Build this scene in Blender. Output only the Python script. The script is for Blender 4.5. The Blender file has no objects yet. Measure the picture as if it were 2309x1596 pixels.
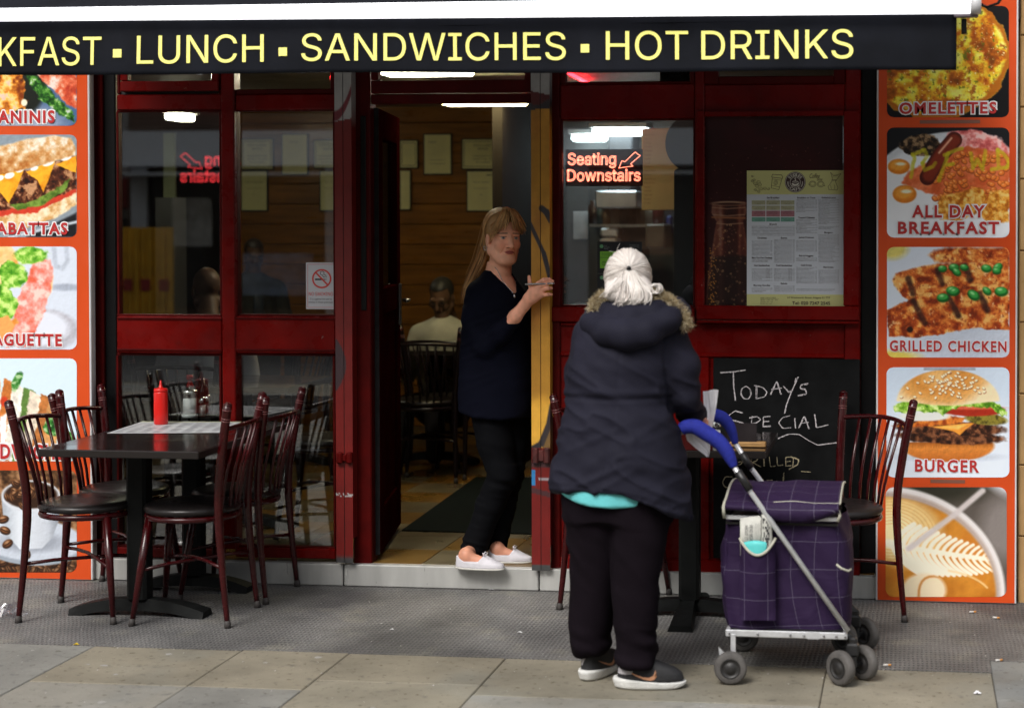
import bpy, math, random
import numpy as np
from mathutils import Vector, Matrix
R = math.radians
random.seed(7)
rng = np.random.default_rng(11)
scene = bpy.context.scene
col = scene.collection

# ------------------------------------------------------------------ camera
# photo units: 2309 x 1596.  Facade plane is Y = 0, pavement Z = 0, Y grows into the shop.
CF, CPX, CPY = 4000.0, 1580.0, 574.0
PSI, PIT, CAM_H = math.atan(.12), math.asin(.021), 1.62
_f = np.array([-math.sin(PSI)*math.cos(PIT), math.cos(PSI)*math.cos(PIT), -math.sin(PIT)])
_r = np.array([math.cos(PSI), math.sin(PSI), 0.0])
_u = np.cross(_r, _f)
def ray(x, y):
    return _f + (x-CPX)/CF*_r - (y-CPY)/CF*_u
_d = ray(1154, 1329); _t = CAM_H/-_d[2]
CAM = np.array([-_t*_d[0], -_t*_d[1], CAM_H])
cam = bpy.data.cameras.new('camera'); cam_o = bpy.data.objects.new('camera', cam); col.objects.link(cam_o)
m = Matrix.Identity(4)
for i in range(3):
    m[i][0], m[i][1], m[i][2], m[i][3] = _r[i], _u[i], -_f[i], CAM[i]
cam_o.matrix_world = m
cam.sensor_width = 36; cam.lens = CF/2309*36
cam.shift_x = (1154.5-CPX)/2309; cam.shift_y = -(798-CPY)/2309
cam.clip_start = .1; cam.clip_end = 500
cam.dof.use_dof = True; cam.dof.aperture_fstop = 2.3; cam.dof.focus_distance = 7.65
scene.camera = cam_o

# ------------------------------------------------------------------ light
w = bpy.data.worlds.new('World'); scene.world = w; w.use_nodes = True
nt = w.node_tree; bg = nt.nodes['Background']
sky = nt.nodes.new('ShaderNodeTexSky'); sky.sky_type = 'NISHITA'; sky.sun_disc = False
SUN_EL, SUN_AZ = R(47), R(200)
sky.sun_elevation = SUN_EL; sky.sun_rotation = SUN_AZ
sky.air_density = 1.6; sky.dust_density = 4.0; sky.ozone_density = 1.0
hs = nt.nodes.new('ShaderNodeHueSaturation'); hs.inputs['Saturation'].default_value = .35
nt.links.new(sky.outputs[0], hs.inputs['Color']); nt.links.new(hs.outputs[0], bg.inputs['Color'])
bg.inputs['Strength'].default_value = .09
sl = bpy.data.lights.new('sun', 'SUN'); sl.energy = 1.4; sl.angle = R(22); sl.color = (1, .97, .93)
so = bpy.data.objects.new('sun', sl); col.objects.link(so)
# sky rotation is measured clockwise from +Y
sd = Vector((math.sin(SUN_AZ)*math.cos(SUN_EL), math.cos(SUN_AZ)*math.cos(SUN_EL), math.sin(SUN_EL)))
so.rotation_euler = sd.to_track_quat('Z', 'Y').to_euler(); so.location = (0, -8, 12)
vs = scene.view_settings
vs.view_transform = 'Standard'; vs.look = 'None'; vs.gamma = 1; vs.exposure = 0.85
scene.display_settings.display_device = 'sRGB'
try:
    scene.cycles.max_bounces = 8; scene.cycles.transparent_max_bounces = 12
    scene.cycles.caustics_reflective = False; scene.cycles.caustics_refractive = False
    scene.cycles.sample_clamp_indirect = 4
    scene.cycles.use_denoising = True
except Exception:
    pass

# ------------------------------------------------------------------ pixel -> place
def P(x, y, Y=0.0):
    d = ray(x, y); t = (Y-CAM[1])/d[1]
    return CAM + t*d
def G(x, y, Z=0.0):
    d = ray(x, y); t = (Z-CAM[2])/d[2]
    return CAM + t*d
def FX(x, Y=0.0, y=700): return float(P(x, y, Y)[0])
def FZ(y, Y=0.0, x=1154): return float(P(x, y, Y)[2])
def scl(Y, x=1154): return CF/float((np.array(P(x, 490, Y))-CAM) @ _f)

# ------------------------------------------------------------------ materials
def lin(c):
    c = [v/255 for v in c]
    return tuple(v/12.92 if v <= .04045 else ((v+.055)/1.055)**2.4 for v in c)
MATS = {}
def mat(name, c, rough=.5, metal=0.0, spec=.5, noise=None, bump=None, coat=0.0, emit=None, attr=None, sheen=0.0, alpha=None, c2=None, stretch=(1, 1, 1), rnoise=None):
    if name in MATS: return MATS[name]
    mt = bpy.data.materials.new(name); mt.use_nodes = True; MATS[name] = mt
    n = mt.node_tree.nodes; l = mt.node_tree.links; b = n['Principled BSDF']
    b.inputs['Base Color'].default_value = (*c[:3], 1); b.inputs['Roughness'].default_value = rough
    b.inputs['Metallic'].default_value = metal; b.inputs['Specular IOR Level'].default_value = spec
    b.inputs['Coat Weight'].default_value = coat; b.inputs['Coat Roughness'].default_value = .08
    b.inputs['Sheen Weight'].default_value = sheen
    if emit:
        b.inputs['Emission Color'].default_value = (*emit[0], 1); b.inputs['Emission Strength'].default_value = emit[1]
    mp = None
    def coords():
        nonlocal mp
        if mp is None:
            tc = n.new('ShaderNodeTexCoord'); mp = n.new('ShaderNodeMapping'); mp.inputs['Scale'].default_value = stretch
            l.new(tc.outputs['Object'], mp.inputs['Vector'])
        return mp.outputs[0]
    src = None
    if attr:
        a = n.new('ShaderNodeAttribute'); a.attribute_name = attr; src = a.outputs['Color']
        l.new(src, b.inputs['Base Color'])
    if noise:
        t = n.new('ShaderNodeTexNoise'); t.inputs['Scale'].default_value = noise[0]; t.inputs['Detail'].default_value = 6
        t.inputs['Roughness'].default_value = .6; l.new(coords(), t.inputs['Vector'])
        r_ = n.new('ShaderNodeMapRange'); r_.inputs[1].default_value = .3; r_.inputs[2].default_value = .7
        l.new(t.outputs['Fac'], r_.inputs[0])
        mx = n.new('ShaderNodeMix'); mx.data_type = 'RGBA'; l.new(r_.outputs[0], mx.inputs['Factor'])
        k = noise[1]
        if src:
            mu = n.new('ShaderNodeMix'); mu.data_type = 'RGBA'; mu.blend_type = 'MULTIPLY'; mu.inputs['Factor'].default_value = 1
            mx.inputs['A'].default_value = (1-k,)*3+(1,); mx.inputs['B'].default_value = (1+k,)*3+(1,)
            l.new(src, mu.inputs['A']); l.new(mx.outputs['Result'], mu.inputs['B']); l.new(mu.outputs['Result'], b.inputs['Base Color'])
        else:
            mx.inputs['A'].default_value = (*[v*(1-k) for v in c[:3]], 1)
            mx.inputs['B'].default_value = (*(c2 if c2 else [v*(1+k) for v in c[:3]]), 1)
            l.new(mx.outputs['Result'], b.inputs['Base Color'])
    if rnoise:
        t = n.new('ShaderNodeTexNoise'); t.inputs['Scale'].default_value = rnoise[0]; t.inputs['Detail'].default_value = 5
        l.new(coords(), t.inputs['Vector'])
        r_ = n.new('ShaderNodeMapRange'); r_.inputs[1].default_value = .3; r_.inputs[2].default_value = .7
        r_.inputs[3].default_value = max(.02, rough-rnoise[1]); r_.inputs[4].default_value = rough+rnoise[1]
        l.new(t.outputs['Fac'], r_.inputs[0]); l.new(r_.outputs[0], b.inputs['Roughness'])
    if bump:
        t = n.new('ShaderNodeTexNoise'); t.inputs['Scale'].default_value = bump[0]; t.inputs['Detail'].default_value = 4
        l.new(coords(), t.inputs['Vector'])
        bm = n.new('ShaderNodeBump'); bm.inputs['Strength'].default_value = bump[1]; bm.inputs['Distance'].default_value = .004
        l.new(t.outputs['Fac'], bm.inputs['Height']); l.new(bm.outputs[0], b.inputs['Normal'])
    return mt
def glass_mat(name, tint=(1, 1, 1), refl=1.0, rough=.0):
    if name in MATS: return MATS[name]
    mt = bpy.data.materials.new(name); mt.use_nodes = True; MATS[name] = mt
    n = mt.node_tree.nodes; l = mt.node_tree.links
    for q in list(n):
        if q.type != 'OUTPUT_MATERIAL': n.remove(q)
    o = [q for q in n if q.type == 'OUTPUT_MATERIAL'][0]
    tr = n.new('ShaderNodeBsdfTransparent'); tr.inputs[0].default_value = (*tint, 1)
    gl = n.new('ShaderNodeBsdfGlossy'); gl.inputs['Roughness'].default_value = rough
    lw = n.new('ShaderNodeLayerWeight'); lw.inputs[0].default_value = .5
    pw = n.new('ShaderNodeMath'); pw.operation = 'POWER'; pw.inputs[1].default_value = 5; l.new(lw.outputs['Facing'], pw.inputs[0])
    mu = n.new('ShaderNodeMath'); mu.operation = 'MULTIPLY_ADD'; mu.inputs[1].default_value = .9; mu.inputs[2].default_value = .04*refl; mu.use_clamp = True
    l.new(pw.outputs[0], mu.inputs[0])
    mx = n.new('ShaderNodeMixShader'); l.new(mu.outputs[0], mx.inputs[0]); l.new(tr.outputs[0], mx.inputs[1]); l.new(gl.outputs[0], mx.inputs[2])
    l.new(mx.outputs[0], o.inputs[0])
    return mt

# ------------------------------------------------------------------ objects
def tag(o, label=None, cat=None, group=None, kind=None):
    if label: o['label'] = label
    if cat: o['category'] = cat
    if group: o['group'] = group
    if kind: o['kind'] = kind
    return o
def empty(name, loc=(0, 0, 0), label=None, cat=None, group=None, rz=0, kind=None):
    o = bpy.data.objects.new(name, None); col.objects.link(o); o.location = loc; o.rotation_euler = (0, 0, rz)
    o.empty_display_size = .1
    return tag(o, label, cat, group, kind)
def copy_tree(o, parent=None):
    c = o.copy(); col.objects.link(c); c.parent = parent
    for ch in list(o.children): copy_tree(ch, c)
    return c
def world_loc(o):
    v = Vector((0, 0, 0))
    while o is not None:
        v = v + o.location; o = o.parent
    return v
class MB:
    def __init__(s): s.v = []; s.f = []; s.c = []; s.sm = []; s.mi = []; s.mats = None
    def add(s, vs, fs, color=None, smooth=False, mi=0):
        b = len(s.v); s.v.extend([tuple(map(float, q)) for q in vs]); s.f.extend([tuple(b+i for i in q) for q in fs])
        s.c.extend([(color if color is not None else (1, 1, 1))]*len(vs)); s.sm.extend([smooth]*len(fs)); s.mi.extend([mi]*len(fs))
        return s
    def box(s, x0, x1, y0, y1, z0, z1, bev=0.0, **k):
        if x1 < x0: x0, x1 = x1, x0
        if y1 < y0: y0, y1 = y1, y0
        if z1 < z0: z0, z1 = z1, z0
        b = min(bev, (x1-x0)*.45, (y1-y0)*.45, (z1-z0)*.45)
        if b <= 0:
            v = [(x, y, z) for x in (x0, x1) for y in (y0, y1) for z in (z0, z1)]
            return s.add(v, [(0, 1, 3, 2), (4, 6, 7, 5), (0, 4, 5, 1), (2, 3, 7, 6), (0, 2, 6, 4), (1, 5, 7, 3)], **k)
        lo, hi = (x0, y0, z0), (x1, y1, z1); v = []; idx = {}
        for ax in range(3):
            for sx in (0, 1):
                for sy in (0, 1):
                    for sz in (0, 1):
                        sg = (sx, sy, sz)
                        q = [(hi[i] if sg[i] else lo[i]) if i == ax else ((hi[i]-b) if sg[i] else (lo[i]+b)) for i in range(3)]
                        idx[(ax, sg)] = len(v); v.append(q)
        f = []
        for ax in range(3):
            o = [i for i in range(3) if i != ax]
            for sd in (0, 1):
                ring = []
                for a, c in ((0, 0), (1, 0), (1, 1), (0, 1)):
                    sg = [0]*3; sg[ax] = sd; sg[o[0]] = a; sg[o[1]] = c; ring.append(idx[(ax, tuple(sg))])
                if (sd == 1) == (ax == 1): ring.reverse()
                f.append(tuple(ring))
        for ax in range(3):
            o = [i for i in range(3) if i != ax]
            for a in (0, 1):
                for c in (0, 1):
                    g0 = [0]*3; g1 = [0]*3
                    g0[o[0]] = g1[o[0]] = a; g0[o[1]] = g1[o[1]] = c; g1[ax] = 1
                    f.append((idx[(o[0], tuple(g0))], idx[(o[0], tuple(g1))], idx[(o[1], tuple(g1))], idx[(o[1], tuple(g0))]))
        for sx in (0, 1):
            for sy in (0, 1):
                for sz in (0, 1):
                    f.append((idx[(0, (sx, sy, sz))], idx[(1, (sx, sy, sz))], idx[(2, (sx, sy, sz))]))
        s.fix = True
        return s.add(v, f, **k)
    def tube(s, pts, r, n=10, caps=True, smooth=True, flat=None, **k):
        pts = [np.array(p, float) for p in pts]; m_ = len(pts)
        rs = [r]*m_ if np.isscalar(r) else list(r)
        v = []; f = []; prev = None
        for i, p in enumerate(pts):
            t = pts[min(i+1, m_-1)]-pts[max(i-1, 0)]; t = t/(np.linalg.norm(t)+1e-12)
            if prev is None:
                a = np.array([0, 0, 1.0]) if abs(t[2]) < .9 else np.array([1.0, 0, 0])
                nx = np.cross(a, t)
            else:
                nx = prev-t*np.dot(prev, t)
            nx = nx/(np.linalg.norm(nx)+1e-12); ny = np.cross(t, nx); prev = nx
            for j in range(n):
                a = 2*math.pi*j/n
                ra, rb = (rs[i], rs[i]) if flat is None else (rs[i]*flat[0], rs[i]*flat[1])
                v.append(p+nx*math.cos(a)*ra+ny*math.sin(a)*rb)
        for i in range(m_-1):
            for j in range(n):
                f.append((i*n+j, i*n+(j+1) % n, (i+1)*n+(j+1) % n, (i+1)*n+j))
        if caps: f.append(tuple(range(n-1, -1, -1))); f.append(tuple((m_-1)*n+j for j in range(n)))
        return s.add(v, f, smooth=smooth, **k)
    def lathe(s, prof, c=(0, 0, 0), n=24, smooth=True, axis='Z', caps=True, **k):
        v = []; f = []
        for (r_, z) in prof:
            for j in range(n):
                a = 2*math.pi*j/n; x, y = r_*math.cos(a), r_*math.sin(a)
                q = (x, y, z) if axis == 'Z' else ((z, x, y) if axis == 'X' else (y, z, x))
                v.append((c[0]+q[0], c[1]+q[1], c[2]+q[2]))
        for i in range(len(prof)-1):
            for j in range(n): f.append((i*n+j, i*n+(j+1) % n, (i+1)*n+(j+1) % n, (i+1)*n+j))
        if caps: f.append(tuple(range(n-1, -1, -1))); f.append(tuple((len(prof)-1)*n+j for j in range(n)))
        return s.add(v, f, smooth=smooth, **k)
    def ball(s, c, r, n=12, sq=(1, 1, 1), **k):
        v = [(0, 0, 1)]; f = []; h = max(4, n//2)
        for i in range(1, h):
            for j in range(n):
                a, b = math.pi*i/h, 2*math.pi*j/n; v.append((math.sin(a)*math.cos(b), math.sin(a)*math.sin(b), math.cos(a)))
        v.append((0, 0, -1)); L = len(v)-1
        for j in range(n): f.append((0, 1+j, 1+(j+1) % n)); f.append((L, 1+(h-2)*n+(j+1) % n, 1+(h-2)*n+j))
        for i in range(h-2):
            for j in range(n): f.append((1+i*n+j, 1+(i+1)*n+j, 1+(i+1)*n+(j+1) % n, 1+i*n+(j+1) % n))
        return s.add([(c[0]+q[0]*r*sq[0], c[1]+q[1]*r*sq[1], c[2]+q[2]*r*sq[2]) for q in v], f, smooth=True, **k)
    def prism(s, poly, y0, y1, smooth=False, **k):
        # polygon of (x, z), extruded along Y
        n = len(poly); v = [(x, y0, z) for x, z in poly]+[(x, y1, z) for x, z in poly]
        f = [tuple(range(n)), tuple(range(2*n-1, n-1, -1))]+[(i, i+n, (i+1) % n+n, (i+1) % n) for i in range(n)]
        return s.add(v, f, smooth=smooth, **k)
    def quad(s, a, b, c, d, **k): return s.add([a, b, c, d], [(0, 1, 2, 3)], **k)
    def mesh(s, name, mats, origin=(0, 0, 0)):
        me = bpy.data.meshes.new(name); o = np.array(origin, float)
        v = np.array(s.v, float).reshape(-1, 3)-o
        me.from_pydata(v.tolist(), [], s.f)
        me.polygons.foreach_set('use_smooth', s.sm)
        for q in (mats if isinstance(mats, (list, tuple)) else [mats]): me.materials.append(q)
        me.polygons.foreach_set('material_index', s.mi)
        if any(q != (1, 1, 1) for q in s.c):
            a = me.color_attributes.new('Col', 'FLOAT_COLOR', 'POINT')
            a.data.foreach_set('color', np.concatenate([np.array(s.c, float), np.ones((len(s.c), 1))], 1).ravel())
        if getattr(s, 'fix', False):
            import bmesh
            bm = bmesh.new(); bm.from_mesh(me); bmesh.ops.recalc_face_normals(bm, faces=bm.faces); bm.to_mesh(me); bm.free()
        me.update()
        return me
    def build(s, name, mats, parent=None, local=False):
        org = (0, 0, 0) if (parent is None or local) else world_loc(parent)
        me = s.mesh(name, mats, org)
        o = bpy.data.objects.new(name, me); col.objects.link(o); o.parent = parent
        return o
def npmesh(name, v, f, mt, parent=None, colr=None, smooth=True, local=False):
    org = np.zeros(3) if (parent is None or local) else np.array(world_loc(parent))
    me = bpy.data.meshes.new(name)
    v = np.asarray(v, float)-org; f = np.asarray(f)
    me.vertices.add(len(v)); me.vertices.foreach_set('co', v.ravel())
    k = f.shape[1]
    me.loops.add(f.size); me.loops.foreach_set('vertex_index', f.ravel().astype(np.int32))
    me.polygons.add(len(f)); me.polygons.foreach_set('loop_start', np.arange(0, f.size, k, dtype=np.int32))
    me.polygons.foreach_set('use_smooth', np.full(len(f), smooth))
    me.update(calc_edges=True); me.validate()
    me.materials.append(mt)
    if colr is not None:
        a = me.color_attributes.new('Col', 'FLOAT_COLOR', 'POINT')
        a.data.foreach_set('color', np.concatenate([colr, np.ones((len(colr), 1))], 1).ravel())
    o = bpy.data.objects.new(name, me); col.objects.link(o); o.parent = parent
    return o

# ------------------------------------------------------------------ lettering
_TC = {}; _TZ = {}
def edge_loops(e):
    nb = {}
    for i, j in e: nb.setdefault(i, []).append(j); nb.setdefault(j, []).append(i)
    seen = set(); out = []
    for st in nb:
        if st in seen: continue
        loop = [st]; seen.add(st); cur = st
        while True:
            nx_ = [k for k in nb[cur] if k not in seen]
            if not nx_: break
            cur = nx_[0]; seen.add(cur); loop.append(cur)
        out.append(loop)
    return out
def fill_loops(v, e):
    # strokes of a glyph may overlap: fill every outer loop by itself, each a hair above the last
    from mathutils.geometry import delaunay_2d_cdt
    lps = edge_loops(e); E = [(lp[i], lp[(i+1) % len(lp)]) for lp in lps for i in range(len(lp))]
    rv, _, rf, _, _, _ = delaunay_2d_cdt([Vector(x) for x in v], E, [], 0, 1e-6)
    R_ = np.array([tuple(x) for x in rv]); T = np.array([tuple(q) for q in rf if len(q) == 3]); c = R_[T].mean(1)
    A_, B_ = v[[q[0] for q in E]], v[[q[1] for q in E]]; w_ = np.zeros(len(T))
    for i in range(len(E)):   # winding number of every triangle: overlapping strokes stay filled, counters stay open
        up = (A_[i, 1] <= c[:, 1]) & (B_[i, 1] > c[:, 1]); dn = (A_[i, 1] > c[:, 1]) & (B_[i, 1] <= c[:, 1])
        if not (up.any() or dn.any()): continue
        x = A_[i, 0]+(c[:, 1]-A_[i, 1])*(B_[i, 0]-A_[i, 0])/(B_[i, 1]-A_[i, 1]); lf = x > c[:, 0]; w_ += (up & lf)*1.0-(dn & lf)*1.0
    T = T[np.abs(w_) > .5]; q = R_[T]; s_ = (q[:, 1, 0]-q[:, 0, 0])*(q[:, 2, 1]-q[:, 0, 1])-(q[:, 1, 1]-q[:, 0, 1])*(q[:, 2, 0]-q[:, 0, 0])
    T[s_ < 0] = T[s_ < 0][:, ::-1]
    return R_, [tuple(t) for t in T[np.abs(s_) > 1e-12]], np.zeros(len(R_))
try:    # the sans face that ships inside Blender; the built-in face otherwise
    import os
    SANS = bpy.data.fonts.load(os.path.join(bpy.utils.system_resource('DATAFILES', path='fonts'), 'Inter.woff2'))
except Exception:
    SANS = None
def text_geo(s, offset=0.0, shear=0.0, res=3, outline=False, spacing=1.0, sans=False):
    key = (s, offset, shear, res, outline, spacing, sans)
    if key in _TC: return _TC[key]
    cu = bpy.data.curves.new('t', 'FONT'); cu.body = s; cu.size = 1; cu.offset = offset; cu.shear = shear
    cu.resolution_u = res
    if sans and SANS: cu.font = SANS
    cu.space_character = spacing; cu.fill_mode = 'NONE' if outline else 'FRONT'
    tess = sans and not outline
    if tess: cu.fill_mode = 'NONE'
    if outline or tess: cu.dimensions = '2D'
    o = bpy.data.objects.new('t', cu); col.objects.link(o)
    dg = bpy.context.evaluated_depsgraph_get(); dg.update()
    me = o.evaluated_get(dg).to_mesh()
    v = np.array([q.co[:2] for q in me.vertices], float).reshape(-1, 2)
    f = [tuple(p.vertices) for p in me.polygons] if not outline else [tuple(e.vertices) for e in me.edges]
    _TZ[key] = np.zeros(len(v))
    if tess: v, f, _TZ[key] = fill_loops(v, [tuple(e.vertices) for e in me.edges])
    o.evaluated_get(dg).to_mesh_clear(); bpy.data.objects.remove(o); bpy.data.curves.remove(cu)
    _TC[key] = (v, f)
    return v, f
CAPH = float(text_geo('H')[0][:, 1].max())
def put_text(mb, s, x0, y0, x1, y1, Y, rise=0.0, offset=0.0, warp=None, mirror=False, color=None, mi=0, shear=0.0, res=3, fitbase=None, spacing=1.0, sans=False):
    """lettering whose ink box fills the photo rectangle x0..x1, y0..y1 on the plane Y (rise = towards the street)"""
    v, f = text_geo(s, 0.0, shear, res, False, spacing, sans)
    lo, hi = v.min(0), v.max(0)
    if fitbase: lo = np.array([lo[0], 0.0]); hi = np.array([hi[0], CAPH])
    if offset: v, f = text_geo(s, offset, shear, res, False, spacing, sans)
    u = (v-lo)/(hi-lo); dz = _TZ[(s, offset, shear, res, False, spacing, sans)]
    if mirror: u[:, 0] = 1-u[:, 0]; f = [tuple(reversed(q)) for q in f]
    a, b = P(x0, y1, Y), P(x1, y0, Y)
    pts = []
    for q, zo in zip(u, dz):
        x, z, y = a[0]+(b[0]-a[0])*q[0], a[2]+(b[2]-a[2])*q[1], Y-rise-zo
        if warp: x, y, z = warp(x, y, z)
        pts.append((x, y, z))
    mb.add(pts, f, color=color, mi=mi)

def put_line(mb, s, x, y, h, Y, rise=0.0, align='L', sans=False, mi=0, color=None, res=1, shear=0.0, maxw=None):
    """one line of small print: baseline y, capital height h, in photo units"""
    v, f = text_geo(s, 0.0, shear, res, False, 1.0, sans)
    if len(v) == 0: return
    k = h/CAPH; kx = k; wd = v[:, 0].max()*k
    if maxw and wd > maxw: kx = k*maxw/wd; wd = maxw
    if align == 'R': x = x-wd
    if align == 'C': x = x-wd/2
    a = P(x, y, Y); bx = P(x+100, y, Y); bz = P(x, y-100, Y)
    mb.add([(a[0]+q[0]*kx*(bx[0]-a[0])/100, Y-rise-zo, a[2]+q[1]*k*(bz[2]-a[2])/100) for q, zo in zip(v, _TZ[(s, 0.0, shear, res, False, 1.0, sans)])], f, mi=mi, color=color)

# ------------------------------------------------------------------ noise fields
def vnoise2(x, y, seed=0):
    r_ = np.random.default_rng(seed); T = r_.random((64, 64))
    xi, yi = np.floor(x).astype(int), np.floor(y).astype(int); fx, fy = x-xi, y-yi
    fx, fy = fx*fx*(3-2*fx), fy*fy*(3-2*fy)
    g = lambda a, b: T[a % 64, b % 64]
    return (g(xi, yi)*(1-fx)+g(xi+1, yi)*fx)*(1-fy)+(g(xi, yi+1)*(1-fx)+g(xi+1, yi+1)*fx)*fy
def fbm2(x, y, oct=4, seed=0):
    s = 0; a = .5; t = 0
    for i in range(oct): s = s+a*vnoise2(x*2**i, y*2**i, seed+i); t += a; a *= .55
    return s/t
def vnoise3(x, y, z, seed=0):
    r_ = np.random.default_rng(seed); T = r_.random((32, 32, 32)).astype(np.float32)
    xi, yi, zi = (np.floor(q).astype(int) for q in (x, y, z)); fx, fy, fz = x-xi, y-yi, z-zi
    fx, fy, fz = (q*q*(3-2*q) for q in (fx, fy, fz))
    g = lambda a, b, c: T[a % 32, b % 32, c % 32]
    l = lambda a, b, t: a+(b-a)*t
    return l(l(l(g(xi, yi, zi), g(xi+1, yi, zi), fx), l(g(xi, yi+1, zi), g(xi+1, yi+1, zi), fx), fy),
             l(l(g(xi, yi, zi+1), g(xi+1, yi, zi+1), fx), l(g(xi, yi+1, zi+1), g(xi+1, yi+1, zi+1), fx), fy), fz)

# ------------------------------------------------------------------ smooth bodies: distance fields skinned by surface nets
class Field:
    def __init__(s, lo, hi, h):
        s.lo = np.array(lo, float); s.h = h
        n = np.ceil((np.array(hi)-s.lo)/h).astype(int)+1
        s.X, s.Y, s.Z = np.meshgrid(*[s.lo[i]+h*np.arange(n[i]) for i in range(3)], indexing='ij')
        s.F = np.full(n, 9.0)
    def _join(s, d, k):
        if k <= 0: s.F = np.minimum(s.F, d)
        else:
            hh = np.clip(.5+.5*(s.F-d)/k, 0, 1); s.F = s.F*(1-hh)+d*hh-k*hh*(1-hh)
    def cap(s, a, b, ra, rb, k=.01, sub=False, flat=None):
        a, b = np.array(a, float), np.array(b, float); ab = b-a; L = ab@ab+1e-12
        px, py, pz = s.X-a[0], s.Y-a[1], s.Z-a[2]
        t = np.clip((px*ab[0]+py*ab[1]+pz*ab[2])/L, 0, 1)
        d = np.sqrt((px-t*ab[0])**2+(py-t*ab[1])**2+(pz-t*ab[2])**2)-(ra+(rb-ra)*t)
        if sub: s.F = s._smax(s.F, -d, k)
        else: s._join(d, k)
    def chain(s, pts, rs, k=.01):
        for i in range(len(pts)-1): s.cap(pts[i], pts[i+1], rs[i], rs[i+1], k)
    def ell(s, c, r, k=.01, rot=None, sub=False):
        q = [s.X-c[0], s.Y-c[1], s.Z-c[2]]
        if rot is not None:
            M = np.array(rot.transposed()) if hasattr(rot, 'transposed') else np.array(rot).T
            q = [M[i][0]*q[0]+M[i][1]*q[1]+M[i][2]*q[2] for i in range(3)]
        k0 = np.sqrt((q[0]/r[0])**2+(q[1]/r[1])**2+(q[2]/r[2])**2)
        d = (k0-1)*min(r)*np.where(k0 > 1, 1, 1)
        if sub: s.F = s._smax(s.F, -d, k)
        else: s._join(d, k)
    @staticmethod
    def _smax(a, b, k):
        hh = np.clip(.5+.5*(a-b)/-k if k else .5, 0, 1) if k else None
        if not k: return np.maximum(a, b)
        hh = np.clip(.5-.5*(b-a)/k, 0, 1); return b*(1-hh)+a*hh+k*hh*(1-hh)
    def stack(s, rows, k=.01, p=2.0):
        # rows: (z, cx, cy, rx, ry) bottom to top
        rows = sorted(rows); z = [q[0] for q in rows]
        cx, cy, rx, ry = (np.interp(s.Z, z, [q[i] for q in rows]) for i in (1, 2, 3, 4))
        k0 = (np.abs((s.X-cx)/rx)**p+np.abs((s.Y-cy)/ry)**p)**(1/p)
        d = (k0-1)*np.minimum(rx, ry)
        d = np.maximum(d, np.maximum(s.Z-z[-1], z[0]-s.Z))
        s._join(d, k)
    def cut(s, d, k=.004): s.F = s._smax(s.F, d, k)
    def skin(s):
        F = s.F; n = F.shape; ins = F < 0
        cs = tuple(q-1 for q in n)
        pos = np.zeros(cs+(3,)); cnt = np.zeros(cs)
        def sl_(o): return tuple(slice(o[i], o[i]+cs[i]) for i in range(3))
        for ax in range(3):
            oth = [i for i in range(3) if i != ax]
            for a in (0, 1):
                for b in (0, 1):
                    o0 = [0, 0, 0]; o0[oth[0]] = a; o0[oth[1]] = b; o1 = list(o0); o1[ax] = 1
                    f0, f1 = F[sl_(o0)], F[sl_(o1)]; cr = (f0 < 0) != (f1 < 0)
                    t = np.where(cr, f0/(f0-f1+1e-20), 0)
                    for i in range(3):
                        pos[..., i] += np.where(cr, (o0[i]+(t if i == ax else 0)), 0)
                    cnt += cr
        act = cnt > 0
        idx = -np.ones(cs, int); idx[act] = np.arange(act.sum())
        base = np.argwhere(act)
        V = s.lo+s.h*(base+pos[act]/cnt[act][:, None])
        faces = []
        for ax in range(3):
            b, c = [(1, 2), (2, 0), (0, 1)][ax]
            s0 = [slice(None)]*3; s1 = [slice(None)]*3
            s0[ax] = slice(0, n[ax]-1); s1[ax] = slice(1, n[ax])
            A, B = ins[tuple(s0)], ins[tuple(s1)]
            e = np.argwhere(A != B); 
            ok = (e[:, b] > 0) & (e[:, c] > 0) & (e[:, b] < n[b]-1) & (e[:, c] < n[c]-1); e = e[ok]
            fl = A[tuple(e.T)]
            def at_(db, dc):
                q = e.copy(); q[:, b] += db; q[:, c] += dc; return idx[tuple(q.T)]
            q = np.stack([at_(-1, -1), at_(0, -1), at_(0, 0), at_(-1, 0)], 1)
            q[~fl] = q[~fl][:, ::-1]; faces.append(q)
        Fc = np.concatenate(faces); Fc = Fc[(Fc >= 0).all(1)]
        return V, Fc
def relax(V, Fc, it=2, lam=.5):
    for _ in range(it):
        S = np.zeros_like(V); c = np.zeros(len(V))
        for a, b in ((0, 1), (1, 2), (2, 3), (3, 0)):
            np.add.at(S, Fc[:, a], V[Fc[:, b]]); np.add.at(S, Fc[:, b], V[Fc[:, a]])
            np.add.at(c, Fc[:, a], 1); np.add.at(c, Fc[:, b], 1)
        V = V+lam*(S/np.maximum(c, 1)[:, None]-V)
    return V
def normals(V, Fc):
    n = np.cross(V[Fc[:, 2]]-V[Fc[:, 0]], V[Fc[:, 3]]-V[Fc[:, 1]]); N = np.zeros_like(V)
    for i in range(4): np.add.at(N, Fc[:, i], n)
    return N/(np.linalg.norm(N, axis=1)[:, None]+1e-12)
# ================================================================== ground
def struct(o): o['kind'] = 'structure'; return o
m_ground = mat('joint mortar', (.10, .093, .082), .95, noise=(6, .4))
struct(MB().box(-60, 60, -60, 40, -.3, -.012).build('ground', m_ground))
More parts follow.
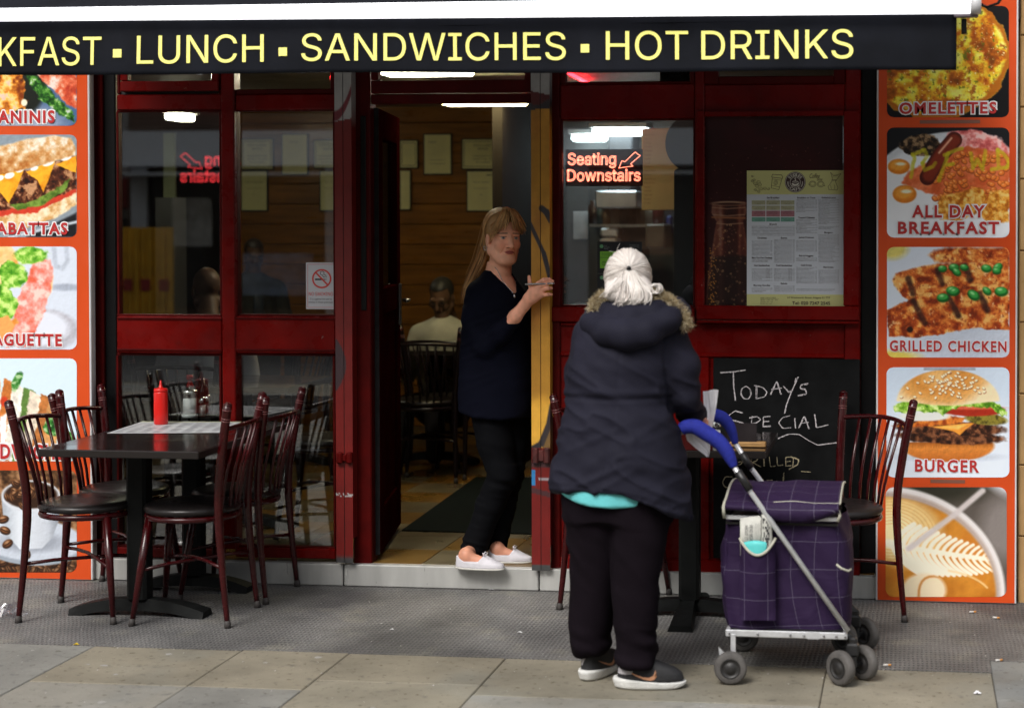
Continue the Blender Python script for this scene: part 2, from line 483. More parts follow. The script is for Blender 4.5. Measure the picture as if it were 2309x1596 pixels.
# flagstones: columns cut by joints that run towards the shop, each slab one raised bevelled plate
m_slab = mat('york stone slabs', (1, 1, 1), .8, spec=.25, attr='Col', noise=(2.2, .26), bump=(140, .25), rnoise=(9, .12))
n = m_slab.node_tree.nodes; l = m_slab.node_tree.links; b = n['Principled BSDF']; src = b.inputs['Base Color'].links[0].from_socket
tc = n.new('ShaderNodeTexCoord')
for sc_, lo_, hi_, cc in ((38, .60, .72, (.45, .42, .36)), (17, .62, .75, (.55, .56, .60)), (1.3, .52, .66, (.95, 1.02, 1.12)), (160, .66, .74, (1.9, 1.9, 1.95))):   # grime, blotches, blue-grey bedding, pale gum and grit
    t = n.new('ShaderNodeTexNoise'); t.inputs['Scale'].default_value = sc_; t.inputs['Detail'].default_value = 5; l.new(tc.outputs['Object'], t.inputs['Vector'])
    r_ = n.new('ShaderNodeMapRange'); r_.inputs[1].default_value = lo_; r_.inputs[2].default_value = hi_; l.new(t.outputs['Fac'], r_.inputs[0])
    mu = n.new('ShaderNodeMix'); mu.data_type = 'RGBA'; mu.blend_type = 'MULTIPLY'; mu.clamp_result = False; l.new(r_.outputs[0], mu.inputs['Factor']); l.new(src, mu.inputs['A']); mu.inputs['B'].default_value = (*cc, 1); src = mu.outputs['Result']
l.new(src, b.inputs['Base Color'])
EDGE_L, EDGE_R = float(G(300, 1459)[1]), float(G(1600, 1497)[1])
jx = [float(G(208, 1459)[0]), float(G(540, 1470)[0]), float(G(788, 1472)[0]), float(G(1139, 1484)[0]), float(G(1864, 1505)[0]), float(G(2232, 1491)[0])]
jx = [jx[0]-.62*i for i in range(20, 0, -1)]+jx+[jx[-1]+.66*i for i in range(1, 20)]
TAN, GREY, BUFF, PALE = (.206, .184, .140), (.208, .204, .186), (.214, .194, .150), (.232, .220, .190)
mb = MB(); shades = [TAN, GREY, BUFF, PALE, TAN, BUFF]
first = {19: (GREY, -99), 20: (TAN, 1546), 21: (TAN, 1546), 22: (TAN, 1523), 23: (BUFF, 1545), 24: (BUFF, 1563), 25: (GREY, 1520), 18: (GREY, -99)}
second = {20: PALE, 21: GREY, 22: BUFF, 23: PALE, 24: BUFF, 25: GREY}
for i in range(len(jx)-1):
    x0, x1 = jx[i]+.0014, jx[i+1]-.0014
    top = EDGE_L if x1 < 0 else EDGE_R
    if i == 21: top = float(G(560, 1465)[1])+.0
    if i == 25: top = float(G(2260, 1490)[1])
    y = top; k = 0
    while y > -17.5:
        ln = random.choice((.62, .74, .9))
        if k == 0 and i in first:
            ln = y-float(G((208+i*10), first[i][1])[1]) if first[i][1] > 0 else .95
            cc = first[i][0]
        elif k == 1 and i in second: cc = second[i]
        else: cc = random.choice(shades)
        j = random.uniform(.93, 1.07)
        if y > -6.2 or k % 2 == 0 or True:
            mb.box(x0, x1, y-ln+.0014, y-.0014, -.012, random.uniform(-.001, .001), bev=.003, color=tuple(q*j for q in cc))
        y -= ln; k += 1
struct(mb.build('pavement', m_slab))
# ribbed entrance matting strip along the shop
m_mat = mat('worn tread matting', (.092, .090, .090), .62, spec=.35, noise=(2.2, .3))
n = m_mat.node_tree.nodes; l = m_mat.node_tree.links; b = n['Principled BSDF']
tc = n.new('ShaderNodeTexCoord'); sp = n.new('ShaderNodeSeparateXYZ'); l.new(tc.outputs['Object'], sp.inputs[0])
def mth(op, a, bb=None, c=None):
    q = n.new('ShaderNodeMath'); q.operation = op
    for i, v in enumerate((a, bb, c)):
        if v is None: continue
        if isinstance(v, (int, float)): q.inputs[i].default_value = v
        else: l.new(v, q.inputs[i])
    return q.outputs[0]
nz = n.new('ShaderNodeTexNoise'); nz.inputs['Scale'].default_value = 3; l.new(tc.outputs['Object'], nz.inputs['Vector'])
wob = mth('MULTIPLY', mth('SUBTRACT', nz.outputs['Fac'], .5), .02)
sx = mth('ADD', mth('MULTIPLY', mth('SINE', mth('MULTIPLY', mth('ADD', sp.outputs['X'], wob), 2*math.pi/.0165)), .5), .5)
sy = mth('ADD', mth('MULTIPLY', mth('SINE', mth('MULTIPLY', mth('ADD', sp.outputs['Y'], wob), 2*math.pi/.034)), .5), .5)
dots = mth('MULTIPLY', sx, sy)
pit = n.new('ShaderNodeMapRange'); pit.inputs[1].default_value = .30; pit.inputs[2].default_value = .75; l.new(dots, pit.inputs[0])
mxp = n.new('ShaderNodeMix'); mxp.data_type = 'RGBA'; wr_ = n.new('ShaderNodeTexNoise'); wr_.inputs['Scale'].default_value = 2.3; wr_.inputs['Detail'].default_value = 6; l.new(tc.outputs['Object'], wr_.inputs['Vector']); wm = n.new('ShaderNodeMapRange'); wm.inputs[1].default_value = .36; wm.inputs[2].default_value = .62; wm.inputs[3].default_value = 1.0; wm.inputs[4].default_value = .25; l.new(wr_.outputs['Fac'], wm.inputs[0]); l.new(mth('MULTIPLY', pit.outputs[0], wm.outputs[0]), mxp.inputs['Factor'])
basecol = b.inputs['Base Color'].links[0].from_socket
n2 = n.new('ShaderNodeTexNoise'); n2.inputs['Scale'].default_value = 1.1; n2.inputs['Detail'].default_value = 8; l.new(tc.outputs['Object'], n2.inputs['Vector'])
mr = n.new('ShaderNodeMapRange'); mr.inputs[1].default_value = .42; mr.inputs[2].default_value = .68; l.new(n2.outputs['Fac'], mr.inputs[0])
mxw = n.new('ShaderNodeMix'); mxw.data_type = 'RGBA'; l.new(mr.outputs[0], mxw.inputs['Factor']); l.new(basecol, mxw.inputs['A']); mxw.inputs['B'].default_value = (.21, .205, .195, 1)
l.new(mxw.outputs['Result'], mxp.inputs['A']); mxp.inputs['B'].default_value = (.042, .040, .041, 1)
src = mxp.outputs['Result']
for sc_, lo_, hi_, cc in ((150, .60, .70, (2.6, 2.55, 2.5)), (60, .60, .72, (.4, .4, .4)), (5, .55, .7, (1.35, 1.33, 1.2))):   # grit, tar spots, worn dusty paths
    t = n.new('ShaderNodeTexNoise'); t.inputs['Scale'].default_value = sc_; t.inputs['Detail'].default_value = 4; l.new(tc.outputs['Object'], t.inputs['Vector'])
    r_ = n.new('ShaderNodeMapRange'); r_.inputs[1].default_value = lo_; r_.inputs[2].default_value = hi_; l.new(t.outputs['Fac'], r_.inputs[0])
    mu = n.new('ShaderNodeMix'); mu.data_type = 'RGBA'; mu.blend_type = 'MULTIPLY'; l.new(r_.outputs[0], mu.inputs['Factor']); l.new(src, mu.inputs['A']); mu.inputs['B'].default_value = (*cc, 1); src = mu.outputs['Result']
l.new(src, b.inputs['Base Color'])
bp = n.new('ShaderNodeBump'); bp.inputs['Strength'].default_value = .8; bp.inputs['Distance'].default_value = .004; bp.invert = True
l.new(dots, bp.inputs['Height']); l.new(bp.outputs[0], b.inputs['Normal'])
xa, xb = -14.0, 14.0
xn, xm = jx[21], jx[25]
ya, yn, yb2, yc = EDGE_L, float(G(560, 1465)[1]), EDGE_R, float(G(2260, 1490)[1])
pl = [(xa, .0), (xa, ya), (0, ya), (0, yb2), (xm, yb2), (xm, yc), (jx[26], yc), (jx[26], yb2), (xb, yb2), (xb, 0)]
mb = MB()
for (p, q) in (((xa, ya), (xn, ya)), ((xn, yn), (0, yn)), ((0, yb2), (xm, yb2)), ((xm, yc), (jx[26], yc)), ((jx[26], yb2), (xb, yb2))):
    mb.box(p[0], q[0], p[1]+.002, .02, -.05, .001)
mb.fix = True
struct(mb.build('matting_strip', m_mat))
# road and far pavement behind the viewer
m_road = mat('asphalt', (.05, .05, .052), .85, noise=(40, .35), bump=(90, .4))
struct(MB().box(-60, 60, -13.3, -9.0, -.2, .003).build('road', m_road))
# ================================================================== shopfront
m_red = mat('dark red gloss paint', (.125, .0024, .0017), .3, spec=.16, noise=(4, .32), bump=(30, .06), rnoise=(12, .12))
def scuff(mt, sc, lo, hi, cc):
    n = mt.node_tree.nodes; l = mt.node_tree.links; b = n['Principled BSDF']; src = b.inputs['Base Color'].links[0].from_socket
    tc = n.new('ShaderNodeTexCoord'); t = n.new('ShaderNodeTexNoise'); t.inputs['Scale'].default_value = sc; t.inputs['Detail'].default_value = 8; t.inputs['Roughness'].default_value = .7; l.new(tc.outputs['Object'], t.inputs['Vector'])
    r_ = n.new('ShaderNodeMapRange'); r_.inputs[1].default_value = lo; r_.inputs[2].default_value = hi; l.new(t.outputs['Fac'], r_.inputs[0]); mx = n.new('ShaderNodeMix'); mx.data_type = 'RGBA'; l.new(r_.outputs[0], mx.inputs['Factor']); l.new(src, mx.inputs['A']); mx.inputs['B'].default_value = (*cc, 1); l.new(mx.outputs['Result'], b.inputs['Base Color'])
scuff(m_red, 28, .665, .70, (.24, .13, .12)); scuff(m_red, 7, .60, .78, (.045, .006, .005))
m_red2 = mat('dull red paint', (.062, .0015, .0013), .42, spec=.12, noise=(9, .3), bump=(50, .1))
m_blk = mat('black metal', (.004, .004, .0045), .4, spec=.22, noise=(8, .3))
m_steel = mat('brushed steel plate', (.50, .50, .48), .36, metal=.35, noise=(3, .16), stretch=(3, 1, .7), rnoise=(7, .1))
m_glass = glass_mat('window glass', (.93, .95, .94), 3.0)
m_dark = mat('dark recess', (.008, .007, .007), .6)
def FR(mb, x0, y0, x1, y1, Yf=0.0, Yb=.06, bev=.004, **k):
    xm, ym = (x0+x1)/2, (y0+y1)/2
    mb.box(P(x0, ym, Yf)[0], P(x1, ym, Yf)[0], Yf, Yb, P(xm, y1, Yf)[2], P(xm, y0, Yf)[2], bev=bev, **k); return mb
shop = empty('cafe_shopfront', (0, 0, 0), 'dark red timber cafe shopfront with two glazed bays and an open doorway', 'shopfront')
TOP = 60   # frames run on up behind the awning
def bar(name, *r, m=None, Yf=0.0, Yb=.06, bev=.005):
    return FR(MB(), *r, Yf=Yf, Yb=Yb, bev=bev).build(name, m or m_red, shop)
# uprights
bar('jamb', 206, TOP, 233, 1256, m=m_red2, Yf=.03, Yb=.12)
bar('shutter_slot', 233, TOP, 263, 1256, m=m_blk, Yf=.05, Yb=.12)
bar('jamb', 795, TOP, 836, 1272, m=m_red2, Yf=.012, Yb=.10)
bar('mullion', 500, TOP, 530, 1238, Yf=-.006, Yb=.07)
bar('jamb', 1240, TOP, 1263, 1288, m=m_red2, Yf=.004, Yb=.08)
bar('mullion', 1567, TOP, 1588, 700, Yf=-.004, Yb=.07)
bar('jamb', 1905, TOP, 1940, 1298, Yf=.0, Yb=.07)
bar('shutter_slot', 1940, TOP, 1976, 1310, m=m_blk, Yf=.05, Yb=.12)
# left bay rails
for x0, x1 in ((263, 500), (530, 756)):
    bar('transom_rail', x0, 213, x1, 248, Yf=.002)
    bar('mid_rail', x0, 714, x1, 797, Yf=.002)
    bar('bottom_rail', x0, 1236, x1, 1258, Yf=.002)
    FR(MB(), x0, 716, x1, 720, Yf=-.006, Yb=.002, bev=.001).build('rail_bead', m_red2, shop)
    FR(MB(), x0, 787, x1, 791, Yf=-.006, Yb=.002, bev=.001).build('rail_bead', m_red2, shop)
# opening sash above the left window
sash = FR(FR(FR(FR(MB(), 270, 183, 492, 206, -.012, .03), 270, TOP, 287, 183, -.012, .03), 476, TOP, 492, 183, -.012, .03), 287, TOP, 476, TOP+12, -.012, .03).build('fanlight', m_red, shop)
FR(MB(), 287, TOP+12, 476, 183, .012, .018, 0).build('pane', m_glass, sash)
FR(MB(), 492, TOP, 500, 213, .02, .06).build('fanlight_post', m_red2, shop); FR(MB(), 263, TOP, 270, 213, .02, .06).build('fanlight_post', m_red2, shop)
FR(MB(), 270, 206, 492, 213, .03, .06, 0).build('fanlight_gap', m_dark, shop)
fx = FR(FR(MB(), 530, 201, 756, 213, .01, .05), 744, TOP, 756, 201, .01, .05).build('fanlight', m_red2, shop)
FR(MB(), 530, TOP, 744, 201, .03, .036, 0).build('pane', m_glass, fx)
# panes, left bay
def window(x0, y0, x1, y1, dep=.04, w=5):
    f = MB()
    FR(f, x0, y0, x1, y0+w, .022, .06, .002); FR(f, x0, y1-w, x1, y1, .022, .06, .002)
    FR(f, x0, y0+w, x0+w, y1-w, .022, .06, .002); FR(f, x1-w, y0+w, x1, y1-w, .022, .06, .002)
    o = f.build('window', m_red2, shop)
    FR(MB(), x0+w, y0+w, x1-w, y1-w, dep, dep+.006, 0).build('pane', m_glass, o)
    return o
window(263, 248, 500, 714); window(530, 246, 756, 714); window(263, 797, 500, 1236); window(530, 797, 756, 1236)
# doorway head and fanlight
hd = FR(MB(), 836, 212, 1198, 233, .012, .09).build('door_lintel', m_red2, shop)
f = FR(FR(FR(MB(), 836, 181, 1198, 210, .0, .05), 836, TOP, 852, 181, .0, .05), 1182, TOP, 1198, 181, .0, .05).build('fanlight', m_red2, shop)
FR(MB(), 852, TOP, 1182, 181, .02, .026, 0).build('pane', m_glass, f)
# door leaf, swung into the shop
DZ = .105
A = np.array(P(847, 1268, .07)); A[2] = DZ
DL = .80
xe = float(P(903, 700, .07+DL*.995)[0])-.022
dv = np.array([xe-A[0], DL*.995, 0]); ang = math.atan2(dv[1], dv[0])
Htop = FZ(236, .06)
door = empty('door', (0, 0, 0)); door.parent = shop
def leafbox(mb, u0, u1, z0, z1, t0=-.022, t1=.022, bev=.004):
    mb.box(u0, u1, t0, t1, z0, z1, bev=bev); return mb
def place_leaf(mb):
    c, s = math.cos(ang), math.sin(ang)
    mb.v = [(A[0]+c*x-s*y, A[1]+s*x+c*y, z) for x, y, z in mb.v]; return mb
zmid = 1.24; zl0 = DZ+.02
m_door = mat('door dark brown red', (.026, .0022, .0018), .7, spec=.0, noise=(6, .3))
fr = MB(); leafbox(fr, 0, .13, zl0, Htop-.01); leafbox(fr, DL-.13, DL, zl0, Htop-.01); leafbox(fr, .13, DL-.13, Htop-.14, Htop-.01); leafbox(fr, .13, DL-.13, zmid-.06, zmid+.06); leafbox(fr, .13, DL-.13, zl0, zl0+.2)
place_leaf(fr).build('door_frame', m_door, door)
place_leaf(leafbox(MB(), .13, DL-.13, zl0+.2, zmid-.06, -.012, .012)).build('door_panel', m_door, door)
place_leaf(leafbox(MB(), .13, DL-.13, zmid+.06, Htop-.14, -.004, .004, 0)).build('pane', m_glass, door)
h = MB(); leafbox(h, DL-.09, DL-.05, 1.1, 1.3, -.034, -.022, .003); h.tube([(DL-.07, -.04, 1.22), (DL-.07, -.07, 1.22), (DL-.18, -.07, 1.22)], .009)
place_leaf(h).build('handle', mat('door furniture steel', (.3, .3, .3), .3, metal=1), door)
h = MB(); leafbox(h, -.003, .0, zl0, Htop-.01, -.02, .02, 0); place_leaf(h).build('edge_strip', mat('worn black edge', (.010, .010, .011), .6, spec=.15, noise=(20, .6)), door)
FR(MB(), 813, 262, 825, 700, .004, .012, .002).build('jamb_glazing', m_blk, shop)
# right bay
bar('transom_rail', 1263, 190, 1567, 268, Yf=.003)
bar('transom_rail', 1588, 190, 1905, 262, Yf=.003)
f = FR(FR(FR(MB(), 1263, TOP, 1275, 190, .004, .05), 1555, TOP, 1567, 190, .004, .05), 1275, 184, 1555, 190, .004, .05).build('fanlight', m_red2, shop)
FR(MB(), 1275, TOP, 1555, 184, .02, .026, 0).build('pane', m_glass, f)
f = FR(FR(FR(MB(), 1588, TOP, 1620, 190, -.004, .05), 1880, TOP, 1905, 190, -.004, .05), 1620, 172, 1880, 190, -.004, .05).build('fanlight', m_red2, shop)
FR(MB(), 1620, TOP, 1880, 172, .02, .026, 0).build('pane', m_glass, f)
window(1263, 268, 1567, 692, w=4)
# second right window is a slightly proud opening frame
f = MB(); FR(f, 1570, 690, 1937, 722, -.03, .0); FR(f, 1570, 250, 1588, 690, -.03, .0); FR(f, 1902, 250, 1937, 690, -.03, .0); FR(f, 1588, 250, 1902, 262, -.03, .0)
w2 = f.build('window', m_red, shop)
FR(MB(), 1588, 262, 1902, 690, .02, .026, 0).build('pane', m_glass, w2)
bar('sill', 1241, 693, 1567, 727, Yf=-.01, Yb=.06)
bar('sill', 1570, 724, 1937, 730, Yf=-.04, Yb=-.002)
bar('stall_panel', 1263, 728, 1905, 1294, Yf=.018, Yb=.07)
bar('panel_rail', 1263, 728, 1570, 736, Yf=.004, Yb=.017); bar('panel_rail', 1263, 796, 1905, 806, Yf=.006, Yb=.017)
bar('panel_stile', 1560, 806, 1600, 1262, Yf=.004, Yb=.017); bar('bottom_rail', 1263, 1262, 1905, 1294, Yf=.003, Yb=.017)
# steel-faced step in four lengths
zs = .098
for x0, x1 in ((200, 773), (776, 1214), (1217, 1560), (1563, 1977)):
    MB().box(FX(x0, -.02, 1300), FX(x1, -.02, 1300), -.022, .05, .002, zs, bev=.004).build('step_plate', m_steel, shop)
MB().box(FX(200, 0, 1300), FX(1977, 0, 1300), .051, .5, .0, .09).build('threshold', m_dark, shop)
# shutter guide posts with graffiti
def painted_post(x0, x1, fn, y1):
    o = empty('shutter_guide', (0, 0, 0)); o.parent = shop
    xm = (x0+x1)/2
    mt = mat('sprayed post paint', (1, 1, 1), .42, attr='Col', noise=(14, .15), bump=(60, .12))
    mb = MB()
    for a, bb in ((x0, xm-.8), (xm+.8, x1)):
        ys = np.linspace(TOP, y1, 420); xs = np.linspace(a, bb, 12)
        for i in range(len(ys)-1):
            pass
        X = np.array([FX(q, -.05, 700) for q in xs]); Zs = np.array([FZ(q, -.05, xm) for q in ys])
        base = len(mb.v)
        for j, yy in enumerate(ys):
            for i, xx in enumerate(xs):
                mb.v.append((X[i], -.05, Zs[j])); mb.c.append(fn(xx, yy))
        nX = len(xs)
        for j in range(len(ys)-1):
            for i in range(nX-1):
                mb.f.append((base+j*nX+i, base+(j+1)*nX+i, base+(j+1)*nX+i+1, base+j*nX+i+1)); mb.sm.append(False); mb.mi.append(0)
        # sides
        for e, ii in ((0, 0), (1, nX-1)):
            b2 = len(mb.v)
            for j in (range(0, len(ys), 20)):
                c = fn(xs[ii], ys[j]); mb.v += [(X[ii], -.05, Zs[j]), (X[ii], .02, Zs[j])]; mb.c += [c, c]
            for q in range(len(range(0, len(ys), 20))-1):
                k = b2+q*2; mb.f.append((k, k+1, k+3, k+2) if e else (k, k+2, k+3, k+1)); mb.sm.append(False); mb.mi.append(0)
    g = mb.build('post', mt, o)
    FR(MB(), xm-.8, TOP, xm+.8, y1, -.046, .0, 0).build('groove', m_dark, o)
    return o
RD, WH, YE, BK = (.21, .011, .009), (.36, .36, .37), (.42, .195, .022), (.03, .025, .03)
RL = (.15, .006, .0045)
def mixc(a, bq, t): t = min(1, max(0, t)); return tuple(a[i]*(1-t)+bq[i]*t for i in range(3))
def post1(x, y):
    u = (x-756)/39
    c = RL if y > 275-8*u else WH
    if y < 280:
        d = abs((y-(262-62*u*u)) ) if y > 190 else 99
        if d < 13 and y < 276: c = mixc(c, (.16, .02, .03), (13-d)/3)
    if 715 < y < 880:   # dark spray sweep
        d = u-(.05+.72*math.sin((y-770)/110*math.pi/1.1)) if y > 765 else 1
        if y > 765 and u < .62*math.sin((y-760)/125*math.pi): c = mixc(c, BK, .9)
    if y > 1236: c = mixc(c, (.05, .05, .05), (y-1250)/10)
    if abs(y-1115) < 4 and vnoise2(np.array(x*.3), np.array(y*.4), 3) > .5: c = (.4, .38, .38)
    return c
def post2(x, y):
    u = (x-1198)/42
    if y < 205+10*u: return WH
    if y < 232+6*math.sin(u*5): return (.09, .01, .01)
    if y < 248-3*u: return BK
    if y < 1010:
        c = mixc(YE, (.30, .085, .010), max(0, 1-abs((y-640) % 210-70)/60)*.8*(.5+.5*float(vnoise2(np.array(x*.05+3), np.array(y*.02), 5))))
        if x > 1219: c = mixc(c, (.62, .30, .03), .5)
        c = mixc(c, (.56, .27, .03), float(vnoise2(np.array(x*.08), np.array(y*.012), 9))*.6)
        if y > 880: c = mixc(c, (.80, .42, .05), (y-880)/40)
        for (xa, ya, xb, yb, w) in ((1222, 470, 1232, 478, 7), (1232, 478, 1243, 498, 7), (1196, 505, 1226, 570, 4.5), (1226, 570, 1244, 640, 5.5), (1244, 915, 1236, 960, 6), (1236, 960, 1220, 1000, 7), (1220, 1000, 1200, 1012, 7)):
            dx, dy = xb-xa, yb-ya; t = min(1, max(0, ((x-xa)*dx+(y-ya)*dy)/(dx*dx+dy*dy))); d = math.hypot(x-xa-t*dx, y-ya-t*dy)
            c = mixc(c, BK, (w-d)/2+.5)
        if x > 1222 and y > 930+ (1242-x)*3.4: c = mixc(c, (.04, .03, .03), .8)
        return c
    c = RL
    if abs(y-1048) < 5 or abs(y-1105-10*u) < 6: c = mixc(c, BK, .75)
    if 1060 < y < 1095 and u < .18: c = (.03, .2, .45)
    if abs(y-1080) < 2.2 and u > .35: c = (.3, .25, .27)
    if y > 1273: c = (.05, .05, .05)
    return c
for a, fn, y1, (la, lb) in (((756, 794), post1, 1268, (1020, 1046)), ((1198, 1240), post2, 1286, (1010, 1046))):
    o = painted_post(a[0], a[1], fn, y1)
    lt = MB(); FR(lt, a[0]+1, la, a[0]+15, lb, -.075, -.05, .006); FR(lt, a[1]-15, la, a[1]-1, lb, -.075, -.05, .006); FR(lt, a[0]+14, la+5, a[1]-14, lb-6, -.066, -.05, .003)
    lt.build('latch', m_red2 if a[0] < 1000 else mat('scuffed latch', (.07, .016, .015), .4, noise=(30, .7)), o)
# fascia above, hidden behind the awning for the most part
mb = MB(); mb.box(FX(-151), FX(2297), -.02, .3, FZ(TOP), 4.2)
mb.build('fascia_board', mat('fascia dark', (.03, .012, .02), .5, noise=(10, .3)), shop)

# ------------------------------------------------------------------ neighbouring tiled wall
m_tile = mat('tan glazed tile', (.40, .245, .105), .35, noise=(6, .15), rnoise=(8, .1))
tw = MB(); z = -.02; x0 = FX(2298, -.0); hgt = .30
k = 0
while z < 4:
    xx = x0
    for i in range(8):
        tw.box(xx+.002, xx+.4-.002, -.0, .08, z+.003, z+hgt-.003, bev=.003); xx += .4
    z += .345 if False else hgt; k += 1
tw.box(x0, x0+3.2, .012, .3, -.02, 4.1)
t = tw.build('tiled_wall', m_tile); tag(t, 'tan glazed tile wall beside the right food photo panel', 'wall')
lw = MB().box(-9, FX(-152), .01, .4, 0, 4.2).build('plain_wall', mat('grey render', (.2, .19, .18), .8, noise=(4, .2))); tag(lw, 'grey rendered wall next door beyond the left food photo panel', 'wall')
# ================================================================== food photo panels
class Pic:
    """a printed picture: colours worked out on a fine grid in photo units and kept as a mesh colour attribute"""
    def __init__(s, x0, y0, x1, y1, bg, rad=16, nx=190, Y=-.05):
        s.b = (x0, y0, x1, y1); s.nx = nx; s.ny = int(nx*(y1-y0)/(x1-x0)); s.Y = Y
        v = np.linspace(0, 1, s.ny); u = np.linspace(0, 1, nx)
        yy = y0+(y1-y0)*v
        # denser rows at the rounded ends
        ins = np.where(yy-y0 < rad, rad-np.sqrt(np.maximum(0, rad**2-(rad-(yy-y0))**2)), np.where(y1-yy < rad, rad-np.sqrt(np.maximum(0, rad**2-(rad-(y1-yy))**2)), 0))
        s.Xp = (x0+ins)[:, None]+((x1-x0-2*ins)[:, None])*u[None]; s.Yp = np.repeat(yy[:, None], nx, 1)
        s.C = np.zeros((s.ny, nx, 3)); s.C[:] = bg
    def n(s, sc, seed=0, o=4, ax=1.0): return fbm2(s.Xp/sc*ax, s.Yp/sc, o, seed)
    def ell(s, cx, cy, rx, ry, rot=0, soft=3, wob=0, seed=1):
        a = math.radians(rot); x = s.Xp-cx; y = s.Yp-cy
        q = np.sqrt(((x*math.cos(a)+y*math.sin(a))/rx)**2+((-x*math.sin(a)+y*math.cos(a))/ry)**2)
        if wob: q = q+wob*(s.n(18, seed)-.5)
        return np.clip((1-q)*min(rx, ry)/soft+.5, 0, 1)
    def poly(s, pts, soft=2.5, wob=0, seed=2):
        X, Y = s.Xp, s.Yp; d = np.full(X.shape, 1e9); ins = np.zeros(X.shape, bool)
        if wob: X = X+wob*(s.n(14, seed)-.5); Y = Y+wob*(s.n(14, seed+7)-.5)
        for i in range(len(pts)):
            ax, ay = pts[i]; bx, by = pts[(i+1) % len(pts)]
            dx, dy = bx-ax, by-ay; t = np.clip(((X-ax)*dx+(Y-ay)*dy)/(dx*dx+dy*dy+1e-9), 0, 1)
            d = np.minimum(d, np.hypot(X-ax-t*dx, Y-ay-t*dy))
            c = ((ay > Y) != (by > Y)) & (X < (bx-ax)*(Y-ay)/(by-ay+1e-9)+ax); ins ^= c
        return np.clip(np.where(ins, d, -d)/soft+.5, 0, 1)
    def stroke(s, pts, w, soft=2, wob=0, seed=3):
        X, Y = s.Xp, s.Yp; d = np.full(X.shape, 1e9)
        if wob: X = X+wob*(s.n(10, seed)-.5)
        for (ax, ay), (bx, by) in zip(pts[:-1], pts[1:]):
            dx, dy = bx-ax, by-ay; t = np.clip(((X-ax)*dx+(Y-ay)*dy)/(dx*dx+dy*dy+1e-9), 0, 1)
            d = np.minimum(d, np.hypot(X-ax-t*dx, Y-ay-t*dy))
        return np.clip((w-d)/soft+.5, 0, 1)
    def over(s, c, m):
        c = np.array(c, float)
        if c.ndim == 1: c = c[None, None]
        s.C = s.C*(1-m[..., None])+c*m[..., None]
    def ramp(s, t, stops):
        k = [q[0] for q in stops]; return np.stack([np.interp(t, k, [q[1][i] for q in stops]) for i in range(3)], -1)
    def mul(s, m): s.C = s.C*m[..., None]
    def build(s, parent, mt, name='food_picture', relief=.4):
        if name == 'food_picture':   # printed modelling and grain
            fl = 1-np.clip((s.C.mean(-1)-196)/30, 0, 1); k1 = s.n(11, 91, 4); k2 = fbm2((s.Xp+2.2)/11, (s.Yp+2.6)/11, 4, 91); g2 = s.n(2.6, 57, 2)-.5
            fl = fl*relief; s.C = s.C*(1+(.55*(k2-k1)+.05*g2)*fl)[..., None]
        C = np.clip(s.C*(1.07 if name == 'food_picture' else 1), 0, 255)/255; L = np.where(C <= .04045, C/12.92, ((C+.055)/1.055)**2.4)
        rows = [np.array([P(x, y, s.Y) for x in (s.Xp[j, 0], s.Xp[j, -1])]) for j, y in enumerate(s.Yp[:, 0])]
        u = np.linspace(0, 1, s.nx)
        V = np.concatenate([r_[0][None]*(1-u)[:, None]+r_[1][None]*u[:, None] for r_ in rows])
        i = np.arange((s.ny-1)*s.nx).reshape(s.ny-1, s.nx)[:, :-1].ravel()
        Fq = np.stack([i, i+s.nx, i+s.nx+1, i+1], 1)
        return npmesh(name, V, Fq, mt, parent, L.reshape(-1, 3), smooth=False)
m_print = mat('glossy photo print', (1, 1, 1), .34, spec=.4, attr='Col')
m_orange = mat('orange panel print', (.64, .072, .011), .36, spec=.4, noise=(3, .07), rnoise=(6, .08))
m_white = mat('white panel core', (.66, .66, .67), .45, noise=(6, .08))
m_capr = mat('caption red', (.50, .03, .03), .36); m_capw = mat('caption white', (.84, .84, .86), .36)
PY = -.045
def caption(pic, s, x0, y0, x1, y1, wo=.105, bo=.03):
    a = MB(); put_text(a, s, x0, y0, x1, y1, PY-.0035, offset=wo, spacing=1.18); 
    lt = empty('caption', (0, 0, 0)); 
    bpy.data.objects.remove(lt)
    b_ = MB(); put_text(b_, s, x0, y0, x1, y1, PY-.0055, offset=bo, spacing=1.18)
    A_ = MB(); A_.add(a.v, a.f, mi=0); A_.add(b_.v, b_.f, mi=1)
    A_.build('caption_lettering', [m_capw, m_capr], pic)
def panel(x0, x1, yb, label):
    o = empty('food_photo_panel', (FX((x0+x1)/2, 0, 1330), 0, 0), label, 'poster panel')
    mb = MB(); za = max(.004, P((x0+x1)/2, yb, PY)[2])
    mb.box(FX(x0, PY, 700), FX(x1, PY, 700), PY, .0, za, FZ(-90, PY, 2130), bev=.003); mb.build('backing_board', m_white, o)
    mb = MB(); mb.box(FX(x0+4, PY, 700), FX(x1-4, PY, 700), PY-.001, PY+.01, za+.003, FZ(-92, PY, 2130), bev=.0); mb.build('orange_face', m_orange, o)
    return o
RPY = PY-.002
pr = panel(1976, 2294, 1358, 'orange food photo panel with burger and omelette pictures')
pL = panel(-150, 205, 1310, 'orange food photo panel with baguette and coffee bean pictures')
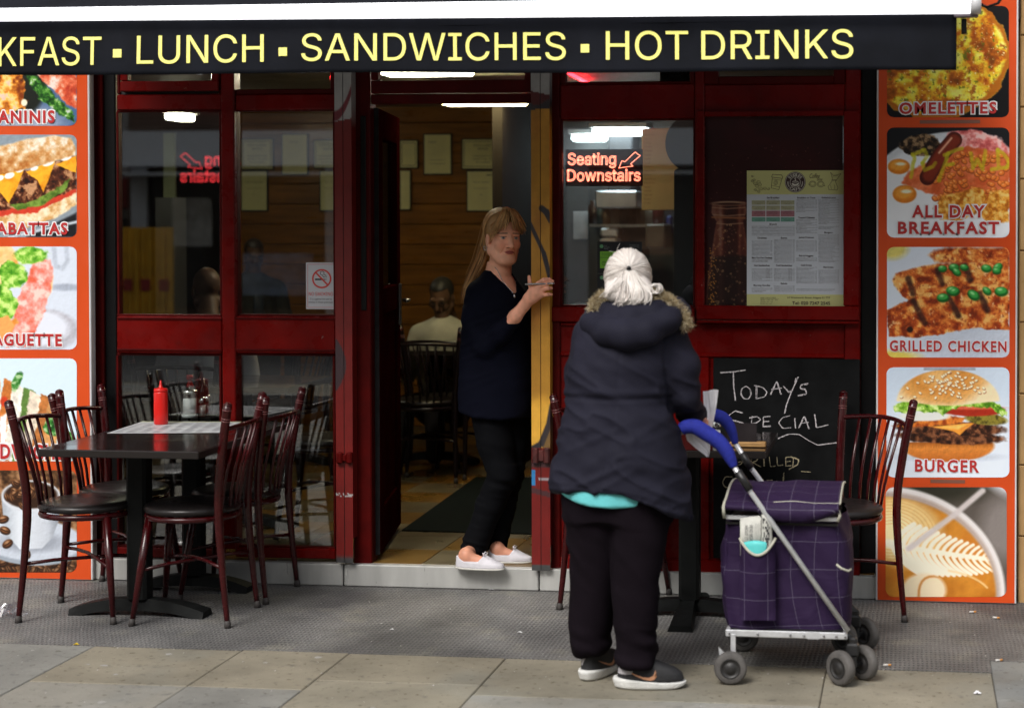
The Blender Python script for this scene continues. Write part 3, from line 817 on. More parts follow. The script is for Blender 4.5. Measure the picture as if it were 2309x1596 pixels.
# --- omelette
p = Pic(2000, 14, 2275, 265, (12, 10, 12), Y=RPY)
m_ = p.ell(2112, 128, 166, 140, -8, 4, .10)
t = p.n(26, 3, 5)*.75+p.n(60, 8)*.35
p.over(p.ramp(t, [(.28, (120, 60, 10)), (.42, (190, 100, 20)), (.5, (222, 160, 35)), (.58, (235, 215, 60)), (.7, (245, 232, 110))]), m_)
p.over((90, 105, 20), m_*np.clip((p.n(9, 21)-.66)*9, 0, .8)); p.over((150, 60, 10), m_*np.clip((p.n(13, 31)-.6)*6, 0, .7)); p.over((255, 245, 190), m_*np.clip((p.n(5, 41)-.7)*9, 0, .8))
p.over((175, 100, 20), p.ell(2112, 128, 166, 140, -8, 3, .1)-p.ell(2110, 124, 157, 132, -8, 6, .1))
o = p.build(pr, m_print); o['label'] = 'omelette picture'; caption(o, 'OMELETTES', 2029, 231, 2246, 257)
# --- breakfast
p = Pic(2000, 288, 2276, 536, (20, 22, 26), Y=RPY)
p.over((205, 210, 216), p.ell(2140, 440, 190, 142, -6, 4)); p.over((228, 232, 238), p.ell(2140, 445, 180, 130, -6, 10))
m_ = p.ell(2045, 430, 75, 70, 0, 6, .25); p.over((232, 234, 238), m_)
m_ = p.ell(2205, 340, 80, 45, 15, 4, .3); p.over(p.ramp(p.n(14, 4), [(.3, (190, 80, 80)), (.5, (225, 130, 125)), (.7, (245, 195, 190))]), m_)
m_ = p.poly([(2050, 385), (2110, 360), (2180, 330), (2276, 345), (2276, 470), (2200, 470), (2120, 445), (2035, 412)], 5, 14); p.over(p.ramp(p.n(24, 5), [(.3, (205, 90, 45)), (.6, (228, 125, 80))]), m_)
for i in range(150):
    x, y = random.uniform(2105, 2276), random.uniform(345, 462)
    if y > 455-(x-2105)*.0 or (x < 2150 and y < 372): continue
    r_ = random.uniform(-50, 50); p.over((150, 62, 18), p.ell(x, y+1.2, 7.5, 5.4, r_, 2)); p.over((226, 122, 48), p.ell(x, y, 6.4, 4.5, r_, 2)); p.over((248, 178, 110), p.ell(x-1.5, y-1.5, 2.2, 1.3, r_, 2))
m_ = p.ell(2078, 328, 45, 26, 0, 3, .5); p.over(p.ramp(p.n(9, 6), [(.35, (22, 14, 10)), (.5, (70, 52, 35)), (.65, (150, 122, 90))]), m_)
p.over((70, 22, 14), p.stroke([(2092, 400), (2120, 352), (2152, 316)], 18, 2)); p.over((128, 46, 26), p.stroke([(2095, 396), (2122, 350), (2152, 317)], 14, 7)); p.over((225, 170, 140), p.stroke([(2118, 345), (2146, 312)], 2.2, 3))
for x, y, a, b_ in ((2027, 376, 25, 17), (2040, 438, 27, 20)):
    p.over((214, 122, 30), p.ell(x, y, a, b_, 0, 3)); p.over((240, 160, 60), p.ell(x-2, y-3, a*.75, b_*.7, 0, 6)); p.over((255, 235, 200), p.ell(x+4, y-6, a*.45, b_*.22, 0, 3))
for pts in ([(2105, 470), (2125, 440), (2180, 428), (2210, 420), (2226, 442), (2205, 478), (2160, 500), (2120, 495)], [(2205, 480), (2235, 430), (2276, 428), (2276, 500), (2230, 505)]):
    m_ = p.poly(pts, 4, 10); p.over(p.ramp(p.n(8, 9), [(.3, (175, 95, 20)), (.5, (222, 150, 50)), (.7, (246, 200, 110))]), m_)
g = np.array((196, 190, 30), float)
def gr(pts, w=4.2, al=.72): p.over(g, p.stroke(pts, w, 3, 3)*al*(.6+.6*p.n(16, 77)))
gr([(2055, 400), (2062, 355), (2058, 348)]); gr([(2058, 350), (2085, 338), (2092, 352), (2080, 368)]); gr([(2080, 368), (2085, 384), (2104, 376), (2110, 368)])
gr([(2118, 408), (2132, 366), (2138, 346)]); gr([(2130, 350), (2158, 338), (2170, 335)]); gr([(2136, 372), (2150, 370)])
gr([(2190, 346), (2195, 380), (2204, 360), (2216, 382), (2222, 340)]); gr([(2250, 338), (2252, 374)]); gr([(2236, 382), (2270, 378), (2276, 366), (2262, 346), (2250, 338)])
o = p.build(pr, m_print); o['label'] = 'fried breakfast picture with yellow spray tag'; caption(o, 'ALL DAY', 2058, 464, 2219, 490); caption(o, 'BREAKFAST', 2026, 501, 2252, 527)
# --- chicken
p = Pic(2000, 557, 2276, 806, (214, 222, 234), Y=RPY)
p.over((196, 204, 218), p.ell(2240, 770, 190, 60, -4, 30)); p.over((220, 205, 110), p.ell(2010, 560, 36, 24, 0, 14)); p.over((222, 200, 90), p.ell(2010, 806, 60, 16, 0, 12))
def meat(pts, seed, bl=3):
    m_ = p.poly(pts, bl, 9, seed); t = p.n(17, seed, 5)
    p.over(p.ramp(t, [(.28, (120, 42, 14)), (.42, (182, 78, 28)), (.54, (216, 122, 52)), (.68, (240, 178, 96))]), m_)
    p.over((150, 48, 18), m_*np.clip((p.n(7, seed+3)-.6)*5, 0, .75)); p.over((250, 214, 160), m_*np.clip((p.n(9, seed+5)-.68)*7, 0, .7))
    return m_
meat([(2095, 575), (2130, 557), (2276, 557), (2276, 600), (2180, 596), (2110, 592)], 40, 9)
m1 = meat([(2012, 632), (2020, 618), (2075, 600), (2130, 594), (2276, 590), (2276, 655), (2130, 655), (2055, 678), (2035, 668)], 50, 5)
m2 = meat([(2000, 700), (2040, 680), (2090, 660), (2180, 645), (2276, 640), (2276, 744), (2200, 740), (2130, 752), (2060, 762), (2004, 758)], 60, 3)
for a, b_ in (((2048, 628), (2060, 662)), ((2115, 608), (2125, 640)), ((2178, 600), (2188, 632)), ((2060, 678), (2085, 728)), ((2138, 668), (2162, 712)), ((2210, 662), (2226, 700))):
    p.over((48, 24, 20), p.stroke([a, b_], 6.5, 6, 6)*(.55+.5*p.n(8, 70)))
p.over((40, 18, 12), p.ell(2052, 743, 7, 7, 0, 3))
for x, y, r_ in ((2126, 605, 10), (2152, 602, 12), (2158, 612, 11), (2175, 602, 10), (2225, 604, 12), (2250, 602, 12), (2248, 610, 10), (2127, 670, 14), (2148, 654, 14), (2153, 657, 12), (2196, 664, 15), (2226, 655, 11), (2258, 656, 15)):
    rr = random.uniform(-40, 40); p.over((14, 92, 30), p.ell(x, y+2, r_, r_*.72, rr, 3)); p.over((58, 160, 70), p.ell(x-1, y-1, r_*.82, r_*.5, rr, 3)); p.over((150, 215, 140), p.ell(x-3, y-3, r_*.35, r_*.2, rr, 3))
o = p.build(pr, m_print); o['label'] = 'grilled chicken picture'; caption(o, 'GRILLED CHICKEN', 2007, 770, 2269, 791, .075, .026)
# --- burger
p = Pic(1999, 828, 2276, 1076, (206, 220, 236), Y=RPY)
p.over((220, 228, 240), p.ell(2140, 1010, 170, 120, 0, 60))
p.over((188, 196, 208), p.ell(2140, 1030, 105, 9, 0, 8))
m_ = p.ell(2138, 1005, 104, 36, 0, 3)*np.clip((p.Yp-995)/3, 0, 1); p.over(p.ramp((p.Yp-995)/40+.2*(p.n(12, 3, 4, 4)-.5), [(0, (150, 80, 25)), (.4, (212, 130, 55)), (1, (190, 105, 40))]), m_)
for cy, ry, sd in ((985, 16, 4), (965, 17, 9)):
    m_ = p.ell(2141, cy, 124, ry, 2, 3, .35, sd); p.over(p.ramp(p.n(9, sd, 5), [(.3, (34, 16, 10)), (.5, (86, 48, 28)), (.66, (140, 88, 58))]), m_)
p.over((236, 150, 55), p.poly([(2100, 962), (2200, 952), (2178, 968), (2165, 981), (2150, 972)], 2)); p.over((255, 190, 95), p.poly([(2110, 963), (2185, 956), (2160, 968)], 4))
m_ = p.poly([(2010, 960), (2050, 955), (2110, 935), (2180, 940), (2168, 952), (2110, 960), (2060, 962)], 3, 10); p.over(p.ramp(p.n(10, 13), [(.3, (150, 62, 20)), (.6, (226, 130, 50))]), m_)
p.over((226, 228, 222), p.ell(2086, 938, 58, 11, 0, 3)); m_ = p.ell(2225, 945, 46, 13, 4, 3, .2); p.over(p.ramp(p.n(8, 15), [(.3, (70, 62, 20)), (.6, (140, 128, 48))]), m_)
p.over((168, 44, 24), p.ell(2194, 925, 72, 13, 0, 3, .1)); p.over((220, 100, 70), p.ell(2190, 919, 60, 4, 0, 4))
m_ = p.poly([(2015, 915), (2040, 905), (2240, 905), (2270, 925), (2272, 938), (2250, 932), (2235, 918), (2180, 916), (2150, 920), (2128, 936), (2110, 930), (2070, 925), (2040, 932), (2020, 928)], 2.5, 14); p.over(p.ramp(p.n(10, 17), [(.3, (70, 120, 20)), (.5, (140, 190, 60)), (.7, (215, 235, 150))]), m_)
dome = p.ell(2138, 906, 116, 73, 0, 3)*np.clip((911+5*np.cos((p.Xp-2138)/40)-p.Yp)/3, 0, 1)
t = np.hypot((p.Xp-2120)/120, (p.Yp-850)/75); p.over(p.ramp(t+.12*(p.n(20, 19)-.5), [(0, (238, 190, 120)), (.45, (214, 142, 62)), (.75, (226, 168, 95)), (.95, (246, 222, 180))]), dome)
for i in range(95):
    x, y = random.gauss(2138, 55), random.gauss(868, 17)
    if ((x-2138)/108)**2+((y-906)/68)**2 < 1 and y < 897:
        a = random.uniform(-60, 60); p.over((160, 92, 40), p.ell(x+.8, y+1.2, 4.2, 2.8, a, 1.6)); p.over((250, 236, 205), p.ell(x, y, 3.6, 2.3, a, 1.4))
p.over((150, 155, 165), p.poly([(2083, 829), (2200, 829), (2200, 835), (2083, 835)], 1)*.8)
o = p.build(pr, m_print, relief=.5); o['label'] = 'cheeseburger picture'; caption(o, 'BURGER', 2064, 1038, 2206, 1062, .066, .024)
# --- latte
p = Pic(1997, 1098, 2270, 1345, (88, 80, 74), Y=RPY, rad=18)
p.over((46, 44, 34), p.ell(2090, 1085, 130, 46, 6, 30)); p.over((214, 216, 222), p.ell(2300, 1106, 90, 26, 26, 22)); p.over((128, 120, 116), p.ell(2268, 1190, 56, 70, 0, 40))
p.over((222, 216, 214), p.ell(2000, 1330, 267, 234, 6, 6)); p.over((178, 160, 150), p.ell(1999, 1332, 256, 223, 6, 8))
cm = p.ell(1998, 1334, 248, 214, 6, 6); p.over(p.ramp(p.n(80, 5), [(.3, (176, 104, 30)), (.55, (204, 134, 46)), (.7, (196, 120, 40))]), cm)
fo = p.ell(2030, 1196, 98, 76, 24, 26)*cm; p.over((238, 206, 142), fo*.95); p.over((250, 226, 176), p.ell(2016, 1200, 56, 46, 30, 26)*cm*.8)
for k in range(9):
    m_ = np.abs(np.hypot((p.Xp-2010)/1.3, p.Yp-1206)-(26+k*7.0)); p.over((214, 160, 84), np.clip(1.8-m_, 0, 1)*fo*.42)
def curve(a, c, d): return [((1-t)**2*a[0]+2*t*(1-t)*c[0]+t*t*d[0], (1-t)**2*a[1]+2*t*(1-t)*c[1]+t*t*d[1]) for t in np.linspace(0, 1, 8)]
A0, A1 = (2020, 1228), (2246, 1262); cream = (246, 232, 210)
for k in range(16):
    t = k/15; bx_, by_ = A0[0]+(A1[0]-A0[0])*t, A0[1]+(A1[1]-A0[1])*t+5*math.sin(t*3)
    L = 62*(1-t)**.6+12
    p.over(cream, p.stroke(curve((bx_, by_), (bx_+L*.05, by_-L*.35), (bx_+L*.55, by_-L*.62)), 2.6+3.2*(1-t), 3)*cm)
    p.over(cream, p.stroke(curve((bx_-6, by_+2), (bx_+L*.02, by_+L*.45), (bx_+L*.72, by_+L*.86)), 2.8+3.2*(1-t), 3)*cm)
p.over(cream, p.stroke(curve(A0, (2130, 1248), A1), 5, 4)*cm); p.over(cream, p.ell(2012, 1226, 26, 10, 10, 6)*cm)
sp_ = p.ell(2084, 1330, 50, 38, 0, 8)*cm; p.over((242, 220, 186), sp_); p.over((200, 134, 64), p.stroke(curve((2120, 1300), (2070, 1290), (2072, 1345)), 2.5, 4)*sp_)
p.over((236, 206, 150), p.stroke(curve((2140, 1286), (2200, 1296), (2226, 1324)), 2.2, 4)*cm*.8)
p.over((206, 196, 194), p.stroke([(2050, 1236), (2150, 1162), (2216, 1106)], 6.5, 6)*.92)
o = p.build(pr, m_print, relief=.15); o['label'] = 'latte art picture'
# --- left panel
p = Pic(-100, 40, 173, 284, (70, 98, 138), Y=RPY)
p.over((150, 160, 180), p.ell(60, 280, 80, 40, 0, 30)); p.over((22, 26, 20), p.ell(62, 205, 40, 60, 20, 12))
m_ = p.poly([(-100, 40), (40, 40), (50, 180), (62, 235), (30, 262), (-10, 255), (-100, 284)], 4, 24); p.over(p.ramp(p.n(16, 5, 5), [(.3, (120, 50, 10)), (.5, (214, 130, 40)), (.65, (240, 200, 110)), (.75, (225, 190, 170))]), m_)
p.over((236, 228, 200), p.ell(55, 232, 7, 8, 0, 3))
m_ = p.poly([(95, 40), (173, 40), (173, 245), (150, 232), (125, 205), (100, 185), (80, 165)], 4, 16); p.over(p.ramp(p.n(17, 8, 5), [(.3, (170, 50, 30)), (.5, (212, 96, 62)), (.62, (222, 150, 120)), (.74, (240, 210, 200))]), m_)
m_ = p.poly([(60, 168), (80, 172), (112, 200), (140, 228), (172, 262), (170, 278), (140, 262), (108, 238), (82, 214), (68, 190)], 4, 16); p.over(p.ramp(p.n(9, 11, 5), [(.3, (14, 52, 14)), (.5, (52, 112, 34)), (.66, (120, 170, 80)), (.76, (190, 200, 190))]), m_)
o = p.build(pL, m_print); o['label'] = 'panini picture'; caption(o, 'PANINIS', -22, 250, 122, 278)
p = Pic(-100, 304, 173, 535, (134, 146, 156), Y=RPY)
p.over((26, 26, 30), p.poly([(60, 535), (173, 480), (173, 535)], 6)); p.over((190, 200, 210), p.stroke([(20, 535), (175, 500)], 3, 4))
m_ = p.poly([(-100, 500), (0, 478), (110, 456), (173, 430), (173, 462), (120, 495), (40, 520), (-100, 530)], 4, 8); p.over(p.ramp(p.n(13, 5, 5), [(.3, (200, 150, 90)), (.5, (226, 196, 150)), (.7, (240, 225, 195))]), m_)
p.over((196, 60, 40), p.poly([(-100, 470), (60, 466), (173, 420), (173, 435), (80, 480), (-100, 495)], 3, 10))
m_ = p.poly([(-100, 400), (80, 380), (173, 350), (173, 425), (60, 470), (-100, 480)], 4, 10); p.over(p.ramp(p.n(10, 8, 5), [(.3, (32, 12, 8)), (.5, (92, 46, 26)), (.66, (190, 140, 100))]), m_)
m_ = p.poly([(20, 462), (70, 456), (120, 430), (160, 402), (150, 425), (100, 462), (40, 474)], 3, 8); p.over(p.ramp(p.n(12, 9), [(.3, (70, 100, 30)), (.6, (120, 150, 60))]), m_)
for pts in ([(-60, 400), (10, 392), (55, 378), (42, 420), (20, 460), (0, 432), (-40, 420)], [(58, 388), (95, 372), (126, 362), (112, 402), (98, 434), (86, 408)], [(126, 372), (172, 350), (172, 390), (150, 382)]):
    p.over(p.ramp(p.n(20, 12), [(.3, (214, 130, 18)), (.6, (246, 172, 42))]), p.poly(pts, 2.5, 4))
for x, y, a, b_ in ((22, 396, 12, 7), (45, 382, 11, 7), (78, 380, 9, 5), (110, 368, 14, 6), (150, 356, 13, 6), (0, 402, 10, 6)): p.over((246, 244, 240), p.ell(x, y, a, b_, -20, 2, .2))
m_ = p.poly([(-100, 350), (0, 330), (60, 314), (120, 306), (160, 312), (172, 335), (170, 350), (110, 368), (30, 388), (0, 394), (-100, 410)], 4, 5)
t = p.n(12, 14, 5)*.7+.3*np.clip((p.Yp-320)/80, 0, 1)[...]; p.over(p.ramp(t, [(.25, (236, 226, 210)), (.42, (214, 176, 128)), (.6, (190, 130, 70)), (.75, (168, 100, 44))]), m_)
o = p.build(pL, m_print); o['label'] = 'toasted ciabatta picture'; caption(o, 'CIABATTAS', -44, 503, 151, 528)
p = Pic(-100, 556, 173, 788, (206, 214, 228), Y=RPY)
p.over((176, 176, 186), p.ell(95, 745, 82, 48, 0, 8)); p.over((216, 220, 232), p.ell(85, 740, 70, 40, 0, 10)); p.over((182, 190, 204), p.stroke([(122, 560), (126, 600), (140, 605), (152, 590), (150, 556)], 5, 5)); p.over((160, 168, 184), p.ell(150, 648, 34, 8, 0, 6))
m_ = p.poly([(-100, 760), (10, 740), (60, 690), (100, 640), (120, 620), (118, 650), (90, 710), (40, 770), (-100, 788)], 5, 4); p.over(p.ramp(p.n(30, 4), [(.3, (212, 130, 50)), (.6, (240, 190, 120))]), m_)
m_ = p.poly([(30, 690), (60, 640), (75, 590), (110, 582), (122, 610), (112, 660), (95, 720), (70, 780), (10, 786), (40, 730)], 4, 14); p.over(p.ramp(p.n(18, 6, 5), [(.3, (216, 96, 70)), (.5, (236, 140, 128)), (.68, (250, 200, 190))]), m_)
m_ = p.ell(-10, 600, 52, 60, 0, 5); p.over(p.ramp(p.n(40, 7), [(.3, (236, 160, 80)), (.6, (250, 206, 150))]), m_)
for cx, cy, a, b_ in ((70, 575, 42, 20), (30, 620, 32, 32), (-5, 690, 42, 44)):
    m_ = p.ell(cx, cy, a, b_, 0, 4, .6, int(cx)+30); p.over(p.ramp(p.n(13, 9, 5), [(.3, (60, 130, 24)), (.5, (124, 184, 60)), (.68, (200, 230, 130))]), m_)
p.over((250, 160, 90), p.poly([(-100, 735), (20, 712), (36, 735), (10, 775), (-100, 788)], 4, 8))
o = p.build(pL, m_print); o['label'] = 'ham baguette picture'; caption(o, 'BAGUETTE', -34, 754, 138, 778)
p = Pic(-100, 808, 173, 1040, (206, 224, 236), Y=RPY)
p.over((170, 200, 208), p.ell(140, 1010, 60, 30, 0, 20))
for k, (x0_, c) in enumerate(((-60, (190, 120, 60)), (-30, (226, 206, 170)), (0, (190, 110, 50)), (22, (240, 232, 220)), (46, (96, 130, 60)), (60, (222, 206, 186)), (84, (178, 110, 56)), (104, (206, 150, 92)))):
    m_ = p.poly([(x0_-18, 1040), (x0_+8+k*.5, 838+k*8), (x0_+34, 848+k*9), (x0_+22, 1040)], 3, 16, 20+k); p.over(np.array(c)[None, None]*(.72+.55*p.n(11, 30+k, 5))[..., None], m_)
for cx, cy, a, b_ in ((38, 860, 10, 26), (118, 960, 20, 22), (132, 930, 12, 18), (150, 985, 22, 16)):
    m_ = p.ell(cx, cy, a, b_, 20, 3, .7, int(cx)); p.over(p.ramp(p.n(8, 9, 5), [(.3, (20, 70, 24)), (.5, (60, 130, 50)), (.68, (170, 200, 150))]), m_)
p.over((196, 60, 30), p.ell(10, 905, 9, 12, 0, 4, .4)); p.over((244, 244, 244), p.poly([(0, 940), (16, 930), (14, 1000), (0, 1010)], 4, 8))
o = p.build(pL, m_print); o['label'] = 'club sandwich picture'; caption(o, 'SANDWICHES', -70, 1004, 160, 1032)
p = Pic(-100, 1060, 173, 1290, (92, 62, 40), Y=RPY, rad=18)
p.over(p.ramp(p.n(14, 3, 5), [(.3, (52, 32, 18)), (.5, (110, 76, 48)), (.7, (160, 120, 84))]), np.ones_like(p.Xp)); 
def bean(x, y, r_, k=1.0):
    a = random.uniform(-70, 70); p.over(np.array((40, 22, 12))*k, p.ell(x, y+1, r_, r_*.7, a, 2)); p.over(np.array((112, 70, 40))*k, p.ell(x-1, y-1, r_*.82, r_*.52, a, 4)); p.over(np.array((176, 132, 96))*k, p.ell(x-2, y-3, r_*.4, r_*.2, a, 3))
    c, s_ = math.cos(math.radians(a)), math.sin(math.radians(a)); p.over((30, 16, 8), p.stroke([(x-c*r_*.7, y-s_*r_*.7), (x, y+1), (x+c*r_*.7, y+s_*r_*.7)], 1, 1.5))
for i in range(40): bean(random.uniform(-10, 173), random.uniform(1255, 1292), 11, .8)
for i in range(8): bean(random.uniform(0, 22), random.uniform(1180, 1240), 12, .9)
p.over((150, 160, 172), p.ell(70, 1222, 122, 52, 4, 3)); p.over((192, 200, 212), p.ell(70, 1216, 118, 48, 4, 5)); p.over((150, 156, 168), p.ell(72, 1222, 70, 22, 0, 14))
m_ = p.poly([(4, 1125), (136, 1118), (134, 1170), (118, 1212), (95, 1236), (45, 1238), (22, 1212), (8, 1170)], 3); p.over(p.ramp((p.Xp-4)/130, [(0, (160, 168, 178)), (.3, (214, 220, 228)), (.8, (190, 196, 206)), (1, (130, 136, 146))]), m_)
p.over((206, 210, 218), p.ell(70, 1118, 67, 36, 0, 3)); p.over((50, 30, 18), p.ell(70, 1116, 60, 30, 0, 4))
for i in range(46): 
    x, y = random.gauss(66, 26), random.gauss(1106, 13)
    if ((x-70)/60)**2+((y-1112)/34)**2 < 1: bean(x, y, 9)
for x, y in ((12, 1195), (8, 1170), (60, 1246), (18, 1225)): bean(x, y, 13)
o = p.build(pL, m_print, relief=.3); o['label'] = 'coffee bean cup picture'
# old tape marks on the right panel
mt_tape = mat('aged tape', (.22, .08, .05), .5)
for x0, x1, y in ((2074, 2210, 275), (2098, 2176, 1085)):
    FR(MB(), x0, y-4, x1, y+4, PY-.0022, PY-.001, 0).build('tape_strip', mt_tape, pr)

# ================================================================== awning
AWY = -1.2
m_cloth = mat('navy awning cloth', (.0058, .0068, .0105), .75, spec=.12, noise=(3, .5), bump=(6, .5)); scuff(m_cloth, 45, .70, .74, (.06, .065, .08))
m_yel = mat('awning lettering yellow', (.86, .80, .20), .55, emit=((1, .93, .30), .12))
aw = empty('shop_awning', (0, AWY, 2.0), 'navy fabric awning with yellow menu lettering under a white light tube', 'awning')
def sag(x, y, z):
    k = .008*math.sin(x*1.9+.4)+.004*math.sin(x*7+1)+.002*math.sin(x*17)
    return x, y+k*min(1, max(0, (2.42-z)/.2)), z
xl, xr = float(P(-120, 100, AWY)[0]), float(P(2157, 100, AWY)[0])
nx, nz_ = 160, 14; V = []; 
for i in range(nx):
    t = i/(nx-1); x = xl+(xr-xl)*t; px = -120+(2157+120)*t
    zb = P(px, 169.5-11*(px/2157)+1.6*math.sin(px/170), AWY)[2]; zt = P(px, 44-17*px/2157, AWY)[2]
    for j in range(nz_):
        z = zb+(zt-zb)*j/(nz_-1); V.append(sag(x, AWY, z))
Fq = [(i*nz_+j, (i+1)*nz_+j, (i+1)*nz_+j+1, i*nz_+j+1) for i in range(nx-1) for j in range(nz_-1)]
val = npmesh('valance', np.array(V), np.array(Fq), m_cloth, aw); sd_ = val.modifiers.new('s', 'SOLIDIFY'); sd_.thickness = .002; sd_.offset = -1
lt = MB(); CAPS = float(text_geo('H', sans=True)[0][:, 1].max())
def ln(s, x0, x1, y0a, y1a, y0b=None, y1b=None):
    v, f = text_geo(s, 0, 0, 4, False, 1.0, True); lo, hi = v.min(0), v.max(0); pts = []
    for q, zo in zip(v, _TZ[(s, 0, 0, 4, False, 1.0, True)]):
        u = (q[0]-lo[0])/(hi[0]-lo[0]); h_ = (q[1])/CAPS
        yt = y0a+(y0b-y0a)*u; yb = y1a+(y1b-y1a)*u
        p_ = P(x0+(x1-x0)*u, yb+(yt-yb)*h_, AWY-.004); p_ = sag(*p_); pts.append((p_[0], p_[1]-zo, p_[2]))
    MB().add(pts, f).build('lettering', m_yel, val)
ln('BREAKFAST', -201, 231, 86, 152, 84, 147)
ln('LUNCH', 311, 595, 82, 145, 78, 140)
ln('SANDWICHES', 681, 1275, 77, 138, 73, 135)
ln('HOT', 1366, 1551, 71, 135, 70, 134); ln('DRINKS', 1581, 1924, 70, 134, 67, 132)
for x, y in ((258, 112), (629, 108), (1309, 100)):
    a, c = P(x, y+19, AWY-.004), P(x+19, y, AWY-.004)
    MB().add([sag(a[0], a[1], a[2]), sag(c[0], a[1], a[2]), sag(c[0], a[1], c[2]), sag(a[0], a[1], c[2])], [(0, 1, 2, 3)]).build('lettering_dot', m_yel, val)
m_tube = mat('lit white light tube', (.85, .85, .88), .3, emit=((.97, .96, 1.0), 1.1))
m_cap = mat('pale plastic', (.55, .55, .57), .35)
TY = AWY-.03
def tp(px):  # axis of the tube in the photo
    y = 34-23*px/2154; return P(px, y, TY)
rt = .029
tb = MB().tube([tp(-150), tp(1000), tp(2188)], [rt*.82, rt*1.0, rt*1.12], 20); tb.build('light_tube', m_tube, aw)
e = tp(2188); e2 = tp(2212); MB().tube([e+(e2-e)*.02, e2], rt*1.2, 20).build('tube_end_cap', m_cap, aw)
MB().box(xl, P(2150, 35, AWY)[0], AWY+.003, AWY+.02, P(2180, 44, AWY)[2], P(2180, 22, AWY)[2], bev=.003).build('front_bar', m_cloth, aw)
MB().box(P(2151, 35, AWY)[0], P(2206, 35, AWY)[0], AWY-.012, AWY+.02, P(2180, 40, AWY)[2], P(2180, 28, AWY)[2], bev=.003).build('front_bar', mat('awning bar alloy', (.20, .17, .19), .4, metal=.5, noise=(4, .3)), aw)
FR(MB(), 2168, 42, 2180, 76, AWY+.01, AWY+.05, .003).build('bracket', m_blk, aw)
z0 = float(P(0, 30, AWY)[2])
roof = MB(); nxr = 40
for i in range(nxr+1):
    x = xl+(xr-xl)*i/nxr
    for j, (yy, zz) in enumerate(((AWY+.0, z0+.0), (AWY*.5, z0+.33-.02), (-.05, z0+.62))): roof.v.append((x, yy, zz)); roof.c.append((1, 1, 1))
for i in range(nxr):
    for j in range(2): roof.f.append((i*3+j, (i+1)*3+j, (i+1)*3+j+1, i*3+j+1)); roof.sm.append(True); roof.mi.append(0)
ro = roof.build('canopy', m_cloth, aw); sd_ = ro.modifiers.new('s', 'SOLIDIFY'); sd_.thickness = .003
for px in (120, 2140):
    a = P(px, 30, AWY); MB().tube([(a[0], AWY+.01, z0-.01), (a[0]-.02, AWY*.5, z0+.02), (a[0], -.03, z0+.1)], .016, 8).build('folding_arm', m_blk, aw)
c = tp(2212); MB().tube([c, c+np.array([.02, 0, -.01]), c+np.array([.06, .02, .005]), c+np.array([.085, .05, .05]), c+np.array([.1, .2, .12])], .0055, 6).build('power_cable', m_blk, aw)
# ================================================================== signs on the shopfront
# --- chalkboard
BY = -.02
cb = empty('chalkboard', (FX(1774, BY, 1035), BY, 0), 'black chalkboard with handwritten daily special under the menu window', 'chalkboard')
m_cbd = mat('chalkboard black', (.0028, .003, .0032), .6, spec=.12, noise=(7, .5), c2=(.009, .0095, .010), rnoise=(6, .1))
FR(MB(), 1608, 809, 1939, 1262, BY, .004, .004).build('board', m_cbd, cb)
m_chalk = bpy.data.materials.new('chalk'); m_chalk.use_nodes = True
n = m_chalk.node_tree.nodes; l = m_chalk.node_tree.links; b = n['Principled BSDF']; b.inputs['Roughness'].default_value = .95
tc = n.new('ShaderNodeTexCoord'); nz = n.new('ShaderNodeTexNoise'); nz.inputs['Scale'].default_value = 420; nz.inputs['Detail'].default_value = 2; l.new(tc.outputs['Object'], nz.inputs['Vector'])
mr = n.new('ShaderNodeMapRange'); mr.inputs[1].default_value = .36; mr.inputs[2].default_value = .52; l.new(nz.outputs['Fac'], mr.inputs[0]); 
mx = n.new('ShaderNodeMix'); mx.data_type = 'RGBA'; mx.inputs['A'].default_value = (.05, .045, .05, 1); mx.inputs['B'].default_value = (.72, .66, .68, 1); l.new(mr.outputs[0], mx.inputs['Factor']); l.new(mx.outputs['Result'], b.inputs['Base Color'])
m_chalk2 = m_chalk.copy(); m_chalk2.name = 'yellow chalk'
for q in m_chalk2.node_tree.nodes:
    if q.type == 'MIX': q.inputs['B'].default_value = (.50, .42, .26, 1)
S1 = [[(290, 862), (370, 858), (450, 845)], [(372, 860), (374, 950), (385, 1040)], [(452, 950), (425, 965), (420, 1000), (440, 1030), (470, 1030), (487, 1000), (478, 965), (452, 948)],
      [(522, 945), (520, 1030)], [(505, 942), (560, 955), (588, 985), (572, 1015), (515, 1028)], [(610, 1002), (650, 915), (678, 1002)], [(616, 968), (680, 958)],
      [(695, 950), (728, 990), (742, 980)], [(787, 888), (745, 980), (714, 1060), (700, 1120)], [(774, 895), (766, 925)], [(850, 932), (805, 940), (798, 962), (832, 968), (842, 998), (785, 1008)],
      [(430, 1118), (385, 1103), (340, 1135), (350, 1160), (400, 1172), (440, 1185), (425, 1203), (380, 1204)], [(492, 1140), (484, 1206)], [(476, 1150), (525, 1140), (550, 1160), (520, 1182), (490, 1186)],
      [(566, 1145), (564, 1207)], [(566, 1145), (608, 1141)], [(566, 1174), (600, 1170)], [(564, 1206), (612, 1203)], [(735, 1138), (690, 1148), (662, 1183), (690, 1218), (740, 1214)], [(765, 1150), (770, 1215)],
      [(790, 1215), (825, 1138), (856, 1220)], [(802, 1186), (852, 1180)], [(893, 1125), (905, 1212), (978, 1193)],
      [(590, 1326), (650, 1285), (720, 1255), (790, 1255), (850, 1295), (910, 1325), (980, 1315), (1040, 1308)]]
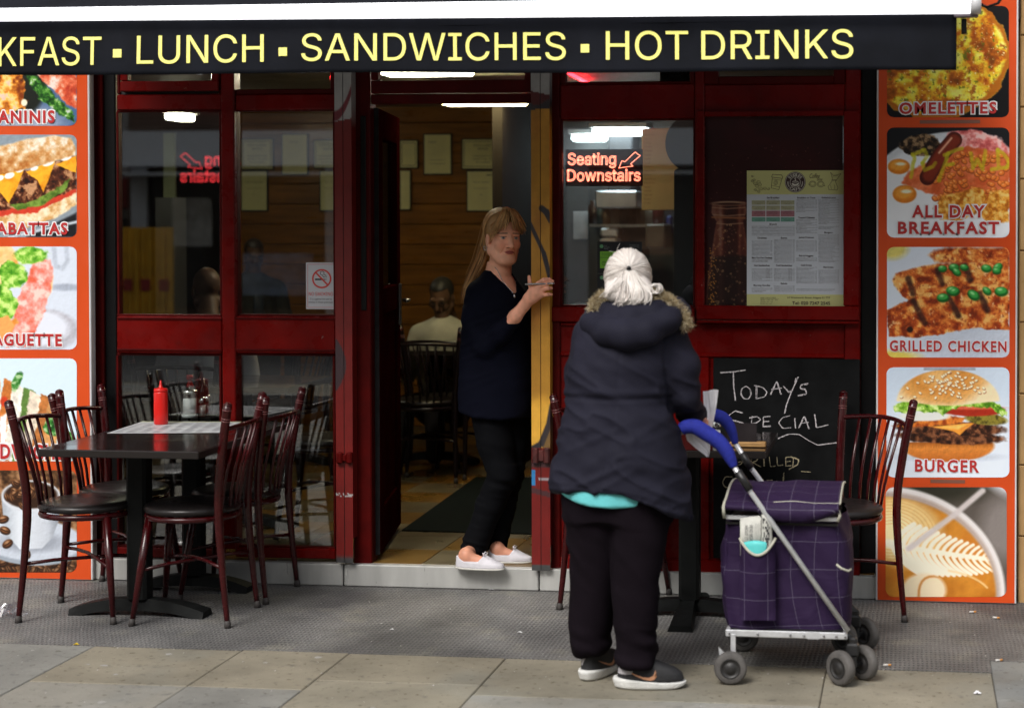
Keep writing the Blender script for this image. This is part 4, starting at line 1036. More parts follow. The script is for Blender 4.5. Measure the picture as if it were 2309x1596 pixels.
S2 = [[(430, 1370), (385, 1385), (358, 1422), (378, 1452), (420, 1448), (432, 1425), (405, 1432)], [(492, 1388), (486, 1466)], [(490, 1390), (530, 1400), (522, 1425), (492, 1432), (546, 1462)], [(566, 1405), (570, 1460)],
      [(600, 1398), (606, 1460), (642, 1456)], [(652, 1400), (657, 1456), (692, 1450)], [(705, 1402), (706, 1458)], [(705, 1402), (742, 1398)], [(706, 1430), (736, 1427)], [(706, 1458), (744, 1454)], [(756, 1402), (752, 1470)], [(738, 1398), (790, 1415), (784, 1448), (728, 1478)],
      [(366, 1525), (320, 1526), (303, 1560), (318, 1590), (360, 1602)], [(400, 1545), (404, 1604)], [(434, 1542), (437, 1602)], [(400, 1573), (436, 1570)], [(462, 1545), (466, 1600)], [(506, 1548), (486, 1575), (508, 1602)], [(524, 1545), (527, 1602)], [(562, 1542), (527, 1575), (566, 1602)],
      [(588, 1546), (590, 1602)], [(588, 1546), (622, 1544)], [(589, 1574), (616, 1572)], [(590, 1602), (624, 1600)], [(646, 1604), (644, 1548), (688, 1602), (694, 1500)], [(806, 1490), (862, 1494)]]
def chalk(strokes, name, mt, w):
    mb = MB(); r_ = random.Random(5)
    for st in strokes:
        pts = [np.array((1522+x*.3533, 535.5+y*.3533)) for x, y in st]
        L = [pts[0]]
        for a, c in zip(pts[:-1], pts[1:]):
            m_ = max(2, int(np.linalg.norm(c-a)/2.0))
            L += [a+(c-a)*(i/m_) for i in range(1, m_+1)]
        # round the corners a little
        for _ in range(2): L = [L[0]]+[(L[i-1]+2*L[i]+L[i+1])/4 for i in range(1, len(L)-1)]+[L[-1]]
        for ps in range(3):
            off = np.array([r_.uniform(-.9, .9), r_.uniform(-.7, .7)])*w*.5; ww = w*r_.uniform(.35, .6); V = []
            for i, q in enumerate(L):
                d = L[min(i+1, len(L)-1)]-L[max(i-1, 0)]; d = d/(np.linalg.norm(d)+1e-9); nn = np.array([-d[1], d[0]])
                jj = np.array([r_.uniform(-.3, .3), r_.uniform(-.3, .3)]); k = ww*r_.uniform(.6, 1.2)
                for sg in (-1, 1):
                    z = q+off+jj+nn*sg*k*.5; a = P(z[0], z[1], BY); V.append((a[0], BY-.0006-.0003*ps, a[2]))
            mb.add(V, [(2*i, 2*i+1, 2*i+3, 2*i+2) for i in range(len(L)-1) if r_.random() > .06])
    return mb.build(name, mt, cb)
chalk(S1, 'chalk_lettering', m_chalk, 2.9); chalk(S2, 'chalk_lettering', m_chalk2, 2.7)

# --- menu behind the glass of the right window, over a dark red drinks print
MY = .0185
mp = Pic(1590, 263, 1900, 689, (52, 8, 10), rad=1, nx=230, Y=.019)
p = mp
p.over((34, 4, 6), np.clip((690-p.Yp)/420, 0, 1)*.5); p.over((70, 12, 16), np.clip((p.n(70, 3)-.5)*2, 0, .6))
for i in range(240):
    x, y = random.uniform(1592, 1898), random.uniform(330, 690); p.over((170, 120, 110), p.ell(x, y, .9, .9, 0, 1)*random.uniform(.2, .8))
bt = p.poly([(1606, 458), (1680, 455), (1684, 475), (1676, 500), (1680, 520), (1700, 640), (1712, 690), (1592, 690), (1595, 640), (1612, 520), (1616, 500), (1604, 480)], 3)
u_ = np.clip(np.abs(p.Xp-1648)/(36+np.clip(p.Yp-520, 0, 200)*.14), 0, 1); t = .25+.45*u_**2+.30*np.exp(-((p.Xp-1626)/6)**2)+.22*np.exp(-((p.Xp-1668)/4)**2)+.18*(p.n(9, 5)-.5); p.over(p.ramp(t, [(.2, (38, 12, 8)), (.4, (84, 34, 20)), (.6, (140, 84, 60)), (.85, (206, 176, 156))]), bt*.7)
for y_ in (468, 484, 503): p.over((176, 140, 112), p.stroke([(1606, y_), (1640, y_+3), (1681, y_)], 1.2, 2)*bt*.8)
p.over((190, 160, 130), p.ell(1644, 459, 38, 5, 0, 3)); p.over((60, 20, 12), p.ell(1644, 460, 32, 3, 0, 2)); p.over((150, 96, 60), p.stroke([(1606, 490), (1680, 492)], 2, 3)); p.over((24, 8, 6), p.poly([(1606, 578), (1690, 576), (1712, 690), (1592, 690)], 6, 8)*.75)
for i in range(160):
    x, y = random.uniform(1600, 1700), random.uniform(500, 688); r_ = random.uniform(.8, 2.6); p.over((206, 170, 120), (p.ell(x, y, r_, r_, 0, 1)-p.ell(x, y, r_*.6, r_*.6, 0, 1)).clip(0, 1)*bt*random.uniform(.3, .9))
for i in range(60):
    x = random.uniform(1602, 1618); p.over((200, 140, 60), p.ell(x-(random.random()*8), random.uniform(560, 690), 1.4, 1.4, 0, 1)*.9)
wp = empty('drinks_print', (FX(1745, .02), .02, 1.2), 'dark red window print with a beaded cola bottle neck behind glass', 'window print')
p.build(wp, m_print, 'print_sheet')
mn = empty('menu_poster', (FX(1793, MY), MY, 1.2), 'tall cafe menu sheet with olive header and price lists in right window', 'menu')
def Mx(z): return 1662.9+z*.2119
def My(z): return 366.4+z*.2119
MF = .0165   # menu face is on the street side of the glass line by a hair
m_pap = mat('menu paper', (.60, .64, .70), .5); m_olv = mat('menu olive band', (.60, .60, .25), .5); m_ink = mat('menu brown ink', (.045, .02, .02), .6); m_lav = mat('menu white ink', (.7, .68, .6), .6)
def MR(mb, a, bq, c, d, rise, mi=0): FR(mb, Mx(a), My(bq), Mx(c), My(d), MF-rise, MF-rise+.0003, 0, mi=mi)
mb = MB(); MR(mb, 100, 86, 1131, 1539, 0, 0); mb.build('sheet', m_pap, mn)
for q in ((100, 86, 1131, 340), (100, 1404, 1131, 1539)): mb = MB(); MR(mb, *q, .0005); mb.build('colour_band', m_olv, mn)
mb = MB(); pal = [mat('menu box cream', (.42, .42, .27), .5), mat('menu box pink', (.40, .17, .20), .5), mat('menu box green', (.16, .38, .30), .5)]
for r_, (y0, y1, mi) in enumerate(((404, 452, 0), (460, 508, 0), (514, 576, 1), (583, 630, 2))):
    for c_ in range(3): MR(mb, 152+154*c_, y0, 298+154*c_, y1, .0005, mi)
mb.build('price_box', pal, mn)
tx = MB()
def L_(s, x, y, h=11, al='L', maxw=None, sh=0, sans=True): put_line(tx, s, Mx(x), My(y), h*.2119, MF, .0012, al, sans, shear=sh, maxw=maxw*.2119 if maxw else None)
def head(s, cx, y, w_): v = text_geo(s, .012, 0, 2)[0]; put_text(tx, s, Mx(cx-w_/2), My(y-17), Mx(cx+w_/2), My(y+1+ (4 if any(q in s for q in 'gpyJ') else 0)), MF, .0012, offset=.018, res=2)
def dotted(x0, x1, y): MR(tx, x0, y-2, x1, y-.6, .001)
def rows(x0, x1, y0, dy, items, h=9.5):
    for i, it in enumerate(items):
        y = y0+dy*i; nm, pr_ = it if isinstance(it, tuple) else (it, '')
        if not nm: continue
        v = text_geo(nm, 0, 0, 1, False, 1.0, True)[0]; wd = min(v[:, 0].max()*h/CAPH, (x1-x0)*(.74 if pr_ else 1))
        L_(nm, x0, y, h, maxw=wd)
        if pr_: L_(pr_, x1, y, h, 'R'); dotted(x0+wd+4, x1-26, y)
head('Set Breakfast', 380, 384, 134); L_('All served with 2 Toasts & Tea or Coffee', 380, 398, 6, 'C')
for r_, (y, a) in enumerate(((423, ('Set 1', 'Set 2', 'Set 3')), (478, ('Set 4', 'Set 5', 'Set 6')))):
    for c_, nm in enumerate(a): rows(160+154*c_, 292+154*c_, y, 10, [(nm, ('8.20', '8.20', '8.50', '8.50', '7.20', '7.70')[r_*3+c_])]); L_(('1 Egg, 2 Bacon, 1 Sausage', '1 Egg, 2 Bacon, 1 Sausage', '1 Egg, 1 Bacon, 1 Sausage', '1 Egg, 1 Beef Sausage', '1 Egg, 2 Bacon', 'Scrambled Egg, 2 Hash Browns')[r_*3+c_], 225+154*c_, y+13, 7, 'C', 132); L_(('Chips & Beans', 'Black Pudding & Beans', 'Bubble & Beans', 'Bacon, Mushrooms & Chips', '1 Sausage & Beans', '2 Bacon & Beans')[r_*3+c_], 225+154*c_, y+23, 7, 'C', 132)
for c_, (a, pz) in enumerate((('Healthy Breakfast', '8.50'), ('Full English Breakfast', '9.20'), ('Mega Breakfast', '9.90'))): L_(a, 225+154*c_, 531, 9, 'C', 134); L_('2 Eggs, 2 Bacon, 2 Sausages', 225+154*c_, 543, 7, 'C', 132); L_('Mushrooms, Beans & Tomato', 225+154*c_, 553, 7, 'C', 132); L_(pz, 225+154*c_, 568, 9, 'C')
for c_ in range(3): rows(160+154*c_, 292+154*c_, 600, 10, [('Veg %d' % (c_+1), ('8.20', '6.70', '7.20')[c_])]); L_('Egg, Mushrooms, Bubble', 225+154*c_, 613, 7, 'C', 132); L_('& 3 Hash Browns', 225+154*c_, 624, 7, 'C', 132)
head('Brunch', 380, 665, 76)
rows(152, 607, 684, 15.6, [('Egg Florentine  2 Poached Eggs on English Muffin with Spinach', '8.80'), ('Egg Royale  2 Poached Eggs on English Muffin with Smoked Salmon', '9.80'), ('Egg Benedict  2 Poached Eggs on English Muffin with Ham', '9.00'), ('American Breakfast 1  2 Poached Eggs, 2 Pancakes with Maple Syrup', '9.50'), ('American Breakfast 2  2 Scrambled Eggs, 2 Pancakes with Maple Syrup', '9.00'), ('Banana Pancake  3 Pancakes with Maple Syrup topped with Banana', '8.50'), ('Nutella Pancake  3 Pancakes topped with Nutella', '8.50')])
head('Omelettes', 262, 812, 98); rows(152, 370, 838, 13.8, [('Plain', '7.50'), ('Cheese', '8.00'), ('Ham', '8.00'), ('Ham & Cheese', '8.50'), ('Mushroom & Cheese', '8.50'), ('Chicken', '8.50'), ('Chicken & Cheese', '8.80'), ('Bacon & Cheese', '8.80'), ('Spanish', '9.00'), 'Cheese, Tomato, Onion, Mushroom, Peas', ('Spinach & Cheese', '8.50'), ('Smoked Salmon', '8.80')])
head('Extras', 496, 812, 66); rows(388, 607, 826, 12.6, [('Fried Slice', '1.00'), ('Fried Onion', '1.00'), ('Egg', '1.20'), ('Bubble', '1.50'), ('Tomato', '1.20'), ('Tin Tomatoes', '1.20'), ('Beef Sausage', '1.50'), ('Veggie Sausage', '1.50'), ('Onion Rings', '1.50'), ('Bacon', '1.50'), ('Sausage', '1.50'), ('Peas', '1.00'), ('Black Pudding', '1.50'), ('Hash Brown', '1.20'), ('Frankfurter', '1.50'), ('Chips', '2.00'), ('Halloumi', '2.20'), ('2 Pancakes', '2.50'), ('Salmon', '2.50'), ('1/2 Avocado', '1.50')])
head('Make Your Own Omelettes', 262, 1022, 216); rows(152, 370, 1036, 12, [('Fillings', '0.80'), 'Cheese, Ham, Mushrooms, Tomatoes', 'Onions, Sweetcorn, Chicken, Spinach'])
head('Hot Sandwiches', 260, 1104, 164); rows(152, 370, 1135, 13.6, [('Fried Egg', '2.70 3.00 3.50'), ('Bacon', '2.90 3.30 3.70'), ('Sausage', '2.90 3.30 3.70'), ('Egg & Bacon', '3.40 3.80 4.20'), ('Egg & Sausage', '3.40 3.80 4.20'), ('Bacon & Sausage', '3.40 3.80 4.20'), ('Egg, Bacon & Sausage', '3.80 4.40 4.60'), ('BLT', '3.40 3.80 4.40'), 'Bacon, Lettuce, Tomato', ('Extra Filling', '0.50 0.50 0.50')])
head('Cold Sandwiches', 496, 1104, 170); rows(388, 607, 1135, 13.6, [('Cheddar Cheese', '2.90 3.20 3.70'), ('Egg & Cheese', '2.90 3.20 3.70'), ('Tuna Mayo', '2.90 3.30 3.70'), ('Chicken', '2.90 3.30 3.70'), ('Chicken Sweetcorn', '2.90 3.30 3.70'), ('Mexican Chicken', '2.90 3.30 3.70'), ('Honey Roast Ham', '2.90 3.20 3.70'), ('Smoked Salmon', '3.50 3.80 4.10'), ('Chicken, Bacon & Lettuce', '3.50 3.60 4.10'), ('Extra Salad', '0.50 0.50 0.50')])
head('Morning Goodies', 260, 1316, 176); rows(152, 370, 1340, 13, [('2 Slices of Toast with Butter', '1.50'), ('Extra', '0.80'), 'Jam, Honey, Marmalade, Marmite', 'Peanut Butter, Chocolate'])
head('Salads', 494, 1296, 68); rows(388, 607, 1319, 13.4, [('Ham Salad', '6.50'), ('Cheese Salad', '6.50'), ('Tuna Salad', '7.00'), ('Chicken Salad', '7.00'), ('Smoked Salmon Salad', '7.50')])
head('Breakfast on Toast', 733, 384, 192); rows(624, 845, 403, 13.8, [('2 Eggs on 2 Toast', '4.40'), ('3 Scrambled Eggs on 2 Toast', '4.80'), ('Beans on 2 Toast', '4.00'), ('Mushrooms on 2 Toast', '4.80'), ('Scrambled Eggs & Beans on 2 Toast', '5.70'), ('2 Poached Eggs on 2 Toast', '4.40'), ('2 Poached Eggs & Crushed', '6.50'), 'Avocado on 2 Toast', ('2 Poached Eggs', '7.00'), '& Salmon on 2 Toast'])
head('Toasted Ciabattas', 735, 596, 174); rows(624, 845, 614, 13.8, [('Mexican Chicken', '6.40'), 'Spicy Chicken, Cheese & Peppers', ('Escalope', '5.80'), 'Chicken Escalope, Cheese & Lettuce', ('Tuna Special', '5.80'), 'Tuna, Cheese & Onions', ('Bacon Special', '5.80'), 'Bacon, Cheese & Tomato', ('Crazy Melt', '6.00'), 'Chicken, Bacon, Cheese & Tomato', ('Ham & Cheese', '5.50')])
head('Jacket Potatoes', 732, 807, 160); rows(624, 845, 836, 13.8, [('Plain with Butter', '5.00'), ('Cheese', '5.80'), ('Baked Beans', '5.80'), ('Tuna', '6.50'), ('Bacon', '6.50'), ('Chilli Con Carne', '6.50'), ('Chicken', '6.50'), ('Cheese & Beans', '6.50'), ('Curry', '6.50')])
head('Fish & Nuggets', 731, 1002, 150); rows(624, 845, 1021, 13.6, [('Cod with Chips & Peas', '9.00'), ('Fish Fingers with Chips & Peas', '6.00'), ('Chicken Nuggets (6pcs) with Chips', '6.50')])
head('Cold Drinks', 732, 1102, 114); rows(624, 845, 1120, 13.8, [('Cans', '1.50'), 'Coke, Diet Coke, Fanta Orange, Lemon', 'Sprite, Dr, Pepper, Ginger Beer', ('Perrier', '1.50'), ('Water', '1.00'), ('Lemonade', '1.50'), ('Oasis', '2.00'), ('Redbull', '2.50'), ('Sunland Orange Juice', '2.00'), ('Sunland Apple Juice', '2.00'), ('Bottle Coke', '2.00'), ('Bottle Ribena', '2.00'), ('Yazoo (Chocolate, Strawberry)', '2.00')])
head('Grilled & Lunch', 971, 384, 150); rows(861, 1080, 403, 13.4, [('Grilled Chicken Breast', '9.50'), 'Seasoned with Herbs, Served with Rice', ('Lasagne', '9.00'), 'Served with Chips & Salad', ('Chicken Curry', '8.50'), 'Served with Rice & Salad', ('Chilli Con Carne', '8.50'), 'Served with Rice & Salad', ('Chicken Escalope', '8.70'), 'Served with Chips & Salad', ('Chicken Escalope', '9.00'), 'With 2 Eggs, Chips & Beans', ('Gammon Steak', '8.70'), 'With Egg, Chips & Peas', ('Frankfurter Meal', '8.70'), '2 Frankfurters, Egg, Chips & Tomatoes', ('Chicken Kebab', '9.00'), 'Served with Rice & Salad', ('2 Eggs, 2 Burgers, Chips', '9.50'), 'Fried Onion & Beans', '', ('Chilli Escalope', '11.00'), 'Chicken Escalope topped with Chilli', '& Cheese, Served with Chips'])
head('Burgers', 968, 755, 86); rows(861, 1080, 775, 13.6, [('1/4 Pounder with Cheese', '4.70'), ('1/4 Pounder with Cheese & Egg', '5.40'), ('1/2 Pounder with Cheese', '5.50'), ('Bacon 1/4 Pounder with Cheese', '5.40'), ('Chicken Burger', '5.00'), ('Veggie Burger', '5.00'), ('Chicken Fillet Burger', '5.50'), ('Extra Chips', '2.50'), ('Super Charger Burger', '6.50'), 'Chicken Fillet Burger topped with Chilli', 'Cheese & Lettuce, Served with Chips', ('Chilly Chicken Burger', '6.50'), 'Chicken Fillet with Chilly, Cheese', 'Jalapenos & Lettuce, Served with Chips', ('Chilly Beef Burger', '6.50'), 'Beef Burger with Chilly, Cheese', 'Jalapenos & Lettuce, Served with Chips', ('Mega Burger', '7.50'), '1/2 Pounder, Egg, Bacon, Cheese', 'Onion & Lettuce, Served with Chips', ('Sizzles Tower Burger', '6.50'), '1/4 Pounder, Chicken, Egg, Hash Brown'])
head('Hot Drinks', 968, 1123, 106); rows(861, 1080, 1148, 13.8, [('Tea', '1.50'), ('Herbal Tea', '2.00'), ('Coffee', '2.40'), ('Americano', '2.40'), ('Latte', '2.80'), ('Cappuccino', '2.80'), ('Hot Chocolate', '2.80'), ('Single Espresso', '2.00'), ('Double Espresso', '2.50'), ('Mocha', '2.80'), ('Macchiato', '2.60')])
L_('FOOD ALLERGY NOTICE: Our foods may contain allergens. If you have a food allergy', 626, 1351, 10, maxw=452, sh=.15); L_('or a special dietary requirement please inform a member of our staff. Thank you.', 626, 1364, 10, maxw=452, sh=.15)
L_('OPEN 7 DAYS A WEEK', 243, 1446, 15, maxw=200, sh=.15); dotted(243, 443, 1452); L_('Monday - Friday: 7am - 4pm', 243, 1466, 13, maxw=222, sh=.15); L_('Saturday: 7am - 2pm', 243, 1486, 13, maxw=166, sh=.15); L_('Sunday: 7am - 4pm', 243, 1506, 13, maxw=152, sh=.15)
put_text(tx, '14 Wentworth Street Aldgate E1 7TF', Mx(532), My(1430), Mx(985), My(1452), MF, .0012, offset=.012); put_text(tx, 'Tel: 020 7247 2545', Mx(584), My(1481), Mx(985), My(1512), MF, .0012, offset=.025)
tx.build('menu_lettering', m_ink, mn)
# header drawings
dr = MB()
def ring(cx, cy, rx, ry, w_, a0=0, a1=360, rot=0, mbx=dr, mi=0, rise=.0012, seg=28):
    V = []; ro = math.radians(rot)
    for i in range(seg+1):
        a = math.radians(a0+(a1-a0)*i/seg)
        for k in (-1, 1):
            x, y = (rx+k*w_/2)*math.cos(a), (ry+k*w_/2)*math.sin(a); X, Yy = cx+x*math.cos(ro)-y*math.sin(ro), cy+x*math.sin(ro)+y*math.cos(ro)
            q = P(Mx(X), My(Yy), MF); V.append((q[0], MF-rise, q[2]))
    mbx.add(V, [(2*i, 2*i+1, 2*i+3, 2*i+2) for i in range(seg)], mi=mi)
def disc(cx, cy, r_, mbx, mi, rise):
    V = []
    for i in range(40):
        a = 2*math.pi*i/40; q = P(Mx(cx+r_*math.cos(a)), My(cy-r_*math.sin(a)), MF); V.append((q[0], MF-rise, q[2]))
    mbx.add(V, [tuple(range(40))], mi=mi)
def pl(pts, w_=3, mbx=dr, mi=0, rise=.0012):
    for (ax, ay), (bx, by) in zip(pts[:-1], pts[1:]):
        d = math.hypot(bx-ax, by-ay)+1e-9; nx_, ny_ = -(by-ay)/d*w_/2, (bx-ax)/d*w_/2
        V = [P(Mx(x), My(y), MF) for x, y in ((ax+nx_, ay+ny_), (ax-nx_, ay-ny_), (bx-nx_, by-ny_), (bx+nx_, by+ny_))]
        mbx.add([(q[0], MF-rise, q[2]) for q in V], [(0, 1, 2, 3)], mi=mi)
for x, y, r_ in ((158, 148, 10), (158, 200, 15), (176, 188, 15), (190, 226, 20), (226, 210, 20), (236, 236, 20), (205, 252, 20), (247, 280, 22), (190, 292, 15), (225, 310, 16), (292, 278, 18), (332, 283, 14)):
    ring(x, y, r_, r_*.68, 3, rot=(x*7) % 80-40); ring(x, y, r_*.8, r_*.12, 2, 0, 180, rot=(x*7) % 80-40)
pl([(366, 150), (372, 128), (470, 134), (482, 160), (480, 172), (364, 158), (366, 150)], 5); pl([(372, 165), (360, 272), (440, 292), (474, 172)], 4); pl([(366, 178), (470, 192)], 3); pl([(362, 246), (448, 262)], 3); ring(408, 216, 20, 25, 3, rot=10); ring(408, 216, 8, 16, 3, rot=10)
pl([(990, 105), (1020, 140), (1060, 135), (1102, 120), (1066, 170), (1042, 205), (1070, 270), (1060, 295), (975, 292), (964, 262), (1002, 205), (1010, 170), (990, 105)], 4); pl([(1006, 190), (1056, 190)], 8); pl([(1010, 150), (1036, 146), (1070, 140)], 3); pl([(990, 240), (1000, 285)], 3); pl([(1030, 235), (1036, 288)], 3)
ring(800, 230, 36, 30, 4); ring(886, 232, 36, 30, 4); ring(800, 228, 24, 19, 3); ring(886, 230, 24, 19, 3); pl([(770, 238), (756, 232)], 6); pl([(918, 244), (932, 252)], 6)
put_text(dr, 'Coffee', Mx(768), My(120), Mx(876), My(168), MF, .0012, shear=.3); put_text(dr, 'time', Mx(846), My(166), Mx(904), My(196), MF, .0012, shear=.3)
disc(615, 210, 111, dr, 0, .0010); ring(615, 210, 103, 103, 4, mbx=dr, mi=1, rise=.0014, seg=48); ring(615, 212, 55, 55, 4, mbx=dr, mi=1, rise=.0014, seg=36); ring(615, 222, 30, 18, 16, 0, 180, mbx=dr, mi=1, rise=.0014); ring(614, 206, 28, 7, 5, mbx=dr, mi=1, rise=.0015); ring(646, 218, 9, 10, 4, -90, 90, mbx=dr, mi=1, rise=.0015); ring(615, 246, 38, 6, 4, mbx=dr, mi=1, rise=.0015); pl([(612, 196), (622, 184), (610, 176), (618, 164)], 7, dr, 1, .0015)
def arc_text(s, cx, cy, r_, a0, a1, h, inv):
    for i, chx in enumerate(s):
        a = math.radians(a0+(a1-a0)*i/(len(s)-1)); v, f = text_geo(chx, .02, 0, 2); w_ = v[:, 0].max()-v[:, 0].min(); v = v-np.array([v[:, 0].min()+w_/2, 0])
        k = h/CAPH; V = []
        for q in v:
            x, y = q[0]*k, q[1]*k
            if not inv: rr, aa = r_+y, a-x/r_
            else: rr, aa = r_+h-y, a+x/r_
            z = P(Mx(cx+rr*math.cos(aa)), My(cy-rr*math.sin(aa)), MF); V.append((z[0], MF-.0016, z[2]))
        dr.add(V, f, mi=1)
arc_text('SIZZLES', 615, 210, 64, 140, 40, 27, False); arc_text('CAFE', 615, 210, 66, 236, 304, 27, True)
for sg in (-1, 1):
    for k in range(5): a = 178+k*9; x = 615+sg*78*abs(math.cos(math.radians(a))); y = 210+78*math.sin(math.radians(a-178)); ring(x, y, 7, 3, 3, rot=sg*(60-k*10), mbx=dr, mi=1, rise=.0015, seg=10)
dr.build('header_artwork', [m_ink, m_lav], mn)

# --- no smoking sign
NY = .034
ns = empty('no_smoking_sign', (FX(722, NY), NY, 1.2), 'white no smoking sign with red ring stuck in left bay window', 'sign')
FR(MB(), 690, 592, 755, 697, NY, NY+.002, .0).build('sign_plate', mat('sign white', (.52, .54, .58), .4), ns)
sg_r = mat('sign red', (.62, .05, .04), .4); sg_k = mat('sign black', (.02, .02, .02), .4)
mb = MB()
def Nring(cx, cy, r_, w_, mi, a0=0, a1=360, rise=.0006, seg=40, ry=None):
    V = []
    for i in range(seg+1):
        a = math.radians(a0+(a1-a0)*i/seg)
        for k in (-1, 1):
            q = P(cx+(r_+k*w_/2)*math.cos(a), cy-((ry or r_)+k*w_/2)*math.sin(a), NY); V.append((q[0], NY-rise, q[2]))
    mb.add(V, [(2*i+1, 2*i, 2*i+2, 2*i+3) for i in range(seg)], mi=mi)
def Nline(pts, w_, mi, rise=.0006):
    for (ax, ay), (bx, by) in zip(pts[:-1], pts[1:]):
        d = math.hypot(bx-ax, by-ay)+1e-9; nx_, ny_ = -(by-ay)/d*w_/2, (bx-ax)/d*w_/2
        V = [P(x, y, NY) for x, y in ((ax-nx_, ay-ny_), (ax+nx_, ay+ny_), (bx+nx_, by+ny_), (bx-nx_, by-ny_))]; mb.add([(q[0], NY-rise, q[2]) for q in V], [(0, 1, 2, 3)], mi=mi)
Nline([(710.5, 630), (730, 630)], 3.4, 1); Nline([(732, 628.3), (732, 632)], 1.2, 1); Nline([(735, 628.3), (735, 632)], 1.2, 1)
Nline([(735.5, 626), (735, 621), (730, 619), (731, 614), (727, 611.5), (722, 613.5), (723, 619), (727, 620), (729, 624), (733, 625)], 1.3, 1)
Nring(725.5, 628.5, 20, 3.6, 0, rise=.0009); Nline([(712, 614.5), (739, 642.5)], 3.6, 0, .0009)
Nline([(694, 596), (752, 596)], .8, 0); Nline([(694, 596), (694, 693), (752, 693)], .8, 0)
put_text(mb, 'NO SMOKING', 696.5, 658.5, 750.5, 667, NY, .0008, offset=.02, mi=0, sans=True); put_text(mb, 'It is against the law to', 699, 672, 748, 677.5, NY, .0008, mi=1, sans=True, res=1); put_text(mb, 'smoke in these premises', 696, 679, 750.5, 684.5, NY, .0008, mi=1, sans=True, res=1)
mb.build('sign_lettering', [sg_r, sg_k], ns)

# --- food hygiene sticker
HY = .036
hg = empty('hygiene_rating_sticker', (FX(1398, HY), HY, 1.2), 'black and green food hygiene sticker in window behind the white-haired head', 'sticker')
mb = MB(); FR(mb, 1347, 545, 1447, 616, HY, HY+.001, 0); FR(mb, 1347, 618, 1447, 652, HY, HY+.001, 0); mb.build('card', mat('sticker black', (.008, .009, .012), .3), hg)
mb = MB(); FR(mb, 1353, 567, 1440, 605, HY-.0006, HY-.0002, 0); mb.build('green_field', mat('sticker green', (.16, .44, .02), .4), hg)
mb = MB(); put_text(mb, 'FOOD HYGIENE RATING', 1357.5, 570.5, 1437, 577, HY, .001, offset=.01, sans=True); FR(mb, 1353, 580.2, 1440, 581.2, HY-.001, HY-.0007, 0)
for i in range(6):
    cx = 1362+14.5*i; V = []
    for j in range(25):
        a = 2*math.pi*j/24
        for r_ in (4.0, 4.9): q = P(cx+r_*math.cos(a), 594-r_*math.sin(a), HY); V.append((q[0], HY-.001, q[2]))
    mb.add(V, [(2*j, 2*j+1, 2*j+3, 2*j+2) for j in range(24)]); put_text(mb, str(i), cx-1.4, 591, cx+1.4, 597, HY, .001, offset=.01, sans=True)
mb.build('sticker_lettering', sg_k, hg)
mb = MB()
for k, s_ in enumerate(('Food', 'Standards', 'Agency')): put_line(mb, s_, 1362, 555+k*3.6, 2.6, HY, .001, sans=True)
for k in range(3): put_line(mb, 'food.gov.uk/ratings and hygiene', 1441, 553+k*2.6, 1.5, HY, .001, 'R', True, maxw=22)
for cx, cy, r_ in ((1356.5, 555.5, 4.2), (1357, 626, 4.2)):
    V = [];
    for j in range(20): q = P(cx+r_*math.cos(j*.314159), cy-r_*math.sin(j*.314159), HY); V.append((q[0], HY-.001, q[2]))
    mb.add(V, [tuple(range(19, -1, -1))], mi=1)
mb.build('sticker_emblem', [mat('sticker grey', (.30, .36, .34), .5), mat('emblem green', (.10, .30, .14), .5)], hg)

# --- black vinyl cut-out inside the right window
VY = .05
pts = [(1567, 268), (1567, 689), (1520, 689), (1520, 387), (1522, 384), (1528, 380)]
for i in range(14):
    a = math.radians(243-i*(243-112)/13.); pts.append((1557+57*math.cos(a), 324-63*math.sin(a)))
poly = [(float(P(x, y, VY)[0]), float(P(x, y, VY)[2])) for x, y in pts]
vc = MB().prism(poly, VY, VY+.0015).build('window_vinyl', mat('black vinyl', (.006, .006, .007), .35)); tag(vc, 'black round-topped vinyl cut-out stuck behind window glass beside the mullion', 'window vinyl')

